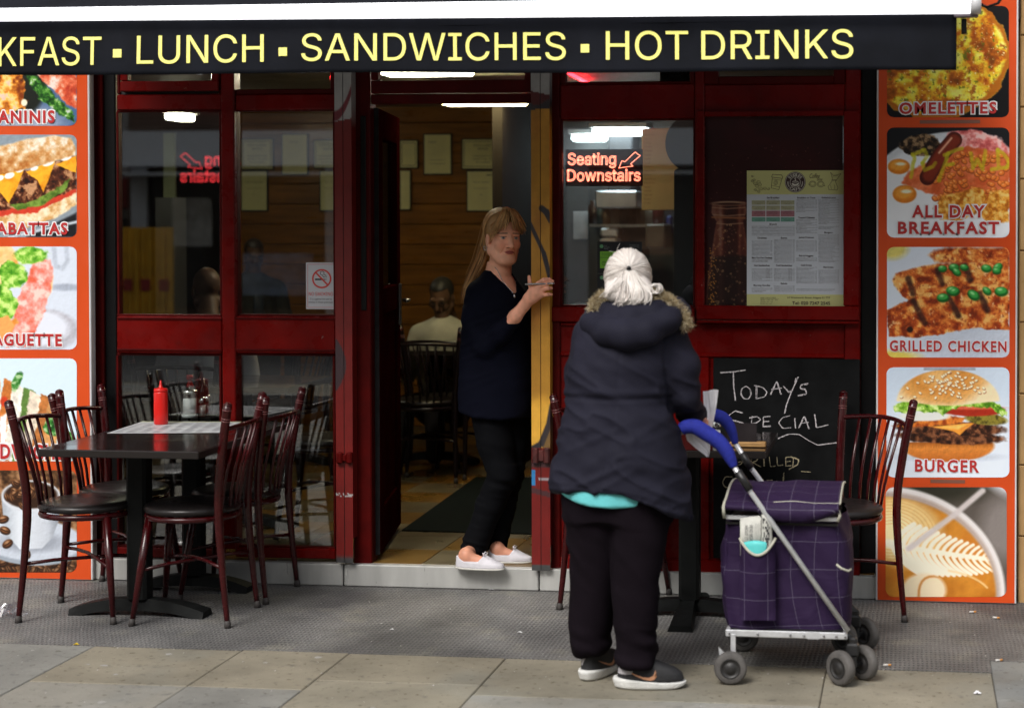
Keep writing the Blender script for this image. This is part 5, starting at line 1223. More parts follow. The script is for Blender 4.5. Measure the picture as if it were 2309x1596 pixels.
# --- LED signs
m_led = mat('lit red LED', (.5, .02, .01), .4, emit=((1.0, .20, .12), 6.5)); m_led2 = mat('lit red LED reflection', (.4, .01, .01), .4, emit=((1.0, .05, .06), 1.4))
def led_sign(name, x0, x1, yA, yB, Y, mt, mirror, label, frame):
    o = empty(name, (FX((x0+x1)/2, Y), Y, 1.6), label, 'LED sign'); a = P(x0, yB, Y); c = P(x1, yA, Y); W, H = c[0]-a[0], c[2]-a[2]
    mb = MB(); sp_ = W/62; rad = sp_*.29
    def dots_line(L):
        acc = 0
        for p_, q_ in zip(L[:-1], L[1:]):
            d = math.hypot(q_[0]-p_[0], q_[1]-p_[1])
            if d < 1e-9: continue
            t = acc
            while t < d:
                k = t/d; x = p_[0]+(q_[0]-p_[0])*k; z = p_[1]+(q_[1]-p_[1])*k
                if mirror: x = W-x
                mb.ball((a[0]+x, Y-.006, a[2]+z), rad, 6); t += sp_*.9
            acc = t-d
    def word(s, fx0, fx1, fz0, fz1):
        v, e = text_geo(s, 0, 0, 2, True, 1.0, True); lo, hi = v.min(0), v.max(0)
        u = (v-lo)/(hi-lo); pt = [(W*(fx0+(fx1-fx0)*q[0]), H*(fz0+(fz1-fz0)*q[1])) for q in u]
        nb = {}
        for i, j in e: nb.setdefault(i, []).append(j); nb.setdefault(j, []).append(i)
        seen = set()
        for st in nb:
            if st in seen: continue
            loop = [st]; seen.add(st); cur = st
            while True:
                nx_ = [k for k in nb[cur] if k not in seen]
                if not nx_: break
                cur = nx_[0]; seen.add(cur); loop.append(cur)
            dots_line([pt[i] for i in loop]+[pt[loop[0]]])
    word('Seating', .01, .665, .46, .96); word('Downstairs', .0, 1.0, .03, .42)
    dots_line([(W*q[0], H*q[1]) for q in ((.71, .46), (.75, .70), (.79, .66), (.93, .98), (1.0, .86), (.87, .60), (.90, .52), (.71, .46))])
    mb.build('LED_letters' if False else 'led_lettering', mt, o)
    if frame:
        FR(MB(), x0-5, yA-5, x1+5, yB+9, Y+.002, Y+.012, .003).build('backing_panel', mat('LED panel black', (.014, .006, .008), .3), o)
    return o
led_sign('led_sign', 1280, 1444, 342, 411, .11, m_led, False, 'red lit LED sign reading Seating Downstairs with arrow in right window', True)

# ================================================================== litter on the ground
m_lit = mat('pale litter', (.5, .49, .47), .8)
ls = MB(); rl = random.Random(3)
for i in range(420):
    x, y = rl.uniform(-2.6, 2.6), rl.uniform(-2.2, -.06); s_ = abs(rl.gauss(.0018, .0016))+.0012; a = rl.uniform(0, 3); zz = .0022
    c, d = math.cos(a)*s_, math.sin(a)*s_; k = rl.uniform(.4, 1)
    ls.add([(x-c, y-d, zz), (x+d*k, y-c*k, zz+s_*.3), (x+c, y+d, zz), (x-d*k, y+c*k, zz+s_*.2)], [(0, 1, 2, 3)])
tag(ls.build('litter_crumbs', m_lit), kind='stuff')
gm = MB()
for i in range(46):
    x, y = rl.uniform(-3, 2.8), rl.uniform(-3.2, -1.25); r_ = rl.uniform(.006, .016); a0 = rl.random()
    gm.add([(x+r_*(1+.25*math.sin(3*a+a0*9))*math.cos(a), y+r_*.9*(1+.25*math.sin(2*a+a0*5))*math.sin(a), .0016) for a in np.linspace(0, 2*math.pi, 12, endpoint=False)], [tuple(range(12))])
tag(gm.build('gum_spots', mat('trodden gum', (.30, .29, .27), .8)), kind='stuff')
def scrap(px, py, w_, c, label, name='litter_scrap', cat='litter'):
    g = G(px, py); mb = MB(); N = 9; V = []
    for j in range(N):
        for i in range(N):
            u, v = (i/(N-1)-.5)*2, (j/(N-1)-.5)*2; r_ = rl.uniform(.7, 1)
            V.append((g[0]+u*w_*r_*(1-.25*v*v), g[1]+v*w_*.8*r_*(1-.25*u*u), .003+w_*.5*rl.random()*(1-u*u)))
    mb.add(V, [(j*N+i, j*N+i+1, (j+1)*N+i+1, (j+1)*N+i) for j in range(N-1) for i in range(N-1)], smooth=False)
    return tag(mb.build(name, mat('scrap '+name+str(c), c, .7)), label, cat)
scrap(1108, 1330, .014, (.55, .55, .56), 'small white paper scrap just below the doorway step')
scrap(1172, 1427, .012, (.5, .5, .5), 'crumpled white scrap on matting in front of the doorway')
scrap(884, 1420, .009, (.45, .45, .45), 'flattened pale scrap on the matting left of centre')
scrap(2204, 1564, .016, (.75, .75, .78), 'bright white scrap on paving at the bottom right')
scrap(172, 1454, .012, (.6, .42, .02), 'yellow leaf scrap at the matting edge', 'yellow_scrap')
pb = scrap(14, 1388, .10, (.5, .48, .52), 'clear crumpled plastic bag lying beside the leftmost chair leg', 'plastic_bag', 'bag')
pb.data.materials.clear(); mtp = glass_mat('thin plastic', (.86, .85, .88), 3.0, .15); pb.data.materials.append(mtp)
def butt(px, py, ang_, label):
    g = G(px, py); o = empty('cigarette_end', (g[0], g[1], .005), label, 'cigarette end', 'cigarette ends on the matting'); d = np.array([math.cos(ang_), math.sin(ang_), 0])
    c = np.array([g[0], g[1], .006])
    MB().tube([c-d*.013, c+d*.004], .0038, 8).build('paper', mat('cig paper', (.62, .6, .57), .8), o); MB().tube([c+d*.004, c+d*.015], .0039, 8).build('filter', mat('cig filter', (.55, .25, .07), .8), o)
butt(2193, 1382, .3, 'cigarette end near the foot of the orange panel'); butt(2246, 1395, -.3, 'cigarette end farthest right beside the tiled wall')
butt(2000, 1502, .1, 'cigarette end on the kerb of matting right of the trolley wheels'); butt(2252, 1491, .5, 'brown cigarette end in the notch of the matting')
# ================================================================== chairs
m_fr = mat('maroon tube lacquer', (.034, .0012, .0020), .26, spec=.28, noise=(12, .35), rnoise=(20, .12), coat=.2)
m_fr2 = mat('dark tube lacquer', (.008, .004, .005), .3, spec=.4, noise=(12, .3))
m_seat = mat('black brown vinyl', (.009, .007, .007), .36, spec=.4, noise=(8, .4), bump=(25, .25), rnoise=(10, .12))
m_foot = mat('worn foot cap', (.035, .03, .028), .7, noise=(40, .6))
def make_chair(label, group, mf):
    # seat centre at the origin, the back on the -X side
    o = empty('cafe_chair', (0, 0, 0), label, 'chair', group)
    SH = .445
    c = MB(); c.lathe([(.001, SH-.012), (.16, SH-.012), (.186, SH-.006), (.192, SH+.006), (.186, SH+.018), (.165, SH+.026), (.10, SH+.030), (.001, SH+.031)], n=36); c.build('seat', m_seat, o, local=True)
    r_ = MB(); N = 36; r_.tube([(.178*math.cos(2*math.pi*i/N), .178*math.sin(2*math.pi*i/N), SH-.024) for i in range(N+1)], .0125, 8, caps=False); r_.build('seat_ring', mf, o, local=True)
    for sy in (-1, 1):
        pth = [(-.205, sy*.185, .012), (-.185, sy*.180, .20), (-.168, sy*.176, .42), (-.170, sy*.182, .55), (-.196, sy*.200, .74), (-.222, sy*.218, .885)]
        L = [np.array(q) for q in pth]; fine = []
        for i in range(len(L)-1):
            for k in range(5): fine.append(L[i]+(L[i+1]-L[i])*k/5)
        fine.append(L[-1]); z = [q[2] for q in fine]; fx_ = np.array(fine)
        for _ in range(4): fx_[1:-1] = (fx_[:-2]+2*fx_[1:-1]+fx_[2:])/4
        rr = np.interp(z, [0, .42, .6, .885], [.0105, .017, .0175, .0175])
        post = MB(); post.tube(list(fx_), list(rr), 12); po = post.build('rear_leg', mf, o, local=True)
        e = fx_[-1]; t = fx_[-1]-fx_[-2]; t /= np.linalg.norm(t)
        cap_ = MB(); cap_.tube([e, e+t*.006, e+t*.011], [.0176, .014, .004], 12); cap_.build('post_cap', mf, po, local=True)
        for k in (.02, .055, .065): a = e-t*k; MB().tube([a-t*.0016, a+t*.0016], .0184, 12).build('post_ring', mat('ring lacquer light', (.16, .05, .05), .3), po, local=True)
        ft = MB(); ft.tube([(-.2055, sy*.1852, .0), (-.205, sy*.185, .016), (-.204, sy*.1848, .03)], [.0145, .0135, .0115], 10); ft.build('foot_cap', m_foot, po, local=True)
        fl = MB(); p0, p1 = np.array((.135, sy*.118, SH-.025)), np.array((.185, sy*.175, .012)); fl.tube([p0, p0+(p1-p0)*.5, p1], [.0165, .0150, .0100], 12); fo = fl.build('front_leg', mf, o, local=True)
        ft = MB(); ft.tube([p1+np.array((.001, sy*.001, -.012)), p1+np.array((-.001, -sy*.001, .018))], [.0140, .0118], 10); ft.build('foot_cap', m_foot, fo, local=True)
        # cross brace from a rear leg to the opposite front leg
        br = MB(); a, c2 = np.array((-.184, sy*.180, .235)), np.array((.166, -sy*.152, .215)); mid = (a+c2)/2+np.array((0, 0, .016+sy*.008)); br.tube([a, a+(mid-a)*.5+np.array((0, 0, .004)), mid, mid+(c2-mid)*.5+np.array((0, 0, .004)), c2], .0075, 8); br.build('cross_brace', mf, o, local=True)
    # curved top rail and spindles
    rl_ = [np.array((-.200-.062*(1-(y/.205)**2), y, .785+.016*(1-(y/.205)**2))) for y in np.linspace(-.205, .205, 17)]
    t = MB(); t.tube(rl_, .0095, 8); t.build('top_rail', mf, o, local=True)
    for k in range(6):
        y = -.13+.26*k/5; yb = y*.72
        top = np.array((-.200-.062*(1-(y/.205)**2), y, .785+.016*(1-(y/.205)**2))); bot = np.array((-math.sqrt(max(.0, .178**2-yb**2)), yb, SH-.022)); mid = (top+bot)/2+np.array((.012, 0, 0))
        s_ = MB(); s_.tube([bot, bot+(mid-bot)*.6+np.array((.004, 0, 0)), mid, top], .0062, 6); s_.build('spindle', mf, o, local=True)
    return o
G_out = 'maroon metal chairs on the pavement'
ch = make_chair('maroon spindle-back chair leftmost of the pavement chairs, in front of the sandwich picture', G_out, m_fr)
def put_chair(o, x, y, rz, z=0.0, s=1.0):
    o.location = (x, y, z); o.rotation_euler = (0, 0, rz); o.scale = (s, s, s); return o
put_chair(ch, -1.615, -.665, R(1))
def another(x, y, rz, label, z=0.0, g=G_out, s=1.0, src=ch):
    c = copy_tree(src); c['label'] = label; c['group'] = g; return put_chair(c, x, y, rz, z, s)
another(-1.655, -.235, R(-2), 'maroon spindle-back chair against the wall, behind the leftmost pavement chair', s=.98)
another(-1.165, -.67, R(183), 'maroon spindle-back chair nearest the camera, right of the sauce table', s=1.0)
another(-1.155, -.225, R(179), 'maroon spindle-back chair by the lower window, between table and doorway', s=.98)
another(.50, -.19, R(-3), 'maroon chair mostly hidden behind the person in the parka')
another(1.425, -.42, R(222), 'maroon spindle-back chair between the chalkboard and the burger picture')
# ================================================================== tables
m_top = mat('dark brown laminate', (.011, .007, .0065), .16, spec=.5, noise=(6, .3), rnoise=(8, .07))
m_edge = mat('table edge band', (.016, .013, .012), .35, spec=.3)
m_iron = mat('black cast iron', (.0045, .005, .005), .5, spec=.14, noise=(14, .4), bump=(60, .2), rnoise=(12, .12))
def arm(mb, L, wd, h0, th, rot, cx, cy):
    # arched cast foot: thick at the column, drooping to a toe pad
    n_ = 16; V = []
    for i in range(n_+1):
        t = i/n_; x = L*t; zt = h0*(1-t**2.2)+.026*t**2.2; zb = max(.0, (zt-th*(1-.25*t)) if t < .8 else (zt-th*(1-.25*t))*(1-(t-.8)/.2))
        if t > .86: zb = 0.0
        ww = wd*(.55+.45*t)
        for yy, zz in ((-ww, zb), (-ww*.8, zt), (ww*.8, zt), (ww, zb)): V.append((x, yy, zz))
    Fq = [(i*4+j, (i+1)*4+j, (i+1)*4+(j+1) % 4, i*4+(j+1) % 4) for i in range(n_) for j in range(4)]+[(3, 2, 1, 0), (n_*4, n_*4+1, n_*4+2, n_*4+3)]
    c, s_ = math.cos(rot), math.sin(rot); mb.add([(cx+c*x-s_*y, cy+s_*x+c*y, z) for x, y, z in V], Fq, smooth=False); mb.fix = True
def table(x0, x1, y0, y1, cx, cy, arms, L, label, zt=.72, colw=.042):
    o = empty('cafe_table', (cx, cy, 0), label, 'table')
    MB().box(x0, x1, y0, y1, zt-.030, zt-.0012, bev=.003).build('edge_band', m_edge, o)
    MB().box(x0+.0015, x1-.0015, y0+.0015, y1-.0015, zt-.006, zt, bev=.0015).build('tabletop', m_top, o)
    MB().box(cx-colw, cx+colw, cy-colw, cy+colw, .06, zt-.035, bev=.012).build('column', m_iron, o)
    MB().box(cx-.13, cx+.13, cy-.13, cy+.13, zt-.045, zt-.0305, bev=.004).build('top_plate', m_iron, o)
    for a in arms:
        mb = MB(); arm(mb, L, .052, .072, .05, a, cx, cy); mb.build('foot', m_iron, o)
    return o
zt = .72
xl0 = float(P(86, 1012, -1.02)[0]); xr0 = float(P(447, 1017, -1.02)[0])
TX = (xl0+xr0)/2
table(xl0, xr0, -1.02, -.46, -1.395, -.66, (0, math.pi), .285, 'dark brown two-seat table nearest the camera, carrying the red sauce bottle')
table(xl0+.0, xr0+.0, -.455, -.03, -1.37, -.17, (0, math.pi), .255, 'dark brown table pushed against the window behind the sauce table')
xe = float(P(1727, 1010, -.75)[0])
table(xe-.62, xe, -.75, -.14, .832, -.40, (0, math.pi, -math.pi/2, math.pi/2), .30, 'dark table behind the shopping trolley, below the chalkboard')
# ================================================================== things on the tables
m_ketch = mat('ketchup plastic', (.62, .010, .006), .32, spec=.5); m_chr = mat('chrome', (.6, .6, .6), .16, metal=1.0, noise=(30, .2)); m_clear = glass_mat('jar glass', (.92, .93, .93), 2.2, .02)
def onT(px, py): g = G(px, py, zt); return float(g[0]), float(g[1])
x, y = onT(363, 957); s_ = scl(y, 363)
o = empty('ketchup_bottle', (x, y, zt), 'red squeeze ketchup bottle standing on the paper menus', 'bottle')
H = (957-858)/s_
MB().lathe([(.001, 0), (.027, 0), (.030, .004), (.030, .05), (.0295, H*.72), (.028, H*.745), (.001, H*.745)], (x, y, zt+.0015), 28).build('bottle_body', m_ketch, o)
MB().lathe([(.0285, H*.742), (.0295, H*.75), (.0295, H*.80), (.026, H*.82), (.012, H*.83), (.0085, H*.85), (.005, H*.94), (.0035, H), (.001, H)], (x, y, zt+.0015), 28).build('nozzle_cap', m_ketch, o)
x, y = onT(428, 941); s_ = scl(y, 428); H = (941-872)/s_
o = empty('sugar_dispenser', (x, y, zt), 'glass sugar dispenser with chrome lid and white sugar on the table', 'sugar dispenser')
N = 40
def fluted(r0, z0, z1, k=.05):
    mb = MB(); zz = np.linspace(z0, z1, 8); V = []
    for z in zz:
        for j in range(N): a = 2*math.pi*j/N; rr = r0*(1+k*math.cos(a*10)); V.append((x+rr*math.cos(a), y+rr*math.sin(a), z))
    return mb.add(V, [(i*N+j, i*N+(j+1) % N, (i+1)*N+(j+1) % N, (i+1)*N+j) for i in range(7) for j in range(N)], smooth=True)
fluted(.0335, zt+.006, zt+H*.80).build('glass_jar', m_clear, o)
MB().lathe([(.001, 0), (.036, 0), (.036, .010), (.034, .014), (.001, .014)], (x, y, zt+.001), 32).build('jar_base', mat('thick glass base', (.5, .52, .53), .12), o)
MB().lathe([(.001, .014), (.0295, .014), (.0295, H*.62), (.02, H*.63), (.001, H*.64)], (x, y, zt), 32).build('sugar', mat('white sugar', (.78, .78, .78), .8, bump=(300, .3)), o)
MB().lathe([(.0355, H*.79), (.0365, H*.80), (.0365, H*.86), (.033, H*.90), (.018, H*.965), (.006, H*.985), (.001, H*.99)], (x, y, zt), 32).build('chrome_lid', m_chr, o)
x, y = onT(436, 930); s_ = scl(y, 430); H = (930-845)/s_
o = empty('vinegar_bottle', (x, y, zt), 'sauce bottle with tall red cap behind the sugar dispenser', 'bottle')
MB().lathe([(.001, 0), (.022, 0), (.023, .01), (.023, H*.45), (.016, H*.60), (.011, H*.68), (.001, H*.69)], (x-.016, y, zt), 24).build('bottle_body', mat('dark vinegar glass', (.05, .02, .012), .1), o)
MB().lathe([(.0105, H*.66), (.0185, H*.68), (.017, H*.73), (.0095, H*.83), (.0095, H*.86), (.0155, H*.88), (.0155, H), (.001, H)], (x-.016, y, zt), 24).build('red_cap', m_ketch, o)
x, y = onT(459, 930); s_ = scl(y, 459); H = (930-850)/s_
o = empty('brown_sauce_bottle', (x, y, zt), 'dark brown squeeze sauce bottle by the window mullion', 'bottle')
MB().lathe([(.001, 0), (.027, 0), (.028, H*.6), (.026, H*.66), (.02, H*.69), (.02, H*.75), (.008, H*.79), (.003, H), (.001, H)], (x, y, zt), 24).build('bottle_body', mat('brown sauce plastic', (.022, .010, .008), .3), o)
for px, py, nm, cc in ((456, 939, 'salt shaker with chrome top beside the sugar dispenser', (.62, .61, .58)), (468, 935, 'pepper shaker with chrome top right of the salt shaker', (.06, .045, .035))):
    x, y = onT(px, py); s_ = scl(y, px); H = 46/s_
    o = empty('shaker', (x, y, zt), nm, 'shaker', 'salt and pepper shakers on the sauce table')
    MB().lathe([(.001, 0), (.018, 0), (.0185, .006), (.016, H*.7), (.001, H*.7)], (x, y, zt), 20).build('glass_jar', m_clear, o)
    MB().lathe([(.001, .004), (.0155, .004), (.0145, H*.55), (.001, H*.56)], (x, y, zt), 20).build('filling', mat('shaker fill '+nm[:4], cc, .8), o)
    MB().lathe([(.0175, H*.66), (.018, H*.72), (.0165, H*.86), (.010, H*.98), (.001, H)], (x, y, zt), 20).build('chrome_top', m_chr, o)
x, y = onT(1616, 985)
o = empty('shaker', (float(P(1616, 940, -.55)[0]), -.55, zt), 'chrome topped salt shaker on the table behind the white paper', 'shaker'); x = o.location.x; y = -.55
MB().lathe([(.001, 0), (.019, 0), (.0175, .07), (.001, .07)], (x, y, zt), 20).build('glass_jar', m_clear, o); MB().lathe([(.001, .004), (.016, .004), (.015, .055), (.001, .055)], (x, y, zt), 20).build('filling', mat('shaker fill salt', (.62, .61, .58), .8), o)
MB().lathe([(.0185, .066), (.019, .072), (.017, .09), (.010, .102), (.001, .104)], (x, y, zt), 20).build('chrome_top', m_chr, o)
# menu holder with a wooden foot on the right table
a, c = P(1640, 1000, -.62), P(1706, 957, -.62)
o = empty('menu_holder', (float(a[0]+c[0])/2, -.62, zt), 'dark menu stand on a pale wooden foot in front of the chalkboard', 'menu holder')
MB().box(a[0], c[0], -.623, -.617, zt+.016, zt+.016+(c[2]-a[2]), bev=.001).build('dark_card', mat('dark card', (.02, .016, .018), .2, noise=(9, .4)), o)
a2, c2 = P(1680, 1019, -.64), P(1728, 1004, -.64)
MB().box(a[0]+.01, float(P(1727, 1000, -.62)[0]), -.645, -.60, zt+.001, zt+.020, bev=.003).build('wooden_foot', mat('pale worn wood', (.36, .20, .07), .6, noise=(18, .25), stretch=(1, 8, 8)), o)
# paper menus lying on the front table
m_pm = mat('printed menu sheet', (.50, .52, .54), .35)
def sheet(pts, label, seed):
    o = empty('paper_menu', tuple(np.mean([G(*q, zt) for q in pts], 0)), label, 'paper menu', 'paper menus on the sauce table')
    A_, B_, C_, D_ = [np.array(G(*q, zt+.001)) for q in pts]; mb = MB(); mb.quad(*[q+np.array((0, 0, .0006*seed)) for q in (A_, B_, C_, D_)]); mb.build('sheet', m_pm, o)
    pr_ = MB(); rr = random.Random(seed)
    def uv(u, v): q = (A_*(1-u)+B_*u)*(1-v)+(D_*(1-u)+C_*u)*v; return q+np.array((0, 0, .0006*seed+.0005))
    for c_ in range(4):
        for r_ in range(26):
            if rr.random() < .15: continue
            u0 = .05+c_*.235; u1 = u0+rr.uniform(.10, .20); v0 = .06+r_*.032
            pr_.quad(uv(u0, v0), uv(u1, v0), uv(u1, v0+.014), uv(u0, v0+.014))
    pr_.build('small_print', mat('grey print', (.34, .35, .37), .5), o)
    bd = MB(); bd.quad(uv(0, .93), uv(1, .93), uv(1, 1), uv(0, 1)); bd.build('colour_band', mat('menu band pale', (.40, .42, .28), .4), o)
sheet([(240, 977), (370, 977), (415, 951), (322, 950)], 'printed paper menu under the ketchup bottle, left sheet', 1)
sheet([(366, 977), (500, 976), (545, 951), (412, 951)], 'printed paper menu right of the ketchup bottle', 2)
# ================================================================== shopping trolley
YN, YF = -1.40, -.94
tr = empty('shopping_trolley', (1.33, -1.17, 0), 'purple checked shopping trolley with blue foam handles and grey wheels', 'shopping trolley')
m_al = mat('satin aluminium', (.62, .63, .65), .32, metal=.45, noise=(20, .15)); m_blkp = mat('black plastic', (.014, .014, .015), .42); m_pip = mat('cream piping', (.42, .41, .34), .7, bump=(250, .4)); m_foam = mat('blue foam grip', (.016, .024, .24), .8, spec=.25, noise=(60, .18), bump=(260, .5))
# bag cloth: purple with a fine pale check, laid out along the cloth
m_bag = bpy.data.materials.new('purple check cloth'); m_bag.use_nodes = True
n = m_bag.node_tree.nodes; l = m_bag.node_tree.links; b = n['Principled BSDF']; b.inputs['Roughness'].default_value = .68; b.inputs['Specular IOR Level'].default_value = .15
uvn = n.new('ShaderNodeUVMap'); sp = n.new('ShaderNodeSeparateXYZ'); l.new(uvn.outputs[0], sp.inputs[0])
def mth(op, a, bb=None):
    q = n.new('ShaderNodeMath'); q.operation = op
    for i, v in enumerate((a, bb)):
        if v is None: continue
        if isinstance(v, (int, float)): q.inputs[i].default_value = v
        else: l.new(v, q.inputs[i])
    return q.outputs[0]
lu = mth('LESS_THAN', mth('FRACT', mth('DIVIDE', sp.outputs[0], .082)), .017); lv = mth('LESS_THAN', mth('FRACT', mth('DIVIDE', sp.outputs[1], .097)), .015)
fac = mth('MULTIPLY', mth('MAXIMUM', lu, lv), .38)
tcn = n.new('ShaderNodeTexCoord'); nz = n.new('ShaderNodeTexNoise'); nz.inputs['Scale'].default_value = 7; nz.inputs['Detail'].default_value = 6; l.new(tcn.outputs['Object'], nz.inputs['Vector'])
mx0 = n.new('ShaderNodeMix'); mx0.data_type = 'RGBA'; mx0.inputs['A'].default_value = (.0165, .0076, .031, 1); mx0.inputs['B'].default_value = (.028, .0145, .049, 1); l.new(nz.outputs['Fac'], mx0.inputs['Factor'])
mx = n.new('ShaderNodeMix'); mx.data_type = 'RGBA'; l.new(fac, mx.inputs['Factor']); l.new(mx0.outputs['Result'], mx.inputs['A']); mx.inputs['B'].default_value = (.26, .24, .32, 1); l.new(mx.outputs['Result'], b.inputs['Base Color'])
nb_ = n.new('ShaderNodeTexNoise'); nb_.inputs['Scale'].default_value = 7; nb_.inputs['Detail'].default_value = 3; nb_.inputs['Distortion'].default_value = .8; l.new(tcn.outputs['Object'], nb_.inputs['Vector']); bp = n.new('ShaderNodeBump'); bp.inputs['Strength'].default_value = .7; bp.inputs['Distance'].default_value = .02; l.new(nb_.outputs['Fac'], bp.inputs['Height']); l.new(bp.outputs[0], b.inputs['Normal'])
def uvmesh(o, uv):
    me = o.data; ly = me.uv_layers.new(name='UVMap'); vi = np.zeros(len(me.loops), np.int32); me.loops.foreach_get('vertex_index', vi); ly.data.foreach_set('uv', np.asarray(uv)[vi].ravel())
def TPx(x, y, Y): return P(x, y, Y)
def bag_rows():
    # photo outline of the near face: (y, left, right)
    rows_ = [(1424, 1641, 1906), (1405, 1634, 1908), (1360, 1624, 1914), (1300, 1617, 1917), (1240, 1619, 1912), (1190, 1626, 1900), (1172, 1632, 1893)]
    return [(float(P((a+c)/2, y, YN)[2]), float(P(a, y, YN)[0]), float(P(c, y, YN)[0])) for y, a, c in rows_]
rw = bag_rows(); zz = np.linspace(rw[0][0], rw[-1][0], 60); 
XL = np.interp(zz, [q[0] for q in rw], [q[1] for q in rw]); XR = np.interp(zz, [q[0] for q in rw], [q[2] for q in rw])
NP = 160; V = []; UV = []
per = np.linspace(0, 4, NP, endpoint=False)
for i, z in enumerate(zz):
    cx, cy = (XL[i]+XR[i])/2, (YN+YF)/2-.005; hx, hy = (XR[i]-XL[i])/2, .20+.012*math.sin((z-.2)*5)
    x0 = None; acc = 0
    for j in range(NP+1):
        # rounded rectangle by angle-free walk
        t = (j % NP)/NP*4; s_ = int(t); u = (t-s_)*2-1
        q = [(u, -1), (1, u), (-u, 1), (-1, -u)][s_]
        k = 7.0; rn = (abs(q[0])**k+abs(q[1])**k)**(1/k)
        x, y = cx+hx*q[0]/rn, cy+hy*q[1]/rn
        nzv = float(vnoise3(np.array(x*7), np.array(y*7), np.array(z*6.), 4))-.5; nz2 = float(vnoise3(np.array(x*16+z*9), np.array(y*16), np.array(z*9.), 8))-.5
        dd = .034*nzv+.016*nz2
        dx, dy = q[0]/rn, q[1]/rn
        if x0 is not None: acc += math.hypot(x-x0[0], y-x0[1])
        x0 = (x, y)
        V.append((x+dx*dd*(abs(dx) > .9), y+dy*dd*(abs(dy) > .9), z)); UV.append((acc+.01, z+.006*math.sin(acc*9+z*4)))
M1 = NP+1
Fq = [(i*M1+j, i*M1+j+1, (i+1)*M1+j+1, (i+1)*M1+j) for i in range(len(zz)-1) for j in range(NP)]
bag = npmesh('bag', np.array(V), np.array(Fq), m_bag, tr); uvmesh(bag, UV)
zb = rw[0][0]; MB().box(XL[0]+.01, XR[0]-.01, YN+.015, YF-.015, zb-.004, zb+.004).build('bag_base', m_blkp, tr)
zt2 = rw[-1][0]; MB().box(XL[-1]+.006, XR[-1]-.006, YN+.012, YF-.012, zt2-.02, zt2-.012).build('bag_lining', m_dark, tr)
# top frame bar
a, c = P(1636, 1166, YN-.004), P(1888, 1166, YN-.004)
MB().box(a[0], c[0], YN-.006, YN+.004, a[2]-.007, a[2]+.008, bev=.002).build('top_frame', m_al, tr)
# lid: a soft rounded slab above the bar, drooping at the right front
lx0, lx1 = float(P(1637, 1120, YN)[0]), float(P(1892, 1120, YN)[0]); V = []; UV = []; NX, NY2 = 60, 50
zl = float(P(1760, 1148, YN)[2])
for j in range(NY2):
    v = j/(NY2-1)
    for i in range(NX):
        u = i/(NX-1); x = lx0+(lx1-lx0)*u; y = YN-.012+(YF+.01-YN)*max(0, (v-.12)/.88)
        z = zl+.012+.030*math.sin(min(1, max(0, (v-.1)/.9))*math.pi)*(1)+.012*(v)
        if v < .12:
            droop = .012+.045*max(0, math.sin((u-.28)/.72*math.pi)) if u > .28 else .012
            z = zl+.012-(.12-v)/.12*droop
            y = YN-.014-.012*math.sin(v/.12*math.pi)
        z += .012*(float(vnoise2(np.array(u*5.), np.array(v*4.), 9))-.5)-.02*max(0, abs(u-.5)-.42)/.08*0
        V.append((x, y, z)); UV.append((x-lx0+.02, (y-YN)*1.0+(z if v < .12 else 0)))
Fq = [(j*NX+i, j*NX+i+1, (j+1)*NX+i+1, (j+1)*NX+i) for j in range(NY2-1) for i in range(NX-1)]
lid = npmesh('lid', np.array(V), np.array(Fq), m_bag, tr); uvmesh(lid, UV); sd_ = lid.modifiers.new('s', 'SOLIDIFY'); sd_.thickness = .008; sd_.offset = 1
Vg = np.array(V).reshape(NY2, NX, 3)
k12 = int(.12*(NY2-1))+1
MB().tube([Vg[k12+1, i]+np.array((0, -.004, .004)) for i in range(int(NX*.42), NX)]+[Vg[j, NX-1]+np.array((.003, 0, .003)) for j in range(k12+2, NY2)]+[Vg[NY2-1, i]+np.array((0, .003, .003)) for i in range(NX-1, NX//3, -1)], .0045, 6).build('piping', m_pip, lid)
MB().tube([Vg[0, 0]+np.array((-.004, -.003, -.035)), Vg[2, 0]+np.array((-.006, -.004, .0)), Vg[k12+1, 0]+np.array((-.004, 0, .003))]+[Vg[j, 0]+np.array((-.003, 0, .004)) for j in range(k12+3, NY2)], .0062, 6).build('piping', m_pip, lid)
a = P(1890, 1158, YN-.01); MB().tube([a+np.array((.0, -.002, .012)), a+np.array((.006, -.004, -.006)), a+np.array((-.002, -.003, -.026))], .006, 6).build('piping', m_pip, bag)
# side pocket cord
MB().tube([P(1886, 1272, YN-.012), P(1897, 1281, YN-.016), P(1913, 1287, YN-.010), P(1919, 1283, YN+.015)], .0042, 6).build('pocket_cord', m_pip, bag)
# front pocket
V = []; UV = []; NX, NZ = 26, 30; YP = YN-.012
for j in range(NZ):
    v = j/(NZ-1)
    for i in range(NX):
        u = i/(NX-1); px = 1668+(1749-1668)*u; top = 1213+38*(1-(2*u-1)**2); py = 1398+(top-1398)*v; bul = .042*math.sin(u*math.pi)**.7*(.35+.65*v)
        q = P(px, py, YP-bul); V.append(tuple(q)); UV.append((q[0]-1.1+.03, q[2]))
Fq = [(j*NX+i, j*NX+i+1, (j+1)*NX+i+1, (j+1)*NX+i) for j in range(NZ-1) for i in range(NX-1)]
pk = npmesh('pocket', np.array(V), np.array(Fq), m_bag, tr); uvmesh(pk, UV)
Vp = np.array(V).reshape(NZ, NX, 3); MB().tube([Vp[-1, i]+np.array((0, -.003, .0)) for i in range(NX)], .0052, 6).build('piping', m_pip, pk)
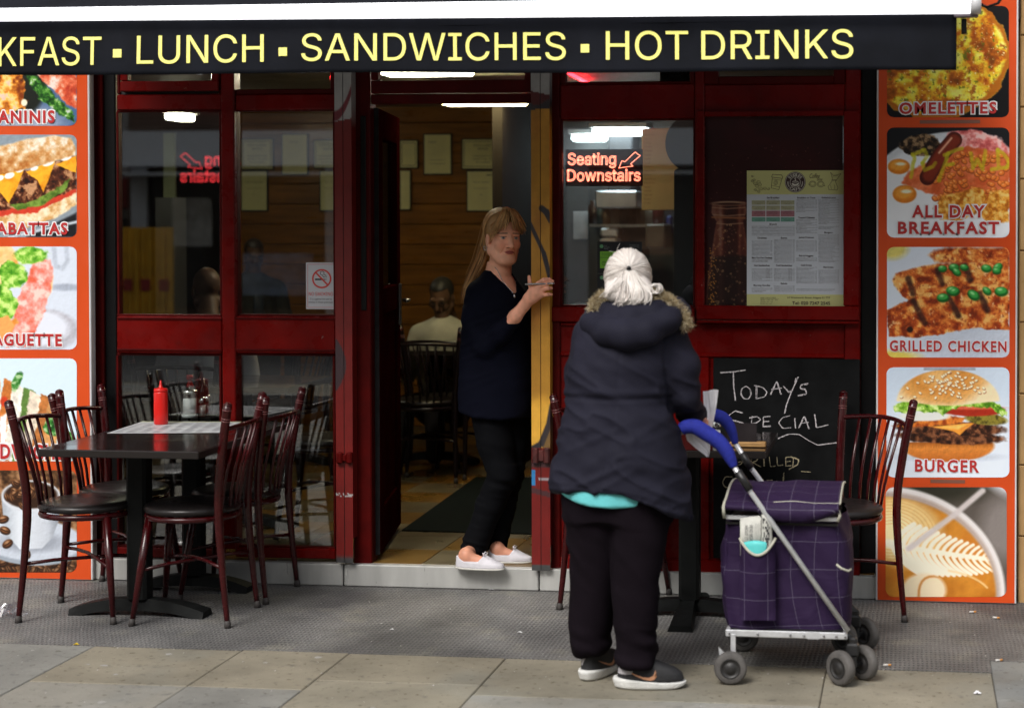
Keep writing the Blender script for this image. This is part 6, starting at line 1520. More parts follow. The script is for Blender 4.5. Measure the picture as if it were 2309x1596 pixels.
# handles, tubes
g1 = [(1536, 968), (1548, 962), (1568, 962), (1592, 976), (1618, 993), (1638, 1016), (1648, 1036), (1655, 1052)]; r1 = [.021, .025, .027, .0275, .0265, .0245, .020, .013]
g2 = [(1600, 934), (1612, 936), (1628, 942), (1641, 954), (1651, 974), (1658, 1000)]; r2 = [.022, .0245, .0245, .022, .018, .0115]
YH = YN-.03; YH2 = YF-.10
def smooth_path(pts, Y, k=6):
    L = [np.array(P(x, y, Y)) for x, y in pts]; o_ = []
    for i in range(len(L)-1):
        p0, p1, p2, p3 = L[max(i-1, 0)], L[i], L[i+1], L[min(i+2, len(L)-1)]
        for q in range(k):
            t = q/k; o_.append(.5*((2*p1)+(-p0+p2)*t+(2*p0-5*p1+4*p2-p3)*t*t+(-p0+3*p1-3*p2+p3)*t**3))
    return o_+[L[-1]]
def rad(rs, k=6): return list(np.interp(np.linspace(0, len(rs)-1, (len(rs)-1)*k+1), range(len(rs)), rs))
MB().tube(smooth_path(g1, YH), rad(r1), 18).build('foam_grip', m_foam, tr); MB().tube(smooth_path(g2, YH2), rad(r2), 18).build('foam_grip', m_foam, tr)
MB().tube([P(1540, 966, YH), P(1534, 975, YH+.1), P(1575, 950, YH2-.05), P(1603, 935, YH2)], .011, 8).build('handle_bar', m_al, tr)
MB().tube([P(1654, 1050, YH), P(1672, 1080, YH), P(1912, 1422, YN-.014)], .0098, 12).build('side_tube', m_al, tr)
MB().tube([P(1657, 997, YH2), P(1690, 1050, YH2), P(1760, 1145, YH2+.05), P(1905, 1360, YF+.012)], .0098, 12).build('side_tube', m_al, tr)
MB().tube([P(1663, 1062, YH), P(1691, 1104, YH)], .0145, 12).build('clamp_sleeve', m_blkp, tr); MB().tube([P(1672, 1021, YH2), P(1694, 1055, YH2)], .0135, 12).build('clamp_sleeve', m_blkp, tr)
a = P(1724, 1156, YN-.02); MB().box(a[0]-.02, a[0]+.02, YN-.022, YN-.008, a[2]-.014, a[2]+.012, bev=.004).build('tube_clip', m_blkp, tr)
# lower frame
for Y in (YN-.006, YF+.006):
    a, c = P(1636, 1429, Y), P(1911, 1429, Y); zb0 = float(P(1774, 1429, YN)[2])
    MB().box(a[0], c[0], Y-.004, Y+.004, zb0-.012, zb0+.012, bev=.003).build('side_bar', m_al, tr)
    if Y < -1.2:
        rv = MB()
        for px in (1645, 1709, 1782, 1813, 1858, 1886, 1906): q = P(px, 1429, Y); rv.tube([(q[0], Y-.009, zb0), (q[0], Y-.002, zb0)], .0042, 10)
        rv.build('rivets', mat('rivet steel', (.32, .32, .33), .35, metal=.9), tr)
        sl2 = P(1828, 1429, Y); MB().box(sl2[0]-.012, sl2[0]+.03, Y-.006, Y-.003, zb0-.0125, zb0+.0125, bev=.001).build('slide_joint', m_al, tr)
for px in (1641, 1905):
    x = float(P(px, 1429, YN)[0]); MB().box(x-.008, x+.008, YN, YF, zb0-.010, zb0+.010, bev=.003).build('cross_bar', m_al, tr)
m_tyre = mat('grey rubber tyre', (.085, .079, .075), .75, noise=(25, .3), bump=(120, .2)); m_hub = mat('dark hub plastic', (.018, .017, .017), .5, noise=(30, .3))
def wheel(cx, cy, cz, r_, wd, ang_, name='wheel'):
    o = empty(name, (0, 0, 0)); o.parent = tr; o.location = Vector((cx, cy, cz))-tr.location
    t = MB(); t.lathe(caps=False, prof=[(r_*.62, -wd*.5), (r_*.86, -wd*.5), (r_*.96, -wd*.36), (r_, -wd*.1), (r_, wd*.1), (r_*.96, wd*.36), (r_*.86, wd*.5), (r_*.62, wd*.5)], n=40, axis='Y')
    h_ = MB(); h_.lathe([(.001, -wd*.46), (r_*.30, -wd*.46), (r_*.32, -wd*.40), (r_*.50, -wd*.40), (r_*.52, -wd*.47), (r_*.64, -wd*.47), (r_*.64, wd*.47), (r_*.52, wd*.47), (r_*.5, wd*.4), (.001, wd*.42)], n=40, axis='Y')
    for nm, mb, mt in (('tyre', t, m_tyre), ('hub', h_, m_hub)):
        c, s_ = math.cos(ang_), math.sin(ang_); mb.v = [(c*x-s_*y, s_*x+c*y, z) for x, y, z in mb.v]; mb.build(nm, mt, o, local=True)
    return o
RW = .0575
wl = G(1648, 1540); wheel(wl[0], wl[1]-.012, RW, RW, .034, R(4)); wheel(wl[0]-.0, YF-.03, RW, RW, .034, R(4))
for (px, py, Yc) in ((1922, 1494, -1.37), (1928, 1417, -.93)):
    q = P(px, py, Yc); cx = float(q[0]); an = R(-42); ax_ = np.array((math.sin(-an), math.cos(an), 0))
    ax_ = np.array((math.cos(an+math.pi/2), math.sin(an+math.pi/2), 0))
    for sg in (-1, 1): wheel(cx+ax_[0]*.058*sg, Yc+ax_[1]*.058*sg, RW*1.06, RW*1.06, .034, an)
    f = MB(); f.box(cx-.016, cx+.016, Yc-.016, Yc+.016, RW*.9, zb0-.01, bev=.006); f.tube([(cx-ax_[0]*.05, Yc-ax_[1]*.05, RW*1.06), (cx+ax_[0]*.05, Yc+ax_[1]*.05, RW*1.06)], .009, 10); f.box(cx-.022, cx+.022, Yc-.024, Yc+.018, zb0-.075, zb0-.03, bev=.006)
    f.build('swivel_fork', m_blkp, tr)
    MB().tube([(float(P(1905, 1430, YN)[0]), Yc+.01, zb0), (cx, Yc, zb0-.02)], .012, 8).build('fork_stem', m_blkp, tr)
for Y in (wl[1]-.012+.024, YF-.03+.024):
    MB().box(wl[0]-.002, wl[0]+.016, Y-.003, Y+.003, RW*.7, zb0, bev=.002).build('wheel_bracket', m_al, tr)
a = P(1628, 1462, YN); MB().prism([(float(P(x, y, YN)[0]), float(P(x, y, YN)[2])) for x, y in ((1620, 1458), (1636, 1475), (1628, 1482), (1622, 1476))], YN-.0, YN+.012).build('brake_lever', m_al, tr)
# folded newspaper and a turquoise pouch in the pocket
np_o = empty('folded_newspaper', (float(P(1705, 1200, YN)[0]), YN-.03, .3), 'rolled newspaper reading Read More About It in the trolley pocket', 'newspaper')
YQ = YN-.018
V = []; N = 30
for j in range(2):
    for i in range(N):
        u = i/(N-1); px = 1669+(1716-1669)*u; py = (1252 if j == 0 else 1168-6*u); V.append(tuple(P(px, py, YQ-.004*math.sin(u*math.pi))))
mb = MB(); mb.add(V, [(i, i+1, N+i+1, N+i) for i in range(N-1)], smooth=True)
m_news = mat('newsprint', (.50, .50, .46), .8, noise=(40, .1)); sh = mb.build('folded_page', m_news, np_o); sd_ = sh.modifiers.new('s', 'SOLIDIFY'); sd_.thickness = .008; sd_.offset = -1
V = []; 
for j in range(12):
    v = j/11
    for i in range(24):
        a = math.pi*1.5*(i/23)-.9; q = P(1728, 1252-(1252-1160)*v, YQ); V.append((q[0]+.021*math.sin(a), YQ+.002-.020*math.cos(a)*.9, q[2]+(.004*math.sin(i*.9) if j == 11 else 0)))
mb = MB(); mb.add(V, [(j*24+i, j*24+i+1, (j+1)*24+i+1, (j+1)*24+i) for j in range(11) for i in range(23)], smooth=True); rl2 = mb.build('rolled_page', m_news, np_o); sd_ = rl2.modifiers.new('s', 'SOLIDIFY'); sd_.thickness = .003; sd_.offset = -1
tx = MB(); v, f = None, None
def vtext(s, px0, px1, py0, py1):   # reads downwards
    v, f = text_geo(s, .02, 0, 2, False, 1.0, True); lo, hi = v.min(0), v.max(0); V = []
    for q in v:
        u, w_ = (q-lo)/(hi-lo); z = P(px0+(px1-px0)*w_, py0+(py1-py0)*u, YQ); V.append((z[0], YQ-.0085, z[2]))
    tx.add(V, f)
vtext('READ MORE', 1690, 1698, 1182, 1222); vtext('ABOUT IT...', 1680, 1687, 1182, 1222)
for k in range(4): vtext('crossword and puzzles inside today', 1702+k*3, 1704+k*3, 1178, 1230)
rr = random.Random(4)
for i in range(6):
    for j in range(13):
        if rr.random() < .45:
            a0 = -.55+i*.19; x = P(1728, 1200, YQ)[0]; z = P(1728, 1246-j*6.2, YQ)[2]
            q = [(x+.0222*math.sin(a), YQ+.002-.0222*math.cos(a)*.9, zz_) for a, zz_ in ((a0, z), (a0+.17, z), (a0+.17, z+.0085), (a0, z+.0085))]; tx.add(q, [(0, 1, 2, 3)])
tx.build('newsprint_lettering', mat('news ink', (.03, .03, .035), .8), np_o)
pt = MB(); V = []
NX, NZ = 24, 10
for j in range(NZ):
    v = j/(NZ-1)
    for i in range(NX):
        u = i/(NX-1); px = 1677+(1729-1677)*u; py = 1275-(1275-1222+4*math.sin(u*math.pi))*v; up = (px-1668)/81.; V.append(tuple(P(px, py, YN-.012-.042*math.sin(up*math.pi)**.7*.80*(1 if v < .9 else .8))))
pt.add(V, [(j*NX+i, j*NX+i+1, (j+1)*NX+i+1, (j+1)*NX+i) for j in range(NZ-1) for i in range(NX-1)], smooth=True)
po = pt.build('turquoise_pouch', mat('turquoise rubber', (.10, .55, .54), .5)); sd_ = po.modifiers.new('s', 'SOLIDIFY'); sd_.thickness = .006; sd_.offset = -1
tag(po, 'turquoise soft pouch tucked before the newspaper in the trolley pocket', 'pouch')
# ================================================================== people
def proj(V):
    q = np.asarray(V)-CAM; d = q@_f; return np.stack([CPX+CF*(q@_r)/d, CPY-CF*(q@_u)/d, d], -1)
def grid_px(Fd):
    X, Y, Z = Fd.X-CAM[0], Fd.Y-CAM[1], Fd.Z-CAM[2]; d = X*_f[0]+Y*_f[1]+Z*_f[2]
    return CPX+CF*(X*_r[0]+Y*_r[1])/d, CPY-CF*(X*_u[0]+Y*_u[1]+Z*_u[2])/d
def surf(px, py, Vs, rad_=5):
    best = None
    for V in Vs:
        q = proj(V); m_ = np.hypot(q[:, 0]-px, q[:, 1]-py) < rad_
        if m_.any():
            i = np.where(m_)[0][np.argmin(q[m_][:, 2])]
            if best is None or q[i, 2] < best[0]: best = (q[i, 2], V[i])
    return None if best is None else best[1]
def sil(rows_, Y0):
    """photo outline rows (y, left, right, half depth, depth shift) -> stack rows"""
    out = []
    for y, a, c, ry, dy in rows_:
        q0, q1 = P(a, y, Y0+dy), P(c, y, Y0+dy); out.append((float(q0[2]), float(q0[0]+q1[0])/2, Y0+dy, float(q1[0]-q0[0])/2, ry))
    return out
def bounds(pts, pad): pts = np.array(pts); return pts.min(0)-pad, pts.max(0)+pad
def polyline_d(px, py, pts):
    d = np.full(px.shape, 1e9)
    for (ax, ay), (bx, by) in zip(pts[:-1], pts[1:]):
        dx, dy = bx-ax, by-ay; t = np.clip(((px-ax)*dx+(py-ay)*dy)/(dx*dx+dy*dy+1e-9), 0, 1); d = np.minimum(d, np.hypot(px-ax-t*dx, py-ay-t*dy))
    return d
def fibres(mb, paths, r0, cols, n=4, vr=(.75, 1.2)):
    for L in paths:
        k = len(L); mb.tube(L, [r0*(.75+.25*math.sin(math.pi*min(1, i/(k-1)*1.15))) if i < k-1 else r0*.25 for i in range(k)], n, caps=False, color=tuple(random.choice(cols)*random.uniform(*vr)))
m_skin = mat('skin', (1, 1, 1), .5, spec=.35, attr='Col', bump=(220, .08))
m_hairm = mat('hair', (1, 1, 1), .45, spec=.4, attr='Col')

def head_field(h=.003, hi=True):
    Fd = Field((-.11, -.15, -.21), (.11, .14, .14), h)
    Fd.ell((0, -.018, .036), (.071, .090, .084), 0); Fd.ell((0, .028, -.028), (.058, .060, .086), .02)
    for s_ in (-1, 1):
        Fd.cap((s_*.047, -.002, -.058), (s_*.016, .058, -.092), .030, .024, .02); Fd.ell((s_*.036, .056, -.028), (.027, .024, .026), .014)
        Fd.ell((s_*.073, -.008, -.012), (.009, .019, .032), .006)
    Fd.ell((0, .070, -.094), (.023, .017, .016), .012); Fd.ell((0, .035, -.098), (.042, .036, .022), .02)
    Fd.cap((-.038, .074, .019), (.038, .074, .019), .012, .012, .012)
    for s_ in (-1, 1): Fd.ell((s_*.031, .094, .001), (.018, .017, .0115), .008, sub=True)
    Fd.cap((0, .080, .012), (0, .106, -.030), .0095, .0135, .010)
    for s_ in (-1, 1): Fd.ell((s_*.012, .093, -.034), (.0095, .011, .008), .005); Fd.ell((s_*.031, .0715, .001), (.0138, .0138, .0125), .002)
    for s_ in (-1, 1): Fd.cap((s_*.019, .0835, .009), (s_*.044, .0775, .0085), .0042, .004, .004)
    Fd.ell((0, .0855, -.0550), (.027, .0085, .0055), .006); Fd.ell((0, .0845, -.0670), (.023, .0090, .0060), .006); Fd.cap((-.015, .0965, -.0608), (.015, .0965, -.0608), .0026, .0026, .002, sub=True)
    for s_ in (-1, 1): Fd.cap((s_*.022, .084, -.040), (s_*.034, .066, -.066), .0022, .0022, .006, sub=True)
    Fd.cap((0, -.018, -.07), (0, -.036, -.21), .050, .058, .02)
    return Fd
def head_colours(V, base, lips, brow, iris):
    x, y, z = V[:, 0], V[:, 1], V[:, 2]; C = np.tile(np.array(base, float), (len(V), 1))
    C *= (.88+.24*vnoise3(x*60+9, y*60+9, z*60+9, 3))[:, None]
    def mixin(m_, c): nonlocal C; m_ = np.clip(m_, 0, 1)[:, None]; C = C*(1-m_)+np.array(c)*m_
    fr = y > .045
    for s_ in (-1, 1):
        mixin((1.2-np.hypot((x-s_*.038)/.026, (z+.03)/.022))*.5*fr, np.array(base)*np.array((1.05, .72, .68)))
        e = np.hypot((x-s_*.031)/.0125, (z-.0008)/.0055); mixin((1-e)*5*(y > .07), (.42, .40, .38)); mixin((1.05-np.hypot(x-s_*.031-.001, z-.001)/.0052)*8*(y > .07)*(e < 1), iris)
        mixin((1-np.abs(z-.0072)/.0022)*2.5*(np.abs(x-s_*.031) < .015)*(y > .06), np.array(base)*.14); mixin((1-np.abs(z-.0215-.05*(.035-np.abs(x)))/.0042)*1.1*(np.abs(np.abs(x)-.032) < .019)*fr, brow)
        mixin((1-np.hypot((x-s_*.012)/.0045, (z+.0405)/.003))*3*fr, np.array(base)*.2)
    mixin((1.0-np.hypot(x/.0245, (z+.0612)/.0098))*6*(y > .07), lips); mixin((1-np.abs(z+.0602)/.0018)*1.4*(np.abs(x) < .016)*(y > .07), np.array(lips)*.25)
    return C
def frame(origin, fwd, up=(0, 0, 1)):
    f_ = np.array(fwd, float); f_ /= np.linalg.norm(f_); r_ = np.cross(f_, up); r_ /= np.linalg.norm(r_); u_ = np.cross(r_, f_)
    M = np.stack([r_, f_, u_], 1); o = np.array(origin, float)
    return lambda V: np.asarray(V)@M.T+o
def cloth(name, Fd, mt, parent, folds=None, it=1):
    V, Q = Fd.skin(); 
    if it: V = relax(V, Q, it, .5)
    if folds is not None: V = V+normals(V, Q)*folds(V)[:, None]
    npmesh(name, V, Q, mt, parent); return V, Q
def cut_below(Fd, pts_px):  # remove everything below a photo polyline (x -> y)
    px, py = grid_px(Fd); yy = np.interp(px, [q[0] for q in pts_px], [q[1] for q in pts_px]); Fd.cut((py-yy)/560., .003)

# ---------------------------------------------------------------- person in the parka, seen from behind
YL = -1.47
def Lp(x, y, dy=0.0): return np.array(P(x, y, YL+dy))
lady = empty('person', (float(G(1400, 1545)[0]), YL, 0), 'person in navy parka seen from behind, white hair clipped up, holding white paper', 'person')
LB = (.0135, .0133, .0225)
m_parka = mat('navy parka cloth', LB, .75, spec=.09, noise=(5, .22), bump=(30, .4))
m_trous = mat('charcoal jersey', (.0068, .0046, .0070), .9, spec=.06, noise=(6, .2), bump=(150, .25))
lo, hi = bounds([Lp(1225, 1190, -.24), Lp(1625, 640, .36)], .02)
Fd = Field(lo, hi, .0075)
Fd.stack(sil([(1185, 1240, 1557, .175, -.01), (1140, 1240, 1556, .178, -.01), (1100, 1243, 1552, .178, -.01), (1040, 1252, 1544, .168, -.01), (980, 1263, 1531, .155, 0), (940, 1270, 1518, .147, .005), (905, 1279, 1506, .140, .01), (870, 1282, 1512, .145, .015), (820, 1286, 1522, .150, .02), (775, 1293, 1530, .145, .03), (740, 1306, 1528, .130, .04), (712, 1328, 1512, .105, .05), (690, 1352, 1480, .08, .055)], YL), 0, 2.3)
Fd.chain([Lp(1506, 752, .03), Lp(1536, 830, .03), Lp(1543, 893, .05)], [.062, .060, .055], .035); Fd.chain([Lp(1543, 893, .05), Lp(1556, 925, .13), Lp(1569, 938, .19)], [.053, .046, .038], .02)
Fd.chain([Lp(1330, 752, .04), Lp(1312, 850, .06), Lp(1330, 885, .13)], [.058, .052, .048], .03)
Fd.chain([Lp(1330, 885, .13), Lp(1400, 900, .30)], [.046, .036], .02)
cut_below(Fd, [(1200, 1103), (1240, 1105), (1290, 1106), (1340, 1109), (1400, 1118), (1450, 1135), (1500, 1155), (1560, 1170), (1700, 1190)])
def parka_folds(V):
    q = proj(V); x, y, z = V[:, 0], V[:, 1], V[:, 2]; d = np.zeros(len(V))
    d -= .008*np.exp(-((q[:, 1]-(898+.00035*(q[:, 0]-1390)**2*-1+12*np.sin((q[:, 0]-1270)/80)*.3))/4.5)**2)*(q[:, 0] < 1515)           # waist seam
    d += .005*np.exp(-((q[:, 1]-886)/7)**2)*(q[:, 0] < 1515)
    sx_ = np.interp(q[:, 1], [780, 900, 1110], [1397, 1392, 1352]); d -= .0045*np.exp(-((q[:, 0]-sx_)/2.6)**2)*(V[:, 1] < YL)      # centre seam
    ax_ = np.interp(q[:, 1], [740, 800, 900], [1497, 1497, 1506]); d -= .007*np.exp(-((q[:, 0]-ax_)/4)**2)*(q[:, 1] < 935)*(q[:, 1] > 735)  # sleeve seam
    a = R(-28); u = x*math.cos(a)+z*math.sin(a); w_ = -x*math.sin(a)+z*math.cos(a)
    n1 = vnoise3(u*5+3, y*5, w_*22, 5); n2 = vnoise3(u*14, y*10, w_*44, 9); n3 = vnoise3(x*11, y*11, z*11, 12)
    d += (.015*(np.abs(n1-.5)*-2+.5)+.006*np.exp(-((n1-.5)/.05)**2))*np.clip((q[:, 1]-760)/120, .25, 1)+.006*(n2-.5)+.008*(n3-.5)
    a = R(24); w2 = -x*math.sin(a)+z*math.cos(a); n4 = vnoise3(x*6+7, y*6, w2*26, 15); d += .014*(.5-np.abs(n4-.5)*2)*np.clip((q[:, 1]-905)/90, 0, 1)
    d -= .006*np.exp(-((q[:, 1]-np.interp(q[:, 0], [1240, 1340, 1450, 1550], [1093, 1102, 1127, 1157]))/2.4)**2)       # hem stitching
    return d*.72
Vc, Qc = cloth('parka', Fd, m_parka, lady, parka_folds, 2)
# hood lying on the shoulders
lo, hi = bounds([Lp(1290, 810, -.24), Lp(1590, 640, .22)], .02); Fd = Field(lo, hi, .006)
Fd.chain([Lp(1344, 706, .05), Lp(1340, 730, -.02), Lp(1372, 748, -.09), Lp(1415, 756, -.12), Lp(1460, 747, -.11), Lp(1505, 724, -.06), Lp(1530, 706, .0), Lp(1525, 690, .06)], [.042, .044, .048, .050, .046, .042, .038, .034], .02)
Fd.chain([Lp(1356, 694, .03), Lp(1385, 712, -.05), Lp(1425, 716, -.08), Lp(1470, 706, -.06), Lp(1505, 690, .02)], [.036, .040, .042, .040, .034], .012)
def hood_f(V): x, y, z = V.T; return .010*(vnoise3(x*10, y*10, z*26, 21)-.5)+.012*(vnoise3(x*7+z*14, y*9, z*7, 25)-.5)
Vh, Qh = cloth('hood', Fd, m_parka, lady, hood_f, 1)
# fur trim
fur = MB(); rf = random.Random(8)
rim = [[Lp(1340, 708, -.03), Lp(1341, 688, -.01), Lp(1356, 672, .0), Lp(1382, 664, .01)], [Lp(1462, 664, .0), Lp(1490, 672, -.01), Lp(1515, 684, -.02), Lp(1536, 706, -.03), Lp(1548, 736, -.03)]]
fcol = [np.array(lin(c)) for c in ((208, 192, 154), (172, 152, 116), (226, 214, 186), (128, 108, 82))]
for L in rim:
    for i in range(len(L)-1):
        for k in range(1150):
            t = rf.random(); c = L[i]*(1-t)+L[i+1]*t; d = np.array([rf.gauss(0, 1), rf.gauss(-.3, 1), rf.gauss(.3, 1)]); d /= np.linalg.norm(d); b0 = c+d*.007
            e = d+np.array([.25, 0, -.35])+np.array([rf.gauss(0, .5) for _ in range(3)]); e /= np.linalg.norm(e); ln_ = rf.uniform(.014, .030)
            fur.tube([b0, b0+d*ln_*.5, b0+d*ln_*.55+e*ln_*.5], [.0011, .0009, .0002], 3, caps=False, color=tuple(rf.choice(fcol)*rf.uniform(.6, 1.15)))
    fur.tube(L, .012, 8, color=tuple(fcol[1]*.7))
fur.build('fur_trim', mat('fur', (1, 1, 1), .9, spec=.1, attr='Col'), lady)
# turquoise shirt under the coat
lo, hi = bounds([Lp(1235, 1165, -.22), Lp(1500, 1040, .22)], .02); Fd = Field(lo, hi, .007)
Fd.stack(sil([(1160, 1263, 1492, .158, -.012), (1100, 1263, 1496, .160, -.012), (1050, 1266, 1496, .155, -.01)], YL), 0, 2.2)
cut_below(Fd, [(1200, 1100), (1262, 1110), (1290, 1130), (1330, 1142), (1380, 1147), (1430, 1144), (1460, 1138), (1600, 1136)])
cloth('shirt_hem', Fd, mat('turquoise jersey', (.13, .55, .58), .8, noise=(9, .1), bump=(200, .3)), lady, lambda V: .004*(vnoise3(V[:, 0]*40, V[:, 1]*20, V[:, 2]*5, 3)-.5), 1)
# trousers
lo, hi = bounds([Lp(1255, 1530, -.24), Lp(1530, 1060, .24)], .02); Fd = Field(lo, hi, .0075)
Fd.stack(sil([(1476, 1300, 1350, .058, .045), (1466, 1291, 1366, .074, .045), (1450, 1289, 1374, .080, .045), (1400, 1291, 1382, .080, .04), (1330, 1289, 1392, .085, .03), (1250, 1283, 1402, .098, .02), (1180, 1276, 1412, .115, .01), (1120, 1270, 1420, .125, .0)], YL), 0, 2.2)
Fd.stack(sil([(1497, 1394, 1472, .066, -.055), (1485, 1387, 1481, .078, -.055), (1468, 1388, 1480, .078, -.05), (1430, 1389, 1474, .078, -.045), (1350, 1384, 1482, .084, -.04), (1250, 1381, 1497, .098, -.03), (1180, 1380, 1506, .112, -.02), (1120, 1375, 1512, .122, -.01)], YL), .012, 2.2)
Fd.stack(sil([(1165, 1274, 1508, .13, -.005), (1090, 1268, 1512, .15, -.005)], YL), .03, 2.2)
def trous_f(V):
    q = proj(V); x, y, z = V.T; k = np.clip((q[:, 1]-1390)/80, 0, 1)
    return .016*(vnoise3(x*9, y*9, z*5, 31)-.5)+.010*(.5-np.abs(vnoise3(x*6, y*6, z*14+x*16, 37)-.5)*2)+k*.018*(.5-np.abs(vnoise3(x*7, y*7, z*34+x*10, 33)-.5)*2)+.007*(vnoise3(x*14+z*12, y*12, z*14, 35)-.5)
Vt, Qt = cloth('trousers', Fd, m_trous, lady, trous_f, 2)
# shoes
def stackshoe(Fd, rows_, k=.006, p=2.4): Fd.stack(rows_, k, p)
m_shoe = mat('black knit shoe', (.012, .012, .014), .7, noise=(90, .3), bump=(300, .4)); m_sole = mat('white foam sole', (.62, .62, .60), .6, noise=(30, .12), bump=(170, .6)); m_cop = mat('copper print', (.60, .30, .17), .35, metal=.4)
def trainer(parent, heel, ang_, L=.244):
    tf = lambda V: np.stack([heel[0]+np.asarray(V)[:, 0]*math.cos(ang_)-np.asarray(V)[:, 1]*math.sin(ang_), heel[1]+np.asarray(V)[:, 0]*math.sin(ang_)+np.asarray(V)[:, 1]*math.cos(ang_), np.asarray(V)[:, 2]+heel[2]], 1)
    Fd = Field((-.04, -.07, -.01), (L+.03, .07, .15), .0045)
    Fd.stack([(.03, L*.51, 0, L*.475, .044), (.052, L*.50, 0, L*.46, .043), (.070, L*.45, 0, L*.41, .040), (.088, L*.35, 0, L*.31, .037), (.106, L*.27, 0, L*.215, .035), (.135, L*.22, 0, L*.165, .034)], 0, 2.4); Fd.ell((L*.23, 0, .142), (.040, .026, .03), .004, sub=True)
    V, Q = Fd.skin(); V = relax(V, Q, 1); o = npmesh('shoe', tf(V), Q, m_shoe, parent)
    Fd = Field((-.05, -.075, -.012), (L+.04, .075, .06), .004)
    Fd.stack([(.0, L*.50, 0, L*.44, .038), (.006, L*.50, 0, L*.50, .045), (.030, L*.495, 0, L*.525, .0485), (.046, L*.49, 0, L*.50, .046)], 0, 2.5); Fd.F = np.maximum(Fd.F, Fd.Z-(.025+.015*np.clip(1-Fd.X/(L*.7), 0, 1))); Fd.F = np.maximum(Fd.F, (.016*np.clip((Fd.X-L*.72)/(L*.3), 0, 1)**2)-Fd.Z)
    V2, Q2 = Fd.skin(); npmesh('sole', tf(V2), Q2, m_sole, o)
    # side flash
    poly = [(.30, .072), (.305, .088), (.34, .060), (.40, .050), (.48, .052), (.60, .066), (.74, .086)]; lowr = [(.30, .072), (.29, .055), (.32, .040), (.38, .034), (.47, .040), (.60, .058), (.74, .086)]
    for sg in (-1, 1):
        V = []
        for (a, b_), (c, d) in zip(poly, lowr):
            for x, z in ((a, b_), ((a+c)/2, (b_+d)/2), (c, d)):
                X = L*(.16+(.74-x)/.45*.44); Z = z*.66+.012
                # outermost side point of the upper at this place
                rx_ = np.interp(Z, [.03, .052, .070, .088, .106], [L*.475, L*.46, L*.41, L*.31, L*.215]); cx_ = np.interp(Z, [.03, .052, .070, .088, .106], [L*.51, L*.50, L*.45, L*.35, L*.27]); ry_ = np.interp(Z, [.03, .052, .070, .088, .106], [.044, .043, .040, .037, .035])
                yy = ry_*max(.05, 1-min(1, abs((X-cx_)/rx_))**2.4)**(1/2.4); V.append((X, sg*(yy+.0022), Z))
        n_ = len(poly); npmesh('side_flash', tf(np.array(V)), np.array([(3*i+k, 3*i+k+1, 3*i+k+4, 3*i+k+3) for i in range(n_-1) for k in range(2)]), m_cop, o)
    lc = MB()
    for i in range(4):
        x = L*(.50+.07*i); z = .088-.010*i+.006; q = tf(np.array([(x, -.022, z-.002), (x+.006, 0, z+.006), (x, .022, z-.002)])); lc.tube(list(q), .0028, 6)
    lc.build('laces', m_blk, o)
hl = G(1320, 1534); trainer(lady, np.array((hl[0]-.002, YL+.0, 0)), R(72))
hr = G(1376, 1556); trainer(lady, np.array((hr[0]+.008, float(hr[1])+.045, 0)), R(6))
# body: head, neck, ankles and the right hand in one skin mesh
SK = np.array(lin((205, 150, 132)))
Hf = head_field(.0045); V, Q = Hf.skin(); tfL = frame(Lp(1417, 640, .095), (.12, 1, -.25)); pieces = [(tfL(V*.84), Q, head_colours(V, SK, (.4, .08, .08), (.4, .38, .36), (.1, .1, .12)))]
lo, hi = bounds([Lp(1560, 985, .08), Lp(1622, 920, .30)], .01); Fd = Field(lo, hi, .0028)
Fd.chain([Lp(1566, 937, .17), Lp(1576, 946, .185)], [.026, .026], .01); Fd.chain([Lp(1576, 944, .185), Lp(1584, 957, .185)], [.023, .020], .012)
for a, b_, c in (((1581, 945, .175), (1592, 951, .165), (1592, 966, .165)), ((1582, 949, .175), (1590, 958, .16), (1589, 971, .165)), ((1580, 953, .18), (1586, 963, .16), (1584, 975, .17)), ((1577, 957, .185), (1580, 967, .17), (1578, 976, .175))): Fd.chain([Lp(*a), Lp(*b_), Lp(*c)], [.0095, .0085, .007], .004)
Fd.chain([Lp(1575, 938, .20), Lp(1588, 938, .21), Lp(1596, 946, .205)], [.011, .009, .0075], .005)
V, Q = Fd.skin(); V = relax(V, Q, 1); pieces.append((V, Q, np.tile(SK*np.array((1.0, .86, .84)), (len(V), 1))*(.85+.3*vnoise3(V[:, 0]*90, V[:, 1]*90, V[:, 2]*90, 2))[:, None]))
lo, hi = bounds([Lp(1290, 1530, -.2), Lp(1480, 1400, .2)], .01); Fd = Field(lo, hi, .006)
Fd.chain([Lp(1328, 1420, .045), Lp(1326, 1505, .05)], [.05, .034], .01); Fd.chain([Lp(1432, 1430, -.05), Lp(1415, 1518, -.06)], [.05, .034], .01); V, Q = Fd.skin(); pieces.append((V, Q, np.tile(np.array((.42, .40, .42)), (len(V), 1))))
def join(pieces, name, mt, parent):
    VV, QQ, CC, b_ = [], [], [], 0
    for V, Q, C in pieces: VV.append(V); QQ.append(Q+b_); CC.append(C); b_ += len(V)
    return npmesh(name, np.concatenate(VV), np.concatenate(QQ), mt, parent, np.concatenate(CC))
def inner(pieces, chains, c, h=.012):   # the covered limbs that join the visible skin
    pts = np.array([p for ch in chains for p in ch[0]]); Fd = Field(pts.min(0)-.1, pts.max(0)+.1, h)
    for pts_, r_ in chains: Fd.chain(pts_, r_, .02)
    V, Q = Fd.skin(); pieces.append((V, Q, np.tile(np.array(c), (len(V), 1))))
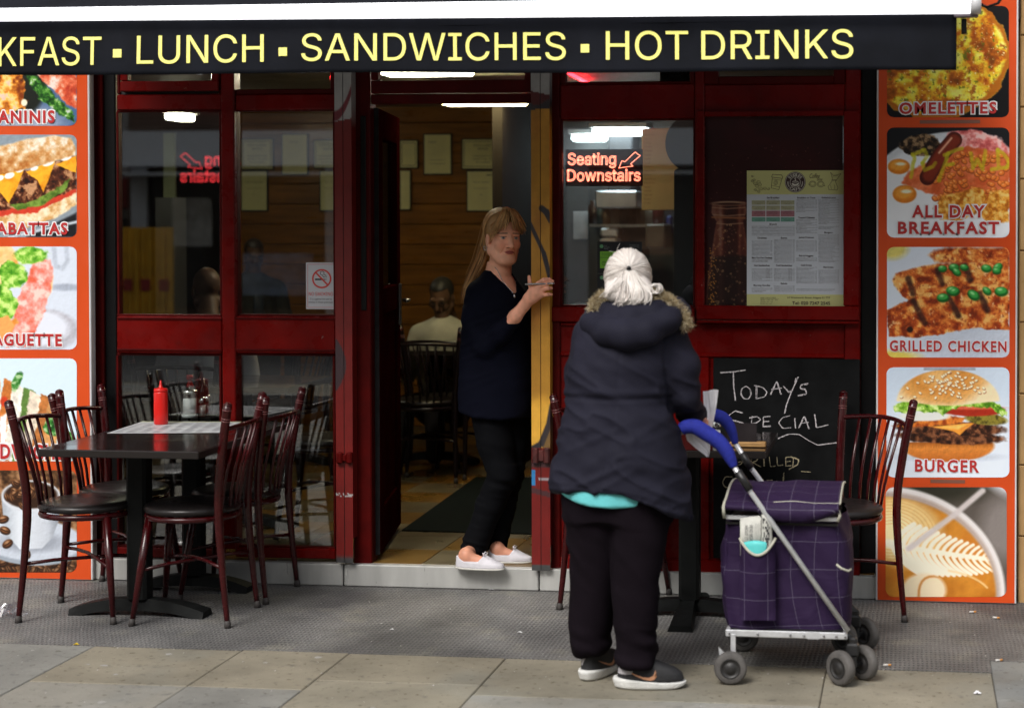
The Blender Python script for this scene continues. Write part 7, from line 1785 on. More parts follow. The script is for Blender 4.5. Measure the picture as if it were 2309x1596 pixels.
hip = Lp(1390, 1100, .0); inner(pieces, [([Lp(1417, 690, .09), Lp(1405, 800, .04), hip], [.045, .08, .08]), ([hip, Lp(1330, 1250, .03), Lp(1327, 1440, .045)], [.06, .05, .035]), ([hip, Lp(1435, 1250, -.03), Lp(1430, 1450, -.05)], [.06, .05, .035]), ([Lp(1410, 780, .04), Lp(1500, 770, .04), Lp(1541, 885, .06), Lp(1568, 939, .17)], [.05, .035, .03, .022])], SK)
join(pieces, 'body', m_skin, lady)
MB().tube([Lp(1560, 932, .165), Lp(1568, 938, .175)], .0335, 14).build('sleeve_cuff', mat('pale blue cuff', (.20, .32, .50), .8), lady)
# white hair: a soft cap, combed strands to the clip, and the pinned tail
wc = [np.array(c) for c in ((.76, .71, .67), (.72, .67, .63), (.79, .75, .71), (.64, .58, .54))]
C0 = Lp(1416, 625, .065); RX, RYh, RZ = .081, .100, .098
Fd = Field(C0-.16, C0+.16, .005); Fd.ell(tuple(C0), (RX, RYh, RZ), 0); Fd.ell(tuple(Lp(1402, 660, .0)), (.058, .07, .042), .03); Fd.ell(tuple(Lp(1440, 658, .0)), (.052, .07, .04), .03); V, Q = Fd.skin(); V = V+normals(V, Q)*(.004*(vnoise3(V[:, 0]*60, V[:, 1]*30, V[:, 2]*20, 5)-.5))[:, None]
hair = npmesh('hair', V, Q, m_hairm, lady, np.tile(np.array((.68, .63, .60)), (len(V), 1)))
clip = Lp(1418, 606, .065-RYh*.98); hb = MB(); rh = random.Random(12); paths = []
def on_cap(d, k=1.0): d = np.asarray(d, float); d = d/np.linalg.norm(d); return C0+d*np.array([RX, RYh, RZ])*k
dc = (clip-C0)/np.array([RX, RYh, RZ]); dc /= np.linalg.norm(dc)
for i in range(430):
    a = rh.uniform(0, 2*math.pi); th = rh.uniform(1.25, 2.0); e1 = np.cross(dc, (0, 0, 1)); e1 /= np.linalg.norm(e1); e2 = np.cross(e1, dc)
    far = dc*math.cos(th)+(e1*math.cos(a)+e2*math.sin(a))*math.sin(th); L = []; wv = rh.uniform(-.12, .12); lift = rh.uniform(1.005, 1.045)
    end = .03+.12*rh.random()
    for k in range(9):
        t = k/8*(1-end); s_ = math.sin(th); d = (math.sin((1-t)*th)*far+math.sin(t*th)*dc)/s_; d = d+e1*wv*math.sin(t*math.pi)*.5+e2*wv*math.sin(t*math.pi)*.3; L.append(on_cap(d, lift+.012*math.sin(t*6+i)))
    paths.append(L)
fibres(hb, paths, .0013, wc, 4, (.92, 1.06))
paths = []
for i in range(10):
    a = rh.uniform(0, 2*math.pi); b0 = on_cap((math.cos(a), -.3-.5*rh.random(), math.sin(a)*.9), 1.02); t_ = np.array([rh.gauss(0, 1), rh.gauss(0, .6), rh.gauss(-.3, 1)]); t_ /= np.linalg.norm(t_); o_ = b0-C0; o_ /= np.linalg.norm(o_)
    paths.append([b0+t_*s_*.05+o_*(.001+.005*math.sin(s_*2.6)) for s_ in np.linspace(0, 1, 6)])
fibres(hb, paths, .0006, wc, 3, (.95, 1.05))

paths = []
for i in range(210):
    u = rh.gauss(0, 1); tail = rh.random()
    if tail < .72: pts = [(1418+u*5, 610, -.040), (1424+u*9, 634, -.062), (1430+u*13, 656, -.080), (1428+u*15, 676, -.088), (1420+u*14+rh.uniform(-14, 6), 690+rh.uniform(-8, 3), -.080)]
    elif tail < .9: pts = [(1415+u*4, 612, -.038), (1405+u*6, 632, -.055), (1388+u*7, 652, -.06), (1372+u*8, 668+rh.uniform(-5, 5), -.05)]
    else: pts = [(1440+u*5, 630, -.03), (1462+u*4, 650, -.03), (1480+u*3, 662, -.03), (1490+u*3, 652, -.03), (1483+u*3, 640, -.03), (1470+u*3, 646, -.03)]
    L = [Lp(x, y, dy+rh.uniform(-.012, .012)) for x, y, dy in pts]; o_ = []
    for j in range(len(L)-1):
        p0, p1, p2, p3 = L[max(j-1, 0)], L[j], L[j+1], L[min(j+2, len(L)-1)]
        for q in range(3): t = q/3; o_.append(.5*((2*p1)+(-p0+p2)*t+(2*p0-5*p1+4*p2-p3)*t*t+(-p0+3*p1-3*p2+p3)*t**3))
    paths.append(o_+[L[-1]])
fibres(hb, paths, .0016, wc, 4, (.88, 1.06))
hb.build('hair_strands', m_hairm, hair)
k = MB(); c = Lp(1418, 606, -.045); k.ball(c, .0085, 10, (1, .7, 1.2)); k.tube([c+np.array((-.004, 0, .006)), c+np.array((.012, -.002, -.012))], .004, 8); k.build('hair_clip', m_blk, hair)
# paper bag in the hand
pp = empty('white_paper_bag', tuple(Lp(1600, 930, .2)), 'white paper bag held upright in the hand above the blue trolley grip', 'paper bag')
def strip(rows_, name, seed):
    V = []; NX = 9; rr = random.Random(seed); n_ = 0
    for (ya, xa, xb, dy) in rows_:
        for i in range(NX): u = i/(NX-1); V.append(Lp(xa+(xb-xa)*u, ya+2*math.sin(u*5+seed), dy+.002*rr.uniform(-1, 1)+.005*math.sin(u*math.pi))); 
        n_ += 1
    o = npmesh(name, np.array(V), np.array([(j*NX+i, j*NX+i+1, (j+1)*NX+i+1, (j+1)*NX+i) for j in range(n_-1) for i in range(NX-1)]), mat('white paper', (.86, .84, .88), .75, noise=(20, .06)), pp, smooth=False)
    s_ = o.modifiers.new('s', 'SOLIDIFY'); s_.thickness = .0015
strip([(880, 1585, 1620, .20), (905, 1586, 1617, .20), (930, 1588, 1613, .195), (950, 1588, 1609, .19), (970, 1580, 1605, .19), (988, 1580, 1600, .19)], 'bag_top', 1)
strip([(975, 1545, 1600, .22), (992, 1550, 1601, .22), (1008, 1568, 1601, .215), (1020, 1584, 1600, .21), (1029, 1595, 1598, .21)], 'bag_tail', 2)

# ---------------------------------------------------------------- person in the doorway
YW = .10
def Wp(x, y, dy=0.0): return np.array(P(x, y, YW+dy))
wom = empty('person', (float(P(1100, 1275, .0)[0]), .05, .098), 'person with long fair hair and navy top leaning in the cafe doorway', 'person')
m_navy = mat('navy knit top', (.0035, .0040, .0095), .85, spec=.06, noise=(7, .2), bump=(180, .2)); m_jean = mat('black denim', (.0028, .003, .004), .85, spec=.08, noise=(8, .25), bump=(200, .2))
lo, hi = bounds([Wp(1020, 960, -.26), Wp(1225, 590, .22)], .02); Fd = Field(lo, hi, .0065)
Fd.stack(sil([(955, 1040, 1196, .135, .0), (930, 1034, 1200, .138, 0), (900, 1031, 1202, .140, 0), (850, 1035, 1202, .140, 0), (800, 1041, 1200, .138, 0), (740, 1046, 1198, .132, 0), (690, 1050, 1194, .122, .0), (655, 1062, 1184, .105, .01), (630, 1082, 1166, .080, .02), (612, 1094, 1150, .060, .025)], YW), 0, 2.2)
Fd.chain([Wp(1078, 662, .0), Wp(1075, 720, -.06), Wp(1096, 782, -.12)], [.056, .054, .048], .03); Fd.chain([Wp(1096, 782, -.12), Wp(1128, 752, -.155), Wp(1156, 723, -.175)], [.047, .042, .037], .02)
cut_below(Fd, [(1000, 922), (1035, 928), (1065, 940), (1130, 947), (1200, 940), (1260, 936)])
px, py = grid_px(Fd); vee = [(1088, 590), (1100, 604), (1120, 626), (1142, 645), (1163, 664), (1164, 640), (1158, 600)]
ins = np.zeros(px.shape, bool)
for i in range(len(vee)):
    ax, ay = vee[i]; bx, by = vee[(i+1) % len(vee)]; c = ((ay > py) != (by > py)) & (px < (bx-ax)*(py-ay)/(by-ay+1e-9)+ax); ins ^= c
dV = polyline_d(px, py, vee+[vee[0]])/517.; Fd.cut(np.where(ins & (Fd.Y < YW+.02), dV, -.05), .002)
def top_f(V):
    q = proj(V); x, y, z = V.T; ar = np.exp(-((q[:, 0]-1100)/45)**2-((q[:, 1]-755)/60)**2)
    return .012*(vnoise3(x*8, y*8, z*6, 41)-.5)+.010*(.5-np.abs(vnoise3(x*6+z*5, y*6, z*30-x*12, 43)-.5)*2)*(.35+ar)
Vw, Qw = cloth('top', Fd, m_navy, wom, top_f, 1)
lo, hi = bounds([Wp(1030, 1250, -.16), Wp(1215, 900, .24)], .02); Fd = Field(lo, hi, .0065)
Fd.chain([Wp(1108, 930, -.02), Wp(1118, 1000, -.03), Wp(1134, 1068, -.05), Wp(1104, 1140, -.04), Wp(1072, 1226, -.05), Wp(1066, 1243, -.05)], [.092, .080, .063, .060, .052, .050], .02)
Fd.chain([Wp(1155, 930, .06), Wp(1152, 1000, .05), Wp(1150, 1070, .04), Wp(1134, 1150, .06), Wp(1116, 1246, .06)], [.090, .075, .060, .054, .046], .012)
def jean_f(V):
    q = proj(V); x, y, z = V.T; k = .4+np.exp(-((q[:, 1]-1075)/40)**2)+1.0*np.clip((q[:, 1]-1180)/40, 0, 1)
    return .009*k*(.5-np.abs(vnoise3(x*5, y*5, z*40+x*8, 51)-.5)*2)+.006*(vnoise3(x*14, y*14, z*10, 53)-.5)
cloth('jeans', Fd, m_jean, wom, jean_f, 1)
# canvas shoes
m_canv = mat('white canvas', (.62, .60, .64), .8, noise=(20, .12), bump=(260, .25)); m_csole = mat('rubber welt', (.55, .54, .50), .6)
def plimsoll(parent, heel, ang_, L, lift=0.0):
    tf = lambda V: np.stack([heel[0]+np.asarray(V)[:, 0]*math.cos(ang_)-np.asarray(V)[:, 1]*math.sin(ang_), heel[1]+np.asarray(V)[:, 0]*math.sin(ang_)+np.asarray(V)[:, 1]*math.cos(ang_), np.asarray(V)[:, 2]+heel[2]], 1)
    Fd = Field((-.02, -.06, -.004), (L+.02, .06, .10), .0035)
    Fd.stack([(.008, L*.5, 0, L*.49, .040), (.025, L*.49, 0, L*.475, .040), (.038, L*.42, 0, L*.40, .038), (.050, L*.37, 0, L*.345, .034), (.066, L*.30, 0, L*.275, .030)], 0, 2.3)
    Fd.cut(np.maximum(Fd.Z-(.036+.034*np.clip((.22*L-Fd.X)/(.22*L), 0, 1)**1.0+.028*np.clip((Fd.X-.50*L)/(.1*L), 0, 1)), .0-Fd.X-1), .002); Fd.ell((L*.30, 0, .062), (L*.27, .028, .030), .003, sub=True)
    V, Q = Fd.skin(); o = npmesh('canvas_shoe', tf(relax(V, Q, 1)), Q, m_canv, parent)
    Fd = Field((-.02, -.06, -.006), (L+.02, .06, .02), .003); Fd.stack([(.0, L*.5, 0, L*.492, .0415), (.009, L*.5, 0, L*.50, .043)], 0, 2.4); V, Q = Fd.skin(); npmesh('sole', tf(V), Q, m_csole, o)
    lc = MB()
    for sg in (-1, 1): lc.tube(list(tf(np.array([(L*.56, 0, .060), (L*.58, sg*.014, .072), (L*.62, sg*.024, .066), (L*.58, sg*.010, .060)]))), .0025, 6); lc.tube(list(tf(np.array([(L*.56, 0, .06), (L*.64, sg*.016, .052), (L*.70, sg*.02, .046)]))), .0022, 6)
    lc.build('laces', m_canv, o)
    return tf
hN = np.array(G(1024, 1281, .1)); hN[2] = .0985; tN = plimsoll(wom, hN+np.array((0, .02, 0)), R(-6), .228); hF = np.array(G(1093, 1270, .1)); hF[2] = .0985; tF2 = plimsoll(wom, hF+np.array((0, .045, 0)), R(3), .205)
SKW = np.array(lin((226, 166, 138)))*1.15
hc = Wp(1135, 535, -.02); fw = (.54, -.84, -.05); tfW = frame(hc, fw, (.03, .0, 1))
Hf = head_field(.0028); V, Q = Hf.skin(); Ch = head_colours(V, SKW, (.42, .10, .085), np.array((.16, .09, .05)), (.05, .07, .10)); KH = np.array((.94, 1.0, .985)); pieces = [(tfW(V*KH), Q, Ch)]; Vhead = tfW(V*KH)
lo, hi = bounds([Wp(1070, 700, -.18), Wp(1210, 580, .16)], .01); Fd = Field(lo, hi, .005)
Fd.stack(sil([(700, 1056, 1188, .108, .0), (660, 1064, 1180, .096, .008), (635, 1084, 1162, .074, .015), (615, 1094, 1150, .056, .02), (590, 1100, 1144, .05, .02)], YW), 0, 2.2); V, Q = Fd.skin(); Vch = V; pieces.append((V, Q, np.tile(SKW, (len(V), 1))*(.9+.2*vnoise3(V[:, 0]*40, V[:, 1]*40, V[:, 2]*40, 2))[:, None]))
YHn = -.105
def Hn(x, y, dy=0.0): return np.array(P(x, y, YHn+dy))
lo, hi = bounds([Hn(1125, 760, -.06), Hn(1262, 612, .07)], .01); Fd = Field(lo, hi, .0026)
Fd.chain([Wp(1146, 734, -.168), Hn(1162, 713, .015), Hn(1183, 688, .01)], [.029, .029, .0235], .01); Fd.chain([Hn(1183, 688, .01), Hn(1194, 673, .005), Hn(1212, 660, -.004)], [.0235, .026, .025], .012); Fd.chain([Hn(1200, 660, 0), Hn(1216, 646, -.004)], [.022, .016], .012); Fd.chain([Hn(1203, 672, .0), Hn(1220, 664, -.004)], [.021, .014], .012)
for pts, rs in (([(1212, 640, -.004), (1226, 631, -.012), (1240, 629, .004)], (.0098, .0090, .0070)), ([(1218, 646, -.006), (1233, 640, -.016), (1246, 634, .0)], (.0102, .0093, .0072)), ([(1221, 655, -.005), (1235, 650, -.014), (1243, 650, .004)], (.0100, .0090, .0076)), ([(1220, 666, -.003), (1234, 664, -.010), (1243, 664, .004)], (.0094, .0082, .0070)), ([(1200, 658, .002), (1195, 641, -.006), (1193, 624, .004)], (.0115, .0095, .0070))): Fd.chain([Hn(*q) for q in pts], rs, .0035)
V, Q = Fd.skin(); V = relax(V, Q, 1, .4); q = proj(V); Cc = np.tile(SKW*np.array((1.0, .93, .92)), (len(V), 1))*(.86+.28*vnoise3(V[:, 0]*80, V[:, 1]*80, V[:, 2]*80, 6))[:, None]
for nx_, ny_ in ((1241, 628), (1247, 633), (1244, 650), (1244, 664), (1193, 622)): m_ = np.clip(1.3-np.hypot(q[:, 0]-nx_, q[:, 1]-ny_)/3.2, 0, 1)[:, None]*.6; Cc = Cc*(1-m_)+SKW*np.array((1.15, .9, .88))*m_
pieces.append((V, Q, Cc))
for tf_, L, ank in ((tN, .228, Wp(1066, 1240, -.05)), (tF2, .205, Wp(1116, 1242, .06))):
    a0 = tf_(np.array([(L*.20, 0, .035), (L*.58, 0, .030), (L*.24, 0, .085)])); lo, hi = bounds(list(a0)+[ank], .06); Fd = Field(lo, hi, .004); Fd.chain([ank, a0[2]*.5+a0[0]*.5, a0[0]], [.030, .030, .028], .01); Fd.cap(a0[2]*.3+a0[0]*.7, a0[1], .028, .020, .012); V, Q = Fd.skin(); pieces.append((V, Q, np.tile(SKW*np.array((.70, .64, .62)), (len(V), 1))*(.85+.3*vnoise3(V[:, 0]*60, V[:, 1]*60, V[:, 2]*60, 7))[:, None]))
hip = Wp(1130, 900, .02); inner(pieces, [([Wp(1125, 650, .02), hip], [.06, .08]), ([hip, Wp(1118, 1000, -.03), Wp(1132, 1068, -.05), Wp(1070, 1228, -.05)], [.06, .05, .04, .03]), ([hip, Wp(1150, 1070, .04), Wp(1114, 1232, .06)], [.06, .04, .03]), ([Wp(1120, 680, .02), Wp(1080, 670, .0), Wp(1096, 776, -.12), Wp(1145, 734, -.165)], [.05, .035, .032, .028])], SKW)
join(pieces, 'body', m_skin, wom)
# hair
hcW = [np.array(lin(c)) for c in ((200, 160, 106), (166, 126, 80), (222, 184, 130), (132, 98, 62), (198, 142, 90))]
Fd = Field((-.11, -.16, -.12), (.11, .11, .15), .004); Fd.ell((0, -.022, .040), (.079, .099, .090), 0); Fd.ell((0, -.07, -.02), (.07, .055, .08), .02)
Fd.cut(np.minimum(Fd.Y-.02-.06*np.clip((Fd.Z-.05)/.06, 0, 1.4), .068-Fd.Z+(.00)) , .006); Fd.cut(np.minimum(Fd.Y+.025, -.005-Fd.Z), .006)
V, Q = Fd.skin(); hairw = npmesh('hair', tfW(V), Q, m_hairm, wom, np.tile(hcW[1], (len(V), 1))*(.7+.6*vnoise3(V[:, 0]*50, V[:, 1]*20, V[:, 2]*20, 4))[:, None])
hb = MB(); paths = []; rh = random.Random(21)
def capW(d, k=1.0): d = np.asarray(d, float); d = d/np.linalg.norm(d); return np.array([0, -.022, .040])+d*np.array([.079, .099, .090])*k
for i in range(260):   # from the parting back and down over the crown
    a = rh.uniform(-1, 1); part = np.array([-.15*a*.4, .25+.5*rh.random(), 1.0]); end = np.array([math.copysign(1, a)*(.75+.25*rh.random()), -.9*rh.random()-.1, -.25-.5*rh.random()]); k_ = rh.uniform(1.0, 1.05)
    paths.append([tfW([capW(part*(1-t)+end*t+np.array([math.copysign(.5, a)*math.sin(t*math.pi)*.6, 0, .25*math.sin(t*math.pi)]), k_)])[0] for t in np.linspace(0, 1, 9)])
for i in range(170):   # fringe swept to both sides of the forehead
    a = rh.choice((-1, -1, 1)); z1 = rh.uniform(.01, .055); x1 = a*rh.uniform(.050, .080); st = np.array([rh.uniform(-.02, .02), rh.uniform(.02, .05), .128]); md = np.array([a*rh.uniform(.015, .050), .088+rh.uniform(-.004, .006), rh.uniform(.060, .085)]); en = np.array([x1, rh.uniform(.03, .062), z1])
    if a > 0: en = np.array([rh.uniform(.062, .085), rh.uniform(.03, .06), rh.uniform(-.02, .04)])
    paths.append([tfW([st*(1-t)**2+2*md*t*(1-t)*1.0+en*t*t+np.array([0, .010*math.sin(t*math.pi), .012*math.sin(t*math.pi)])])[0] for t in np.linspace(0, 1, 9)])
for i in range(190):   # light fringe over the forehead and temples
    x0_ = rh.uniform(-.055, .055); st = np.array([x0_*.5, .035+.02*rh.random(), .127]); en = np.array([x0_*1.25+(.012 if x0_ > 0 else -.012), .092-.35*abs(x0_)-.012*rh.random(), rh.uniform(.030, .060)-.25*max(0, abs(x0_)-.03)]); md = np.array([x0_*.9, .095-.2*abs(x0_), .105])
    paths.append([tfW([st*(1-t)**2+2*md*t*(1-t)+en*t*t])[0] for t in np.linspace(0, 1, 8)])
for i in range(240):   # long lengths behind the shoulder
    u, v = rh.gauss(0, 1), rh.gauss(0, 1); e = rh.uniform(.55, 1)
    pts = [(1104+u*5, 505+v*8, .05), (1094+u*5, 545+v*5, .07), (1084+u*6, 585, .09), (1068+u*6, 622, .085), (1052+u*4, 650, .06), (1046+u*3, 675+v*6, .05)]
    L = [Wp(x, y, dy+rh.gauss(0, .014)) for x, y, dy in pts][:max(3, int(6*e+.5))]; o_ = []
    for j in range(len(L)-1):
        for q in range(3): o_.append(L[j]+(L[j+1]-L[j])*q/3)
    paths.append(o_+[L[-1]])
fibres(hb, paths, .0016, hcW, 4); hb.build('hair_strands', m_hairm, hairw)
# necklace and earring
m_sil = mat('silver', (.62, .62, .64), .2, metal=1)
ch_ = [surf(x, y, [Vch, Vw, Vhead]) for x, y in ((1112, 604), (1118, 612), (1127, 620), (1138, 632), (1150, 645), (1159, 655), (1163, 660))]; ch_ = [q+np.array((0, -.004, 0)) for q in ch_ if q is not None]
mb = MB()
if len(ch_) > 2: mb.tube(ch_, .0013, 5); mb.ball(ch_[-1]+np.array((0, -.002, -.008)), .0055, 10, (1, .5, 1.5))
mb.build('necklace', m_sil, wom)
e = tfW([(.080, -.004, -.050)])[0]; mb = MB(); mb.tube([e+np.array((.007*math.cos(a), 0, .009*math.sin(a))) for a in np.linspace(0, 2*math.pi, 13)], .0016, 6); mb.build('earring', m_sil, wom)
pe = empty('pen', tuple(Hn(1216, 640, -.01)), 'silver ballpoint pen held between the fingers in the doorway', 'pen')
MB().tube([Hn(1184, 641, -.022), Hn(1241, 639.4, -.022)], .0038, 10).build('barrel', mat('clear pen barrel', (.32, .31, .31), .2), pe); MB().tube([Hn(1241, 639.4, -.022), Hn(1247, 639.2, -.022), Hn(1251, 639, -.022)], [.0038, .0026, .0008], 10).build('tip', m_sil, pe)
# ================================================================== inside the cafe
def bx(*a, **k): return MB().box(*a, **k)
XA, XB = float(P(225, 600, 7.6)[0]), 2.6; CZ = 2.42; FZ0 = .1
m_fl = mat('cream and ochre floor tiles', (.24, .17, .075), .3, noise=(6, .2))
mb = MB(); ts = .33; cols_ = [(.13, .105, .058), (.15, .080, .014), (.11, .085, .045), (.14, .11, .065)]; rt_ = random.Random(2)
ox = float(G(952, 1270, FZ0)[0])
for i in range(-9, 10):
    for j in range(0, 24):
        x0 = ox+i*ts; y0 = .02+j*ts
        if x0 > XA-.3 and x0 < 2.6: mb.box(x0+.0015, x0+ts-.0015, y0+.0015, y0+ts-.0015, FZ0-.012, FZ0-.0005, bev=.002, color=tuple(np.array(cols_[(i+j) % 2 if rt_.random() < .75 else rt_.randrange(4)])*rt_.uniform(.85, 1.1)))
mb.box(XA-.2, 2.7, .02, 8.2, FZ0-.05, FZ0-.004, color=(.06, .05, .04))
struct(mb.build('shop_floor', mat('shop floor tiles', (1, 1, 1), .32, attr='Col', noise=(5, .25), rnoise=(4, .1))))
m_ceil = mat('ceiling boards', (.30, .27, .23), .6, noise=(3, .2)); mb = MB()
for i in range(30): mb.box(XA-.2, 2.7, .1+i*.28+.003, .1+(i+1)*.28-.003, CZ, CZ+.02, bev=.003)
struct(mb.build('shop_ceiling', m_ceil))
m_plk = mat('varnished pine planks', (.26, .104, .014), .34, noise=(2.2, .4), stretch=(1, 1, 9), rnoise=(4, .1))
px0, px1, YP5 = float(P(508, 600, 5)[0]), float(P(1158, 600, 5)[0]), 5.0
mb = MB()
for i in range(16): mb.box(px0, px1, YP5, YP5+.03, FZ0+i*.147+.002, FZ0+(i+1)*.147-.002, bev=.005)
tag(mb.build('plank_wall', m_plk), 'varnished pine plank wall hung with framed notices inside the cafe', 'wall')
mb = bx(px1, px1+.06, YP5-.03, YP5+.05, FZ0, CZ); tag(mb.build('corner_post', mat('corner post wood', (.16, .07, .02), .4, noise=(4, .3), stretch=(6, 6, 1))), 'wooden corner post ending the plank wall inside the cafe', 'post')
def iwall(label, *a, m=None): return tag(bx(*a).build('inner_wall', m), label, 'wall')
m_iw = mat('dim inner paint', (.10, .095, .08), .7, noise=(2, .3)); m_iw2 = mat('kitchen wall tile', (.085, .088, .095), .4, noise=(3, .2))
iwall('dim back wall far inside behind the plank wall', XA-.2, 2.7, 7.6, 7.7, FZ0, CZ, m=m_iw)
iwall('dim side wall inside left of the window tables', XA-.25, XA-.15, .12, 7.6, FZ0, CZ, m=m_iw)
iwall('grey side wall inside on the kitchen side', 2.6, 2.7, .12, 7.6, FZ0, CZ, m=m_iw)
xk0, xk1 = float(P(1250, 600, 4.2)[0]), float(P(1640, 600, 4.2)[0])
iwall('pale kitchen wall seen through the window with the red sign', xk0+.02, 2.58, 4.25, 4.3, FZ0, CZ, m=m_iw2)
iwall('dark board added right of the corner post to keep the passage dark', px1-.35, xk0-.041, 5.4, 5.46, FZ0, CZ, m=mat('dark board', (.012, .009, .008), .9, spec=.1))  # board added to hide the kitchen-lit back wall behind it
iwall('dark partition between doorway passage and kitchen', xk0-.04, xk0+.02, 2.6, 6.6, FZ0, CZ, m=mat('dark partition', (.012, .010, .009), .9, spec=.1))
# fluorescent fittings
def tube_light(px0_, px1_, py, Y, strength, tint, label, dpth=.32, z=None):
    a, c = P(px0_, py, Y), P(px1_, py, Y); zc = float(a[2])
    o = empty('ceiling_light', (float(a[0]+c[0])/2, Y, zc), label, 'ceiling light', 'lit fluorescent fittings on the cafe ceiling')
    bx(a[0]-.02, c[0]+.02, Y-.02, Y+dpth+.02, zc+.045, zc+.075, bev=.004).build('housing', m_white, o)
    bx(a[0], c[0], Y, Y+dpth, zc, zc+.044, bev=.012).build('diffuser', mat('lit diffuser '+str(strength)+str(tint), (.8, .8, .7), .4, emit=(tint, strength)), o)
WARM, COOL = (1, .84, .42), (.80, .97, 1.0)
tube_light(992, 1174, 236, 2.4, 17, WARM, 'warm lit fluorescent fitting seen through the open doorway', .2)
tube_light(852, 1048, 168, 1.15, 20, (1, .90, .66), 'white lit fluorescent fitting just under the awning over the doorway', .2)
tube_light(1335, 1452, 304, 3.7, 9, COOL, 'cool white kitchen light above the red LED sign', .22); tube_light(1288, 1362, 318, 4.0, 9, COOL, 'shorter cool kitchen light left of the other kitchen light', .15)
tube_light(370, 406, 270, 3.4, 16, (1, .95, .7), 'small lit fitting seen high in the left window', .25)
tube_light(1440, 1510, 268, 2.9, 5, COOL, 'lit kitchen fitting at the top edge of the right window', .1)
# red neon strip under the ceiling just inside
a, c = P(1273, 160, 1.8), P(1331, 191, 2.7); 
ng = tag(MB().tube([a, c], .010, 10).build('red_neon_strip', mat('lit red neon', (.6, .02, .02), .4, emit=((1, .012, .02), 16))), 'lit red neon strip on the ceiling above the right window', 'neon strip')
vb = MB(); a, c = P(1490, 189, .3), P(1566, 150, .3)
for i in range(9): x = a[0]+(c[0]-a[0])*i/8; vb.box(x-.003, x+.003, .298, .304, a[2], c[2]+.02)
for i in range(5): z = a[2]+(c[2]-a[2])*i/4; vb.box(a[0], c[0], .296, .302, z-.003, z+.003)
vb.box(a[0]-.004, c[0]+.004, .33, .42, a[2]-.004, c[2]+.03); tag(vb.build('black_wire_basket', m_blk), 'black wire mesh basket behind the fanlight right of the red neon', 'basket')
# notices on the planks
m_note = mat('yellowed notice', (.84, .80, .42), .5, noise=(8, .08)); m_nfr = mat('notice frame', (.012, .012, .014), .4); m_nt = mat('notice ink', (.02, .025, .015), .6)
def notice(x0, y0, x1, y1, lines, label, border=True):
    Y = YP5-.02; o = empty('framed_notice', (float(P((x0+x1)/2, 400, Y)[0]), Y, 1.9), label, 'notice', 'notices on the plank wall')
    FR(MB(), x0-3, y0-3, x1+3, y1+3, Y, YP5-.001, .003).build('frame', m_nfr, o); FR(MB(), x0, y0, x1, y1, Y-.003, Y-.0005, 0).build('paper', m_note, o)
    tx = MB()
    for s, cx, yb, h, mw in lines: put_line(tx, s, cx, yb, h*1.25, Y-.003, .002, 'C', True, maxw=mw)
    if border: 
        for q in ((x0+3, y0+4, x1-3, y0+5), (x0+3, y1-5, x1-3, y1-4), (x0+3, y0+5, x0+4, y1-5), (x1-4, y0+5, x1-3, y1-5)): FR(tx, *q, Yf=Y-.0045, Yb=Y-.004, bev=0)
    if tx.v: tx.build('notice_lettering', m_nt, o)
AL = lambda cx, d=0: [('FOOD ALLERGY', cx, 330, 4.4, 60), ('NOTICE!', cx, 338, 4.4, 40), ('PLEASE ALERT YOUR', cx, 354, 3.4, 64), ('SERVER IF YOU HAVE', cx, 361, 3.4, 64), ('ANY ALLERGIES', cx, 368, 3.4, 50)]
LC = lambda cx: [('Certificate of Registration', cx, 412, 2.6, 50), ('issued under the Food Act', cx, 426, 2.2, 50), ('date', cx, 440, 2.2, 20)]
notice(1043, 315, 1134, 380, AL(1089), 'food allergy notice nearest the corner post, with large capitals'); notice(957, 304, 1016, 392, [('Certificate', 975, 322, 3, 24), ('health and safety at work', 986, 362, 2.2, 44), ('law poster for employees', 986, 370, 2.2, 44)], 'tall framed certificate between the open door and the allergy notice', False)
notice(1054, 387, 1116, 475, LC(1085)+[('■■■■■', 1104, 396, 2.4, 22)], 'tall framed certificate directly over the fair-haired head', False)
notice(903, 318, 940, 378, [], 'partly hidden notice beside the edge of the open door'); notice(903, 386, 924, 472, [], 'narrow strip of certificate by the edge of the open door', False)
notice(545, 315, 614, 381, AL(580), 'allergy notice leftmost on the planks behind the left bay'); notice(545, 387, 601, 474, LC(573), 'certificate leftmost on the planks, below an allergy notice', False); notice(637, 304, 692, 392, [('Certificate', 662, 322, 3, 24)], 'tall certificate seen mid pane in the left bay', False)
notice(709, 318, 770, 378, AL(740), 'allergy notice cut by the red shutter guide'); notice(723, 387, 775, 474, LC(750), 'certificate cut by the red shutter guide, above the no smoking sign', False)
led_sign('led_sign', 408, 574, 343, 413, 5.5, m_led2, True, 'mirror-reversed red letters standing in for the LED sign reflection deep inside the left window', False)  # second glowing sign added to act as the LED sign's mirror image
# tall pale menu strip, block standing in for a street reflection, and counter shapes deep behind the left pane
a, c = P(369, 478, 4.5), P(394, 300, 4.5); tag(bx(a[0], c[0], 4.5, 4.52, a[2], c[2]).build('menu_banner', mat('greenish banner', (.34, .38, .24), .5, noise=(4, .2))), 'tall pale green banner hanging inside the left window', 'banner')
a, c = P(352, 720, 3.6), P(392, 480, 3.6); tag(bx(a[0], c[0], 3.6, 3.8, FZ0, c[2]+.1).build('pale_reflection_block', mat('pale column', (.14, .145, .155), .6, noise=(3, .15))), 'pale block inside left of the bald head, standing in for a street reflection', 'column')
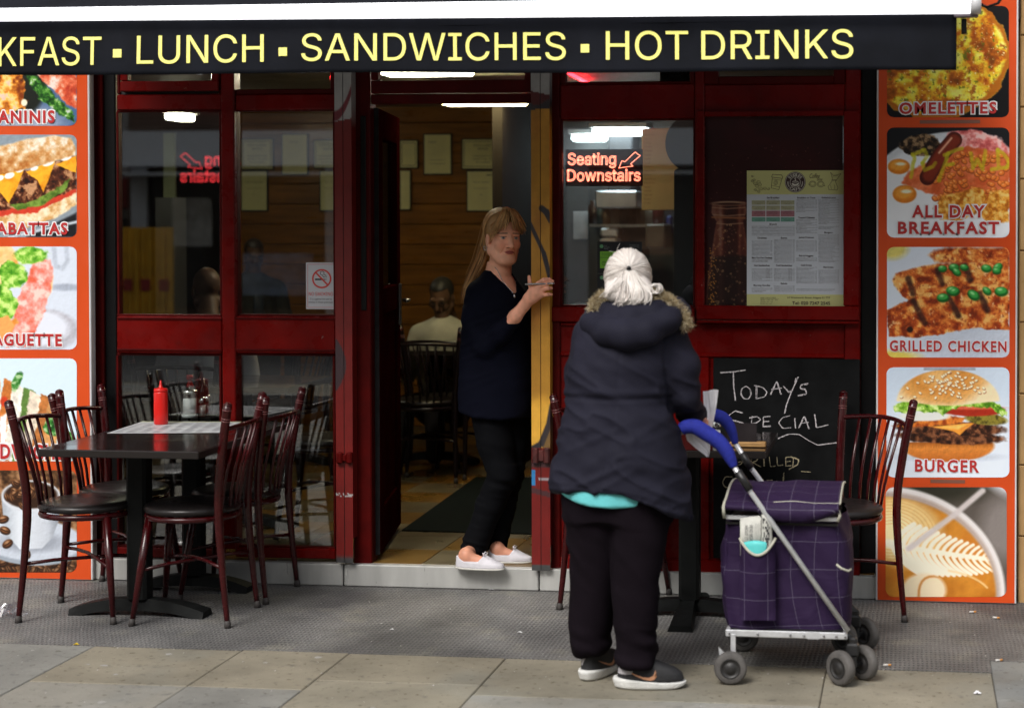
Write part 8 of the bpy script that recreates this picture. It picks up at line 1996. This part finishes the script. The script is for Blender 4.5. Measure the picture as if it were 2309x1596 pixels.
# kitchen counter and its things
xk = lambda p, Y=3.9: float(P(p, 600, Y)[0])
o = empty('kitchen_counter', (xk(1420, 3.3), 3.3, FZ0), 'dark kitchen counter behind the window with the red sign', 'counter'); bx(xk(1262, 3.3), 2.5, 3.3, 3.9, FZ0, 1.02, bev=.01).build('cabinet', mat('dark cabinet', (.03, .028, .03), .4), o); bx(xk(1258, 3.3), 2.52, 3.27, 3.95, 1.022, 1.06, bev=.005).build('worktop', mat('worktop steel', (.35, .35, .36), .3, metal=.8, noise=(5, .2)), o)
o = empty('extractor_hood', (xk(1395), 3.9, 1.75), 'steel extractor hood under the kitchen lights', 'hood'); a, c = P(1345, 470, 3.8), P(1440, 430, 3.8)
bx(a[0], c[0], 3.75, 4.2, a[2], c[2], bev=.01).build('canopy', mat('hood steel', (.42, .43, .46), .3, metal=.7, noise=(6, .2)), o); bx(a[0]+.06, c[0]-.06, 3.9, 4.2, c[2], CZ-.01, bev=.01).build('duct', mat('hood dark', (.08, .08, .09), .4), o)
def box_thing(name, x0, y0, x1, y1, Y, dp, c, label, cat, metal=0.0):
    a, c2 = P(x0, y1, Y), P(x1, y0, Y); return tag(bx(a[0], c2[0], Y, Y+dp, a[2], c2[2], bev=.012).build(name, mat(name+' paint'+str(c), c, .4, metal=metal, noise=(9, .3))), label, cat)
o = empty('kitchen_shelf', (xk(1395), 4.1, 1.5), 'long wall shelf with kitchen ware over the counter', 'shelf'); a, c = P(1330, 512, 3.98), P(1560, 506, 3.98); bx(a[0], c[0], 3.98, 4.24, a[2], c[2]).build('board', mat('shelf steel', (.30, .30, .31), .35, metal=.6), o); bx(a[0]+.05, a[0]+.08, 4.1, 4.24, a[2]-.12, a[2]).build('bracket', m_blk, o)
box_thing('paper_sheet', 1292, 477, 1326, 540, 4.20, .01, (.42, .43, .46), 'white paper sheet pinned on the kitchen wall under the red sign', 'paper')
box_thing('steel_container', 1352, 514, 1394, 535, 3.95, .2, (.55, .57, .6), 'wide steel container under the kitchen shelf', 'container', .5); box_thing('white_box', 1352, 537, 1390, 560, 3.8, .2, (.62, .62, .62), 'white box on the kitchen counter above the hygiene sticker', 'box')
box_thing('coffee_machine', 1455, 505, 1500, 560, 3.6, .35, (.10, .09, .075), 'brown coffee machine on the counter behind the window', 'coffee machine'); box_thing('blue_apron', 1502, 486, 1516, 528, 3.9, .03, (.03, .05, .22), 'blue apron hanging on the kitchen wall', 'apron'); box_thing('microwave', 1400, 560, 1450, 595, 3.7, .3, (.03, .03, .03), 'black microwave on the kitchen counter', 'microwave')
jar = random.Random(6)
for i, px in enumerate((1338, 1352, 1366, 1385, 1405, 1425, 1445, 1462, 1480)):
    a = P(px, 506, 4.05); h_ = jar.uniform(.10, .17); cc = jar.choice(((.06, .03, .02), (.16, .10, .05), (.05, .06, .05), (.3, .28, .22), (.12, .02, .02))); tag(MB().lathe([(.001, 0), (.045, 0), (.047, h_*.75), (.03, h_*.85), (.032, h_), (.001, h_)], (a[0], 4.1, a[2]+.001), 16).build('kitchen_jar', mat('jar '+str(cc), cc, .3)), ['dark brown', 'tan', 'olive', 'pale', 'short brown', 'squat', 'tall', 'plain', 'small'][i]+' kitchen jar on the wall shelf, number %d along from the passage end' % (i+1), 'jar', 'jars on the kitchen shelf')
mbn = empty('wall_menu_board', (xk(1490, 2.6), 2.6, 1.9), 'yellow price board hanging behind the right window beside the vinyl cut-out', 'menu board'); FR(MB(), 1447, 290, 1545, 474, 2.6, 2.63, .004).build('board', mat('price board yellow', (.46, .44, .20), .5, noise=(5, .1)), mbn)
tx = MB()
for k in range(18):
    put_line(tx, random.Random(k).choice(('Fried Egg', 'Bacon Roll', 'Sausage', 'Beans on Toast', 'Omelette', 'Jacket Potato')), 1453, 306+k*9, 3.4, 2.6, .002, 'L', True); put_line(tx, '%d.%d0' % (2+k % 5, k*3 % 10), 1538, 306+k*9, 3.4, 2.6, .002, 'R', True)
tx.build('price_lettering', mat('price ink', (.10, .05, .03), .5), mbn)
# floor mat
p4 = [G(x, y, FZ0) for x, y in ((906, 1197), (1200, 1205), (1212, 1078), (1074, 1076))]
mb = MB(); mb.add([(q[0], q[1], FZ0+.006) for q in p4]+[(q[0], q[1], FZ0-.001) for q in p4], [(0, 1, 2, 3), (4, 5, 1, 0), (5, 6, 2, 1), (6, 7, 3, 2), (7, 4, 0, 3)]); mb.fix = True; tag(mb.build('door_mat', mat('dark green mat', (.004, .007, .006), .95, spec=.1, noise=(120, .5))), 'dark green door mat on the tiles behind the doorway', 'mat')
# inside chairs and tables
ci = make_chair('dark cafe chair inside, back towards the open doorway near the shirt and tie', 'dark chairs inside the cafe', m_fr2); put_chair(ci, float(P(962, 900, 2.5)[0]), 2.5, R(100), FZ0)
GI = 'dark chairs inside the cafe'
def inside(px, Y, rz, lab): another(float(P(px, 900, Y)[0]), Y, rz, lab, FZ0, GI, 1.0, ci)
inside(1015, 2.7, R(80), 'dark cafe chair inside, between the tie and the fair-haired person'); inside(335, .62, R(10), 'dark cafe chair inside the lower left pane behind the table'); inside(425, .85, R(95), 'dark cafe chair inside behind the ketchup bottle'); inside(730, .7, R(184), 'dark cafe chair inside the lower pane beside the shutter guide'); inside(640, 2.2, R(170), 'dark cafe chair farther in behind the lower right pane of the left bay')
def intable(px, Y, lab): x = float(P(px, 900, Y)[0]); t = table(x-.35, x+.35, Y-.32, Y+.32, x, Y, (0, math.pi), .26, lab); t.location.z = FZ0; return t
intable(545, .80, 'dark table inside the left bay window under the no smoking sign'); intable(985, 3.15, 'dark table inside in front of the seated shirt and tie'); intable(660, 3.0, 'dark table farther inside behind the left bay')
# people inside
def sitter(px, pyt, pyb, Y, fwd, label, skin_c, hair_c, cloth_c, tie=None, bald=False, seat=True, arm_px=None):
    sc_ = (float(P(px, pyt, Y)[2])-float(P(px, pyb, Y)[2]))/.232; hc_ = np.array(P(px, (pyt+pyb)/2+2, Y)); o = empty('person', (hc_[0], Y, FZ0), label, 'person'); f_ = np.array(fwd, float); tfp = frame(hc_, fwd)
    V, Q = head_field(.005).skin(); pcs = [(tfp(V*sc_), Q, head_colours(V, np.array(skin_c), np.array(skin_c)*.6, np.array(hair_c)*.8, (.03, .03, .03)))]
    h2 = np.array([f_[0], f_[1], 0]); h2 /= np.linalg.norm(h2); sd2 = np.array([-h2[1], h2[0], 0]); sh = hc_+np.array([0, 0, -.24])-h2*.03
    lo, hi = bounds([sh-.55, sh+.55], 0); lo[2] = FZ0-.02 if not seat else sh[2]-.62; hi[2] = sh[2]+.12; Fc = Field(lo, hi, .012)
    Fc.cap(sh+sd2*.13, sh-sd2*.13, .075, .075, 0); Fc.cap(sh, sh-np.array([0, 0, .48]), .13, .145, .06); Fc.ell(tuple(sh-np.array([0, 0, .25])), (.17, .14, .25), .05)
    hands = []
    for sg in (-1, 1):
        el = sh+sd2*sg*.23-np.array([0, 0, .27])+h2*.06; wr = el+h2*.23-sd2*sg*.07+np.array([0, 0, .05]); Fc.chain([sh+sd2*sg*.17, el, wr], [.062, .05, .036], .02); hands.append(wr+h2*.03)
    if seat:
        for sg in (-1, 1): pass
    Vb, Qb = Fc.skin(); x, y, z = Vb.T; Vb = Vb+normals(Vb, Qb)*(.014*(vnoise3(x*8, y*8, z*14, 3)-.5))[:, None]; npmesh('shirt', Vb, Qb, mat('cloth '+label[:18], cloth_c, .8, noise=(6, .15)), o)
    Fh = Field(np.min(hands, 0)-.16, np.max(hands, 0)+.16, .008)
    for wr, sg in zip(hands, (-1, 1)):
        Fh.cap(wr-h2*.04, wr+h2*.04, .028, .032, .005); 
        for k in range(4): b0 = wr+h2*.05+sd2*(k-1.5)*.018; Fh.chain([b0, b0+h2*.035, b0+h2*.055-np.array([0, 0, .02])], [.0095, .009, .008], .003)
        Fh.chain([wr-sd2*sg*.03, wr-sd2*sg*.045+h2*.04], [.011, .009], .004)
    V, Q = Fh.skin(); pcs.append((V, Q, np.tile(np.array(skin_c), (len(V), 1)))); inner(pcs, [([hc_+np.array([0, 0, -.1]), sh, sh-np.array([0, 0, .3])], [.045, .06, .08])]+[([sh, sh+sd2*sg*.17, sh+sd2*sg*.23-np.array([0, 0, .27])+h2*.06, hands[i_]], [.05, .04, .032, .026]) for i_, sg in enumerate((-1, 1))], skin_c, .014); join(pcs, 'body', m_skin, o)
    lo2, hi2 = sh-.7, sh+.7; lo2[2] = FZ0-.02; hi2[2] = sh[2]-.36; Ft = Field(lo2, hi2, .014); hp = sh-np.array([0, 0, .50])
    for sg in (-1, 1):
        if seat: kn = hp+sd2*sg*.10+h2*.40+np.array([0, 0, .02]); kn[2] = max(kn[2], FZ0+.45); an_ = kn.copy(); an_[2] = FZ0+.05; Ft.chain([hp+sd2*sg*.08, kn, an_], [.095, .072, .05], .03)
        else: an_ = hp+sd2*sg*.10; an_[2] = FZ0+.05; Ft.chain([hp+sd2*sg*.08, (hp+an_)/2+sd2*sg*.05, an_], [.11, .08, .06], .03)
    V, Q = Ft.skin(); npmesh('trousers', V, Q, mat('dark trousers', (.012, .012, .015), .8), o)
    if not bald:
        Fx_ = Field((-.11, -.15, -.1), (.11, .11, .15), .006); Fx_.ell((0, -.022, .040), (.077, .097, .088), 0); Fx_.cut(np.minimum(Fx_.Y-.015-.5*np.clip(Fx_.Z-.07, 0, 1), .075-Fx_.Z), .004); Fx_.cut(np.minimum(Fx_.Y+.03, -Fx_.Z), .004); V, Q = Fx_.skin(); npmesh('hair', tfp(V*sc_), Q, m_hairm, o, np.tile(np.array(hair_c), (len(V), 1)))
    if tie is not None:
        t0 = sh+h2*.095+np.array([0, 0, .03]); mb = MB(); mb.tube([t0, t0+h2*.05-np.array([0, 0, .1]), t0+h2*.075-np.array([0, 0, .28])], [.026, .034, .046], 8, flat=(1, .25)); mb.build('tie', mat('tie blue grey', tie, .6), o)
    return o, sc_, tfp
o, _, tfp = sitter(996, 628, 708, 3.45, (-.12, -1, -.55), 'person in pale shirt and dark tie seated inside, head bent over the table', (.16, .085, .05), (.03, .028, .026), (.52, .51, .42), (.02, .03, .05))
g_ = MB()
for s_ in (-1, 1): g_.tube([tfp([(s_*.031+.02*math.cos(a), .098, .002+.015*math.sin(a))])[0] for a in np.linspace(0, 2*math.pi, 14)], .003, 5); g_.tube([tfp([(s_*.05, .096, .004)])[0], tfp([(s_*.074, .0, .006)])[0]], .0025, 5)
g_.build('glasses', m_blk, o)
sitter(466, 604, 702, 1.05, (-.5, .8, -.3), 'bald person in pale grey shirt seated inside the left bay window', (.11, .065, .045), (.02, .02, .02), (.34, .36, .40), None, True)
sitter(573, 540, 604, 4.3, (.5, -.7, -.3), 'person in dark suit with white collar standing inside before the planks', (.11, .055, .03), (.03, .02, .015), (.02, .019, .016), (.4, .4, .42), False, False)  # figure set inside in place of a passer-by reflected in the glass
# ================================================================== the other side of the street (met only in reflections and daylight)
def opp(name, x0, x1, y0, y1, z0, z1, c, label, cat): return tag(MB().box(x0, x1, y0, y1, z0, z1, bev=.01).build(name, mat(name+' '+str(c), c, .75, noise=(1.5, .2))), label, cat)
tb = empty('terrace_building', (-8, -20, 0), 'pale rendered terrace building across the street', 'building'); m_rend = mat('pale render', (.62, .61, .58), .8, noise=(1, .15)); m_win = mat('dark street window', (.02, .022, .026), .15)
MB().box(-22, -9.75, -24, -19, 0, 9.5).build('wall', m_rend, tb)
for i in range(13):
    for z in (2.72, 5.4): w_ = MB().box(-21.4+i*.93, -21.05+i*.93, -19.02, -18.9, z, z+1.2).build('window', m_win, tb); MB().box(-21.45+i*.93, -21.0+i*.93, -18.95, -18.85, z-.12, z-.01).build('sill', m_rend, w_)
MB().box(-22, -9.8, -19.01, -18.95, .02, 1.6).build('shop_window', m_win, tb)
rb = empty('brick_building', (4, -18, 0), 'brown brick shop building opposite with pale fascia', 'building'); MB().box(-9.6, 16, -22, -17, 0, 7.5).build('wall', mat('brown brick', (.16, .10, .075), .85, noise=(3, .3)), rb)
MB().box(-9.6, 16, -17.0, -16.7, 2.35, 2.85).build('fascia', mat('pale fascia', (.8, .8, .82), .5), rb); MB().box(-9.5, 16, -17.02, -16.95, .3, 2.3).build('shop_window', m_win, rb)
for i in range(13): MB().box(-8.4+i*1.9, -7.3+i*1.9, -17.02, -16.96, 3.6, 5.3).build('window', m_win, rb)
o = empty('barrier', (-8.4, -15.4, 0), 'orange yellow plastic barrier panels standing across the street', 'barrier'); pn = MB(); [pn.box(-9.0+i*.093, -9.0+i*.093+.085, -15.5, -15.42-.012*(i % 2), .12, 1.48, bev=.012) for i in range(8)]; pn.build('panel', mat('barrier yellow', (.85, .42, .02), .6, noise=(3, .25)), o)
b_ = MB(); [b_.box(-8.96+i*.26, -8.83+i*.26, -15.43, -15.405, .62, .78) for i in range(3)]; b_.build('red_block', mat('barrier red', (.4, .03, .03), .6), o); MB().box(-9.05, -8.2, -15.7, -15.2, .0, .10).build('foot', m_blk, o)
opp('shop_canopy', -10.9, -9.7, -18.9, -17.2, 1.75, 2.2, (.22, .015, .015), 'dark red shop canopy on the terrace across the street', 'canopy')

for i, x in enumerate((-9.5, -8.15, -6.6, -4.9, -3.1, -1.2)): MB().box(x, x+(.24, .10, .2, .16, .3, .2)[i], -16.94, -16.86, .1, 2.34).build('pilaster', mat('pale pilaster', (.62, .63, .66), .6, noise=(2, .15)), rb)
for i, (x0, x1, z0, z1, cc) in enumerate(((-8.9, -8.3, 1.2, 1.9, (.5, .48, .44)), (-7.9, -6.8, .5, 1.1, (.25, .3, .4)), (-6.2, -5.2, 1.0, 2.0, (.45, .40, .3)), (-4.4, -3.4, .6, 1.5, (.5, .5, .5)), (-2.6, -1.6, 1.1, 2.1, (.4, .2, .12)))): MB().box(x0, x1, -16.93, -16.9, z0, z1).build('window_display', mat('display '+str(i), cc, .7, noise=(4, .5)), rb)
MB().box(-9.6, 16, -16.9, -15.9, 2.2, 2.24).build('blind_edge', mat('blind edge', (.6, .6, .62), .6), rb)
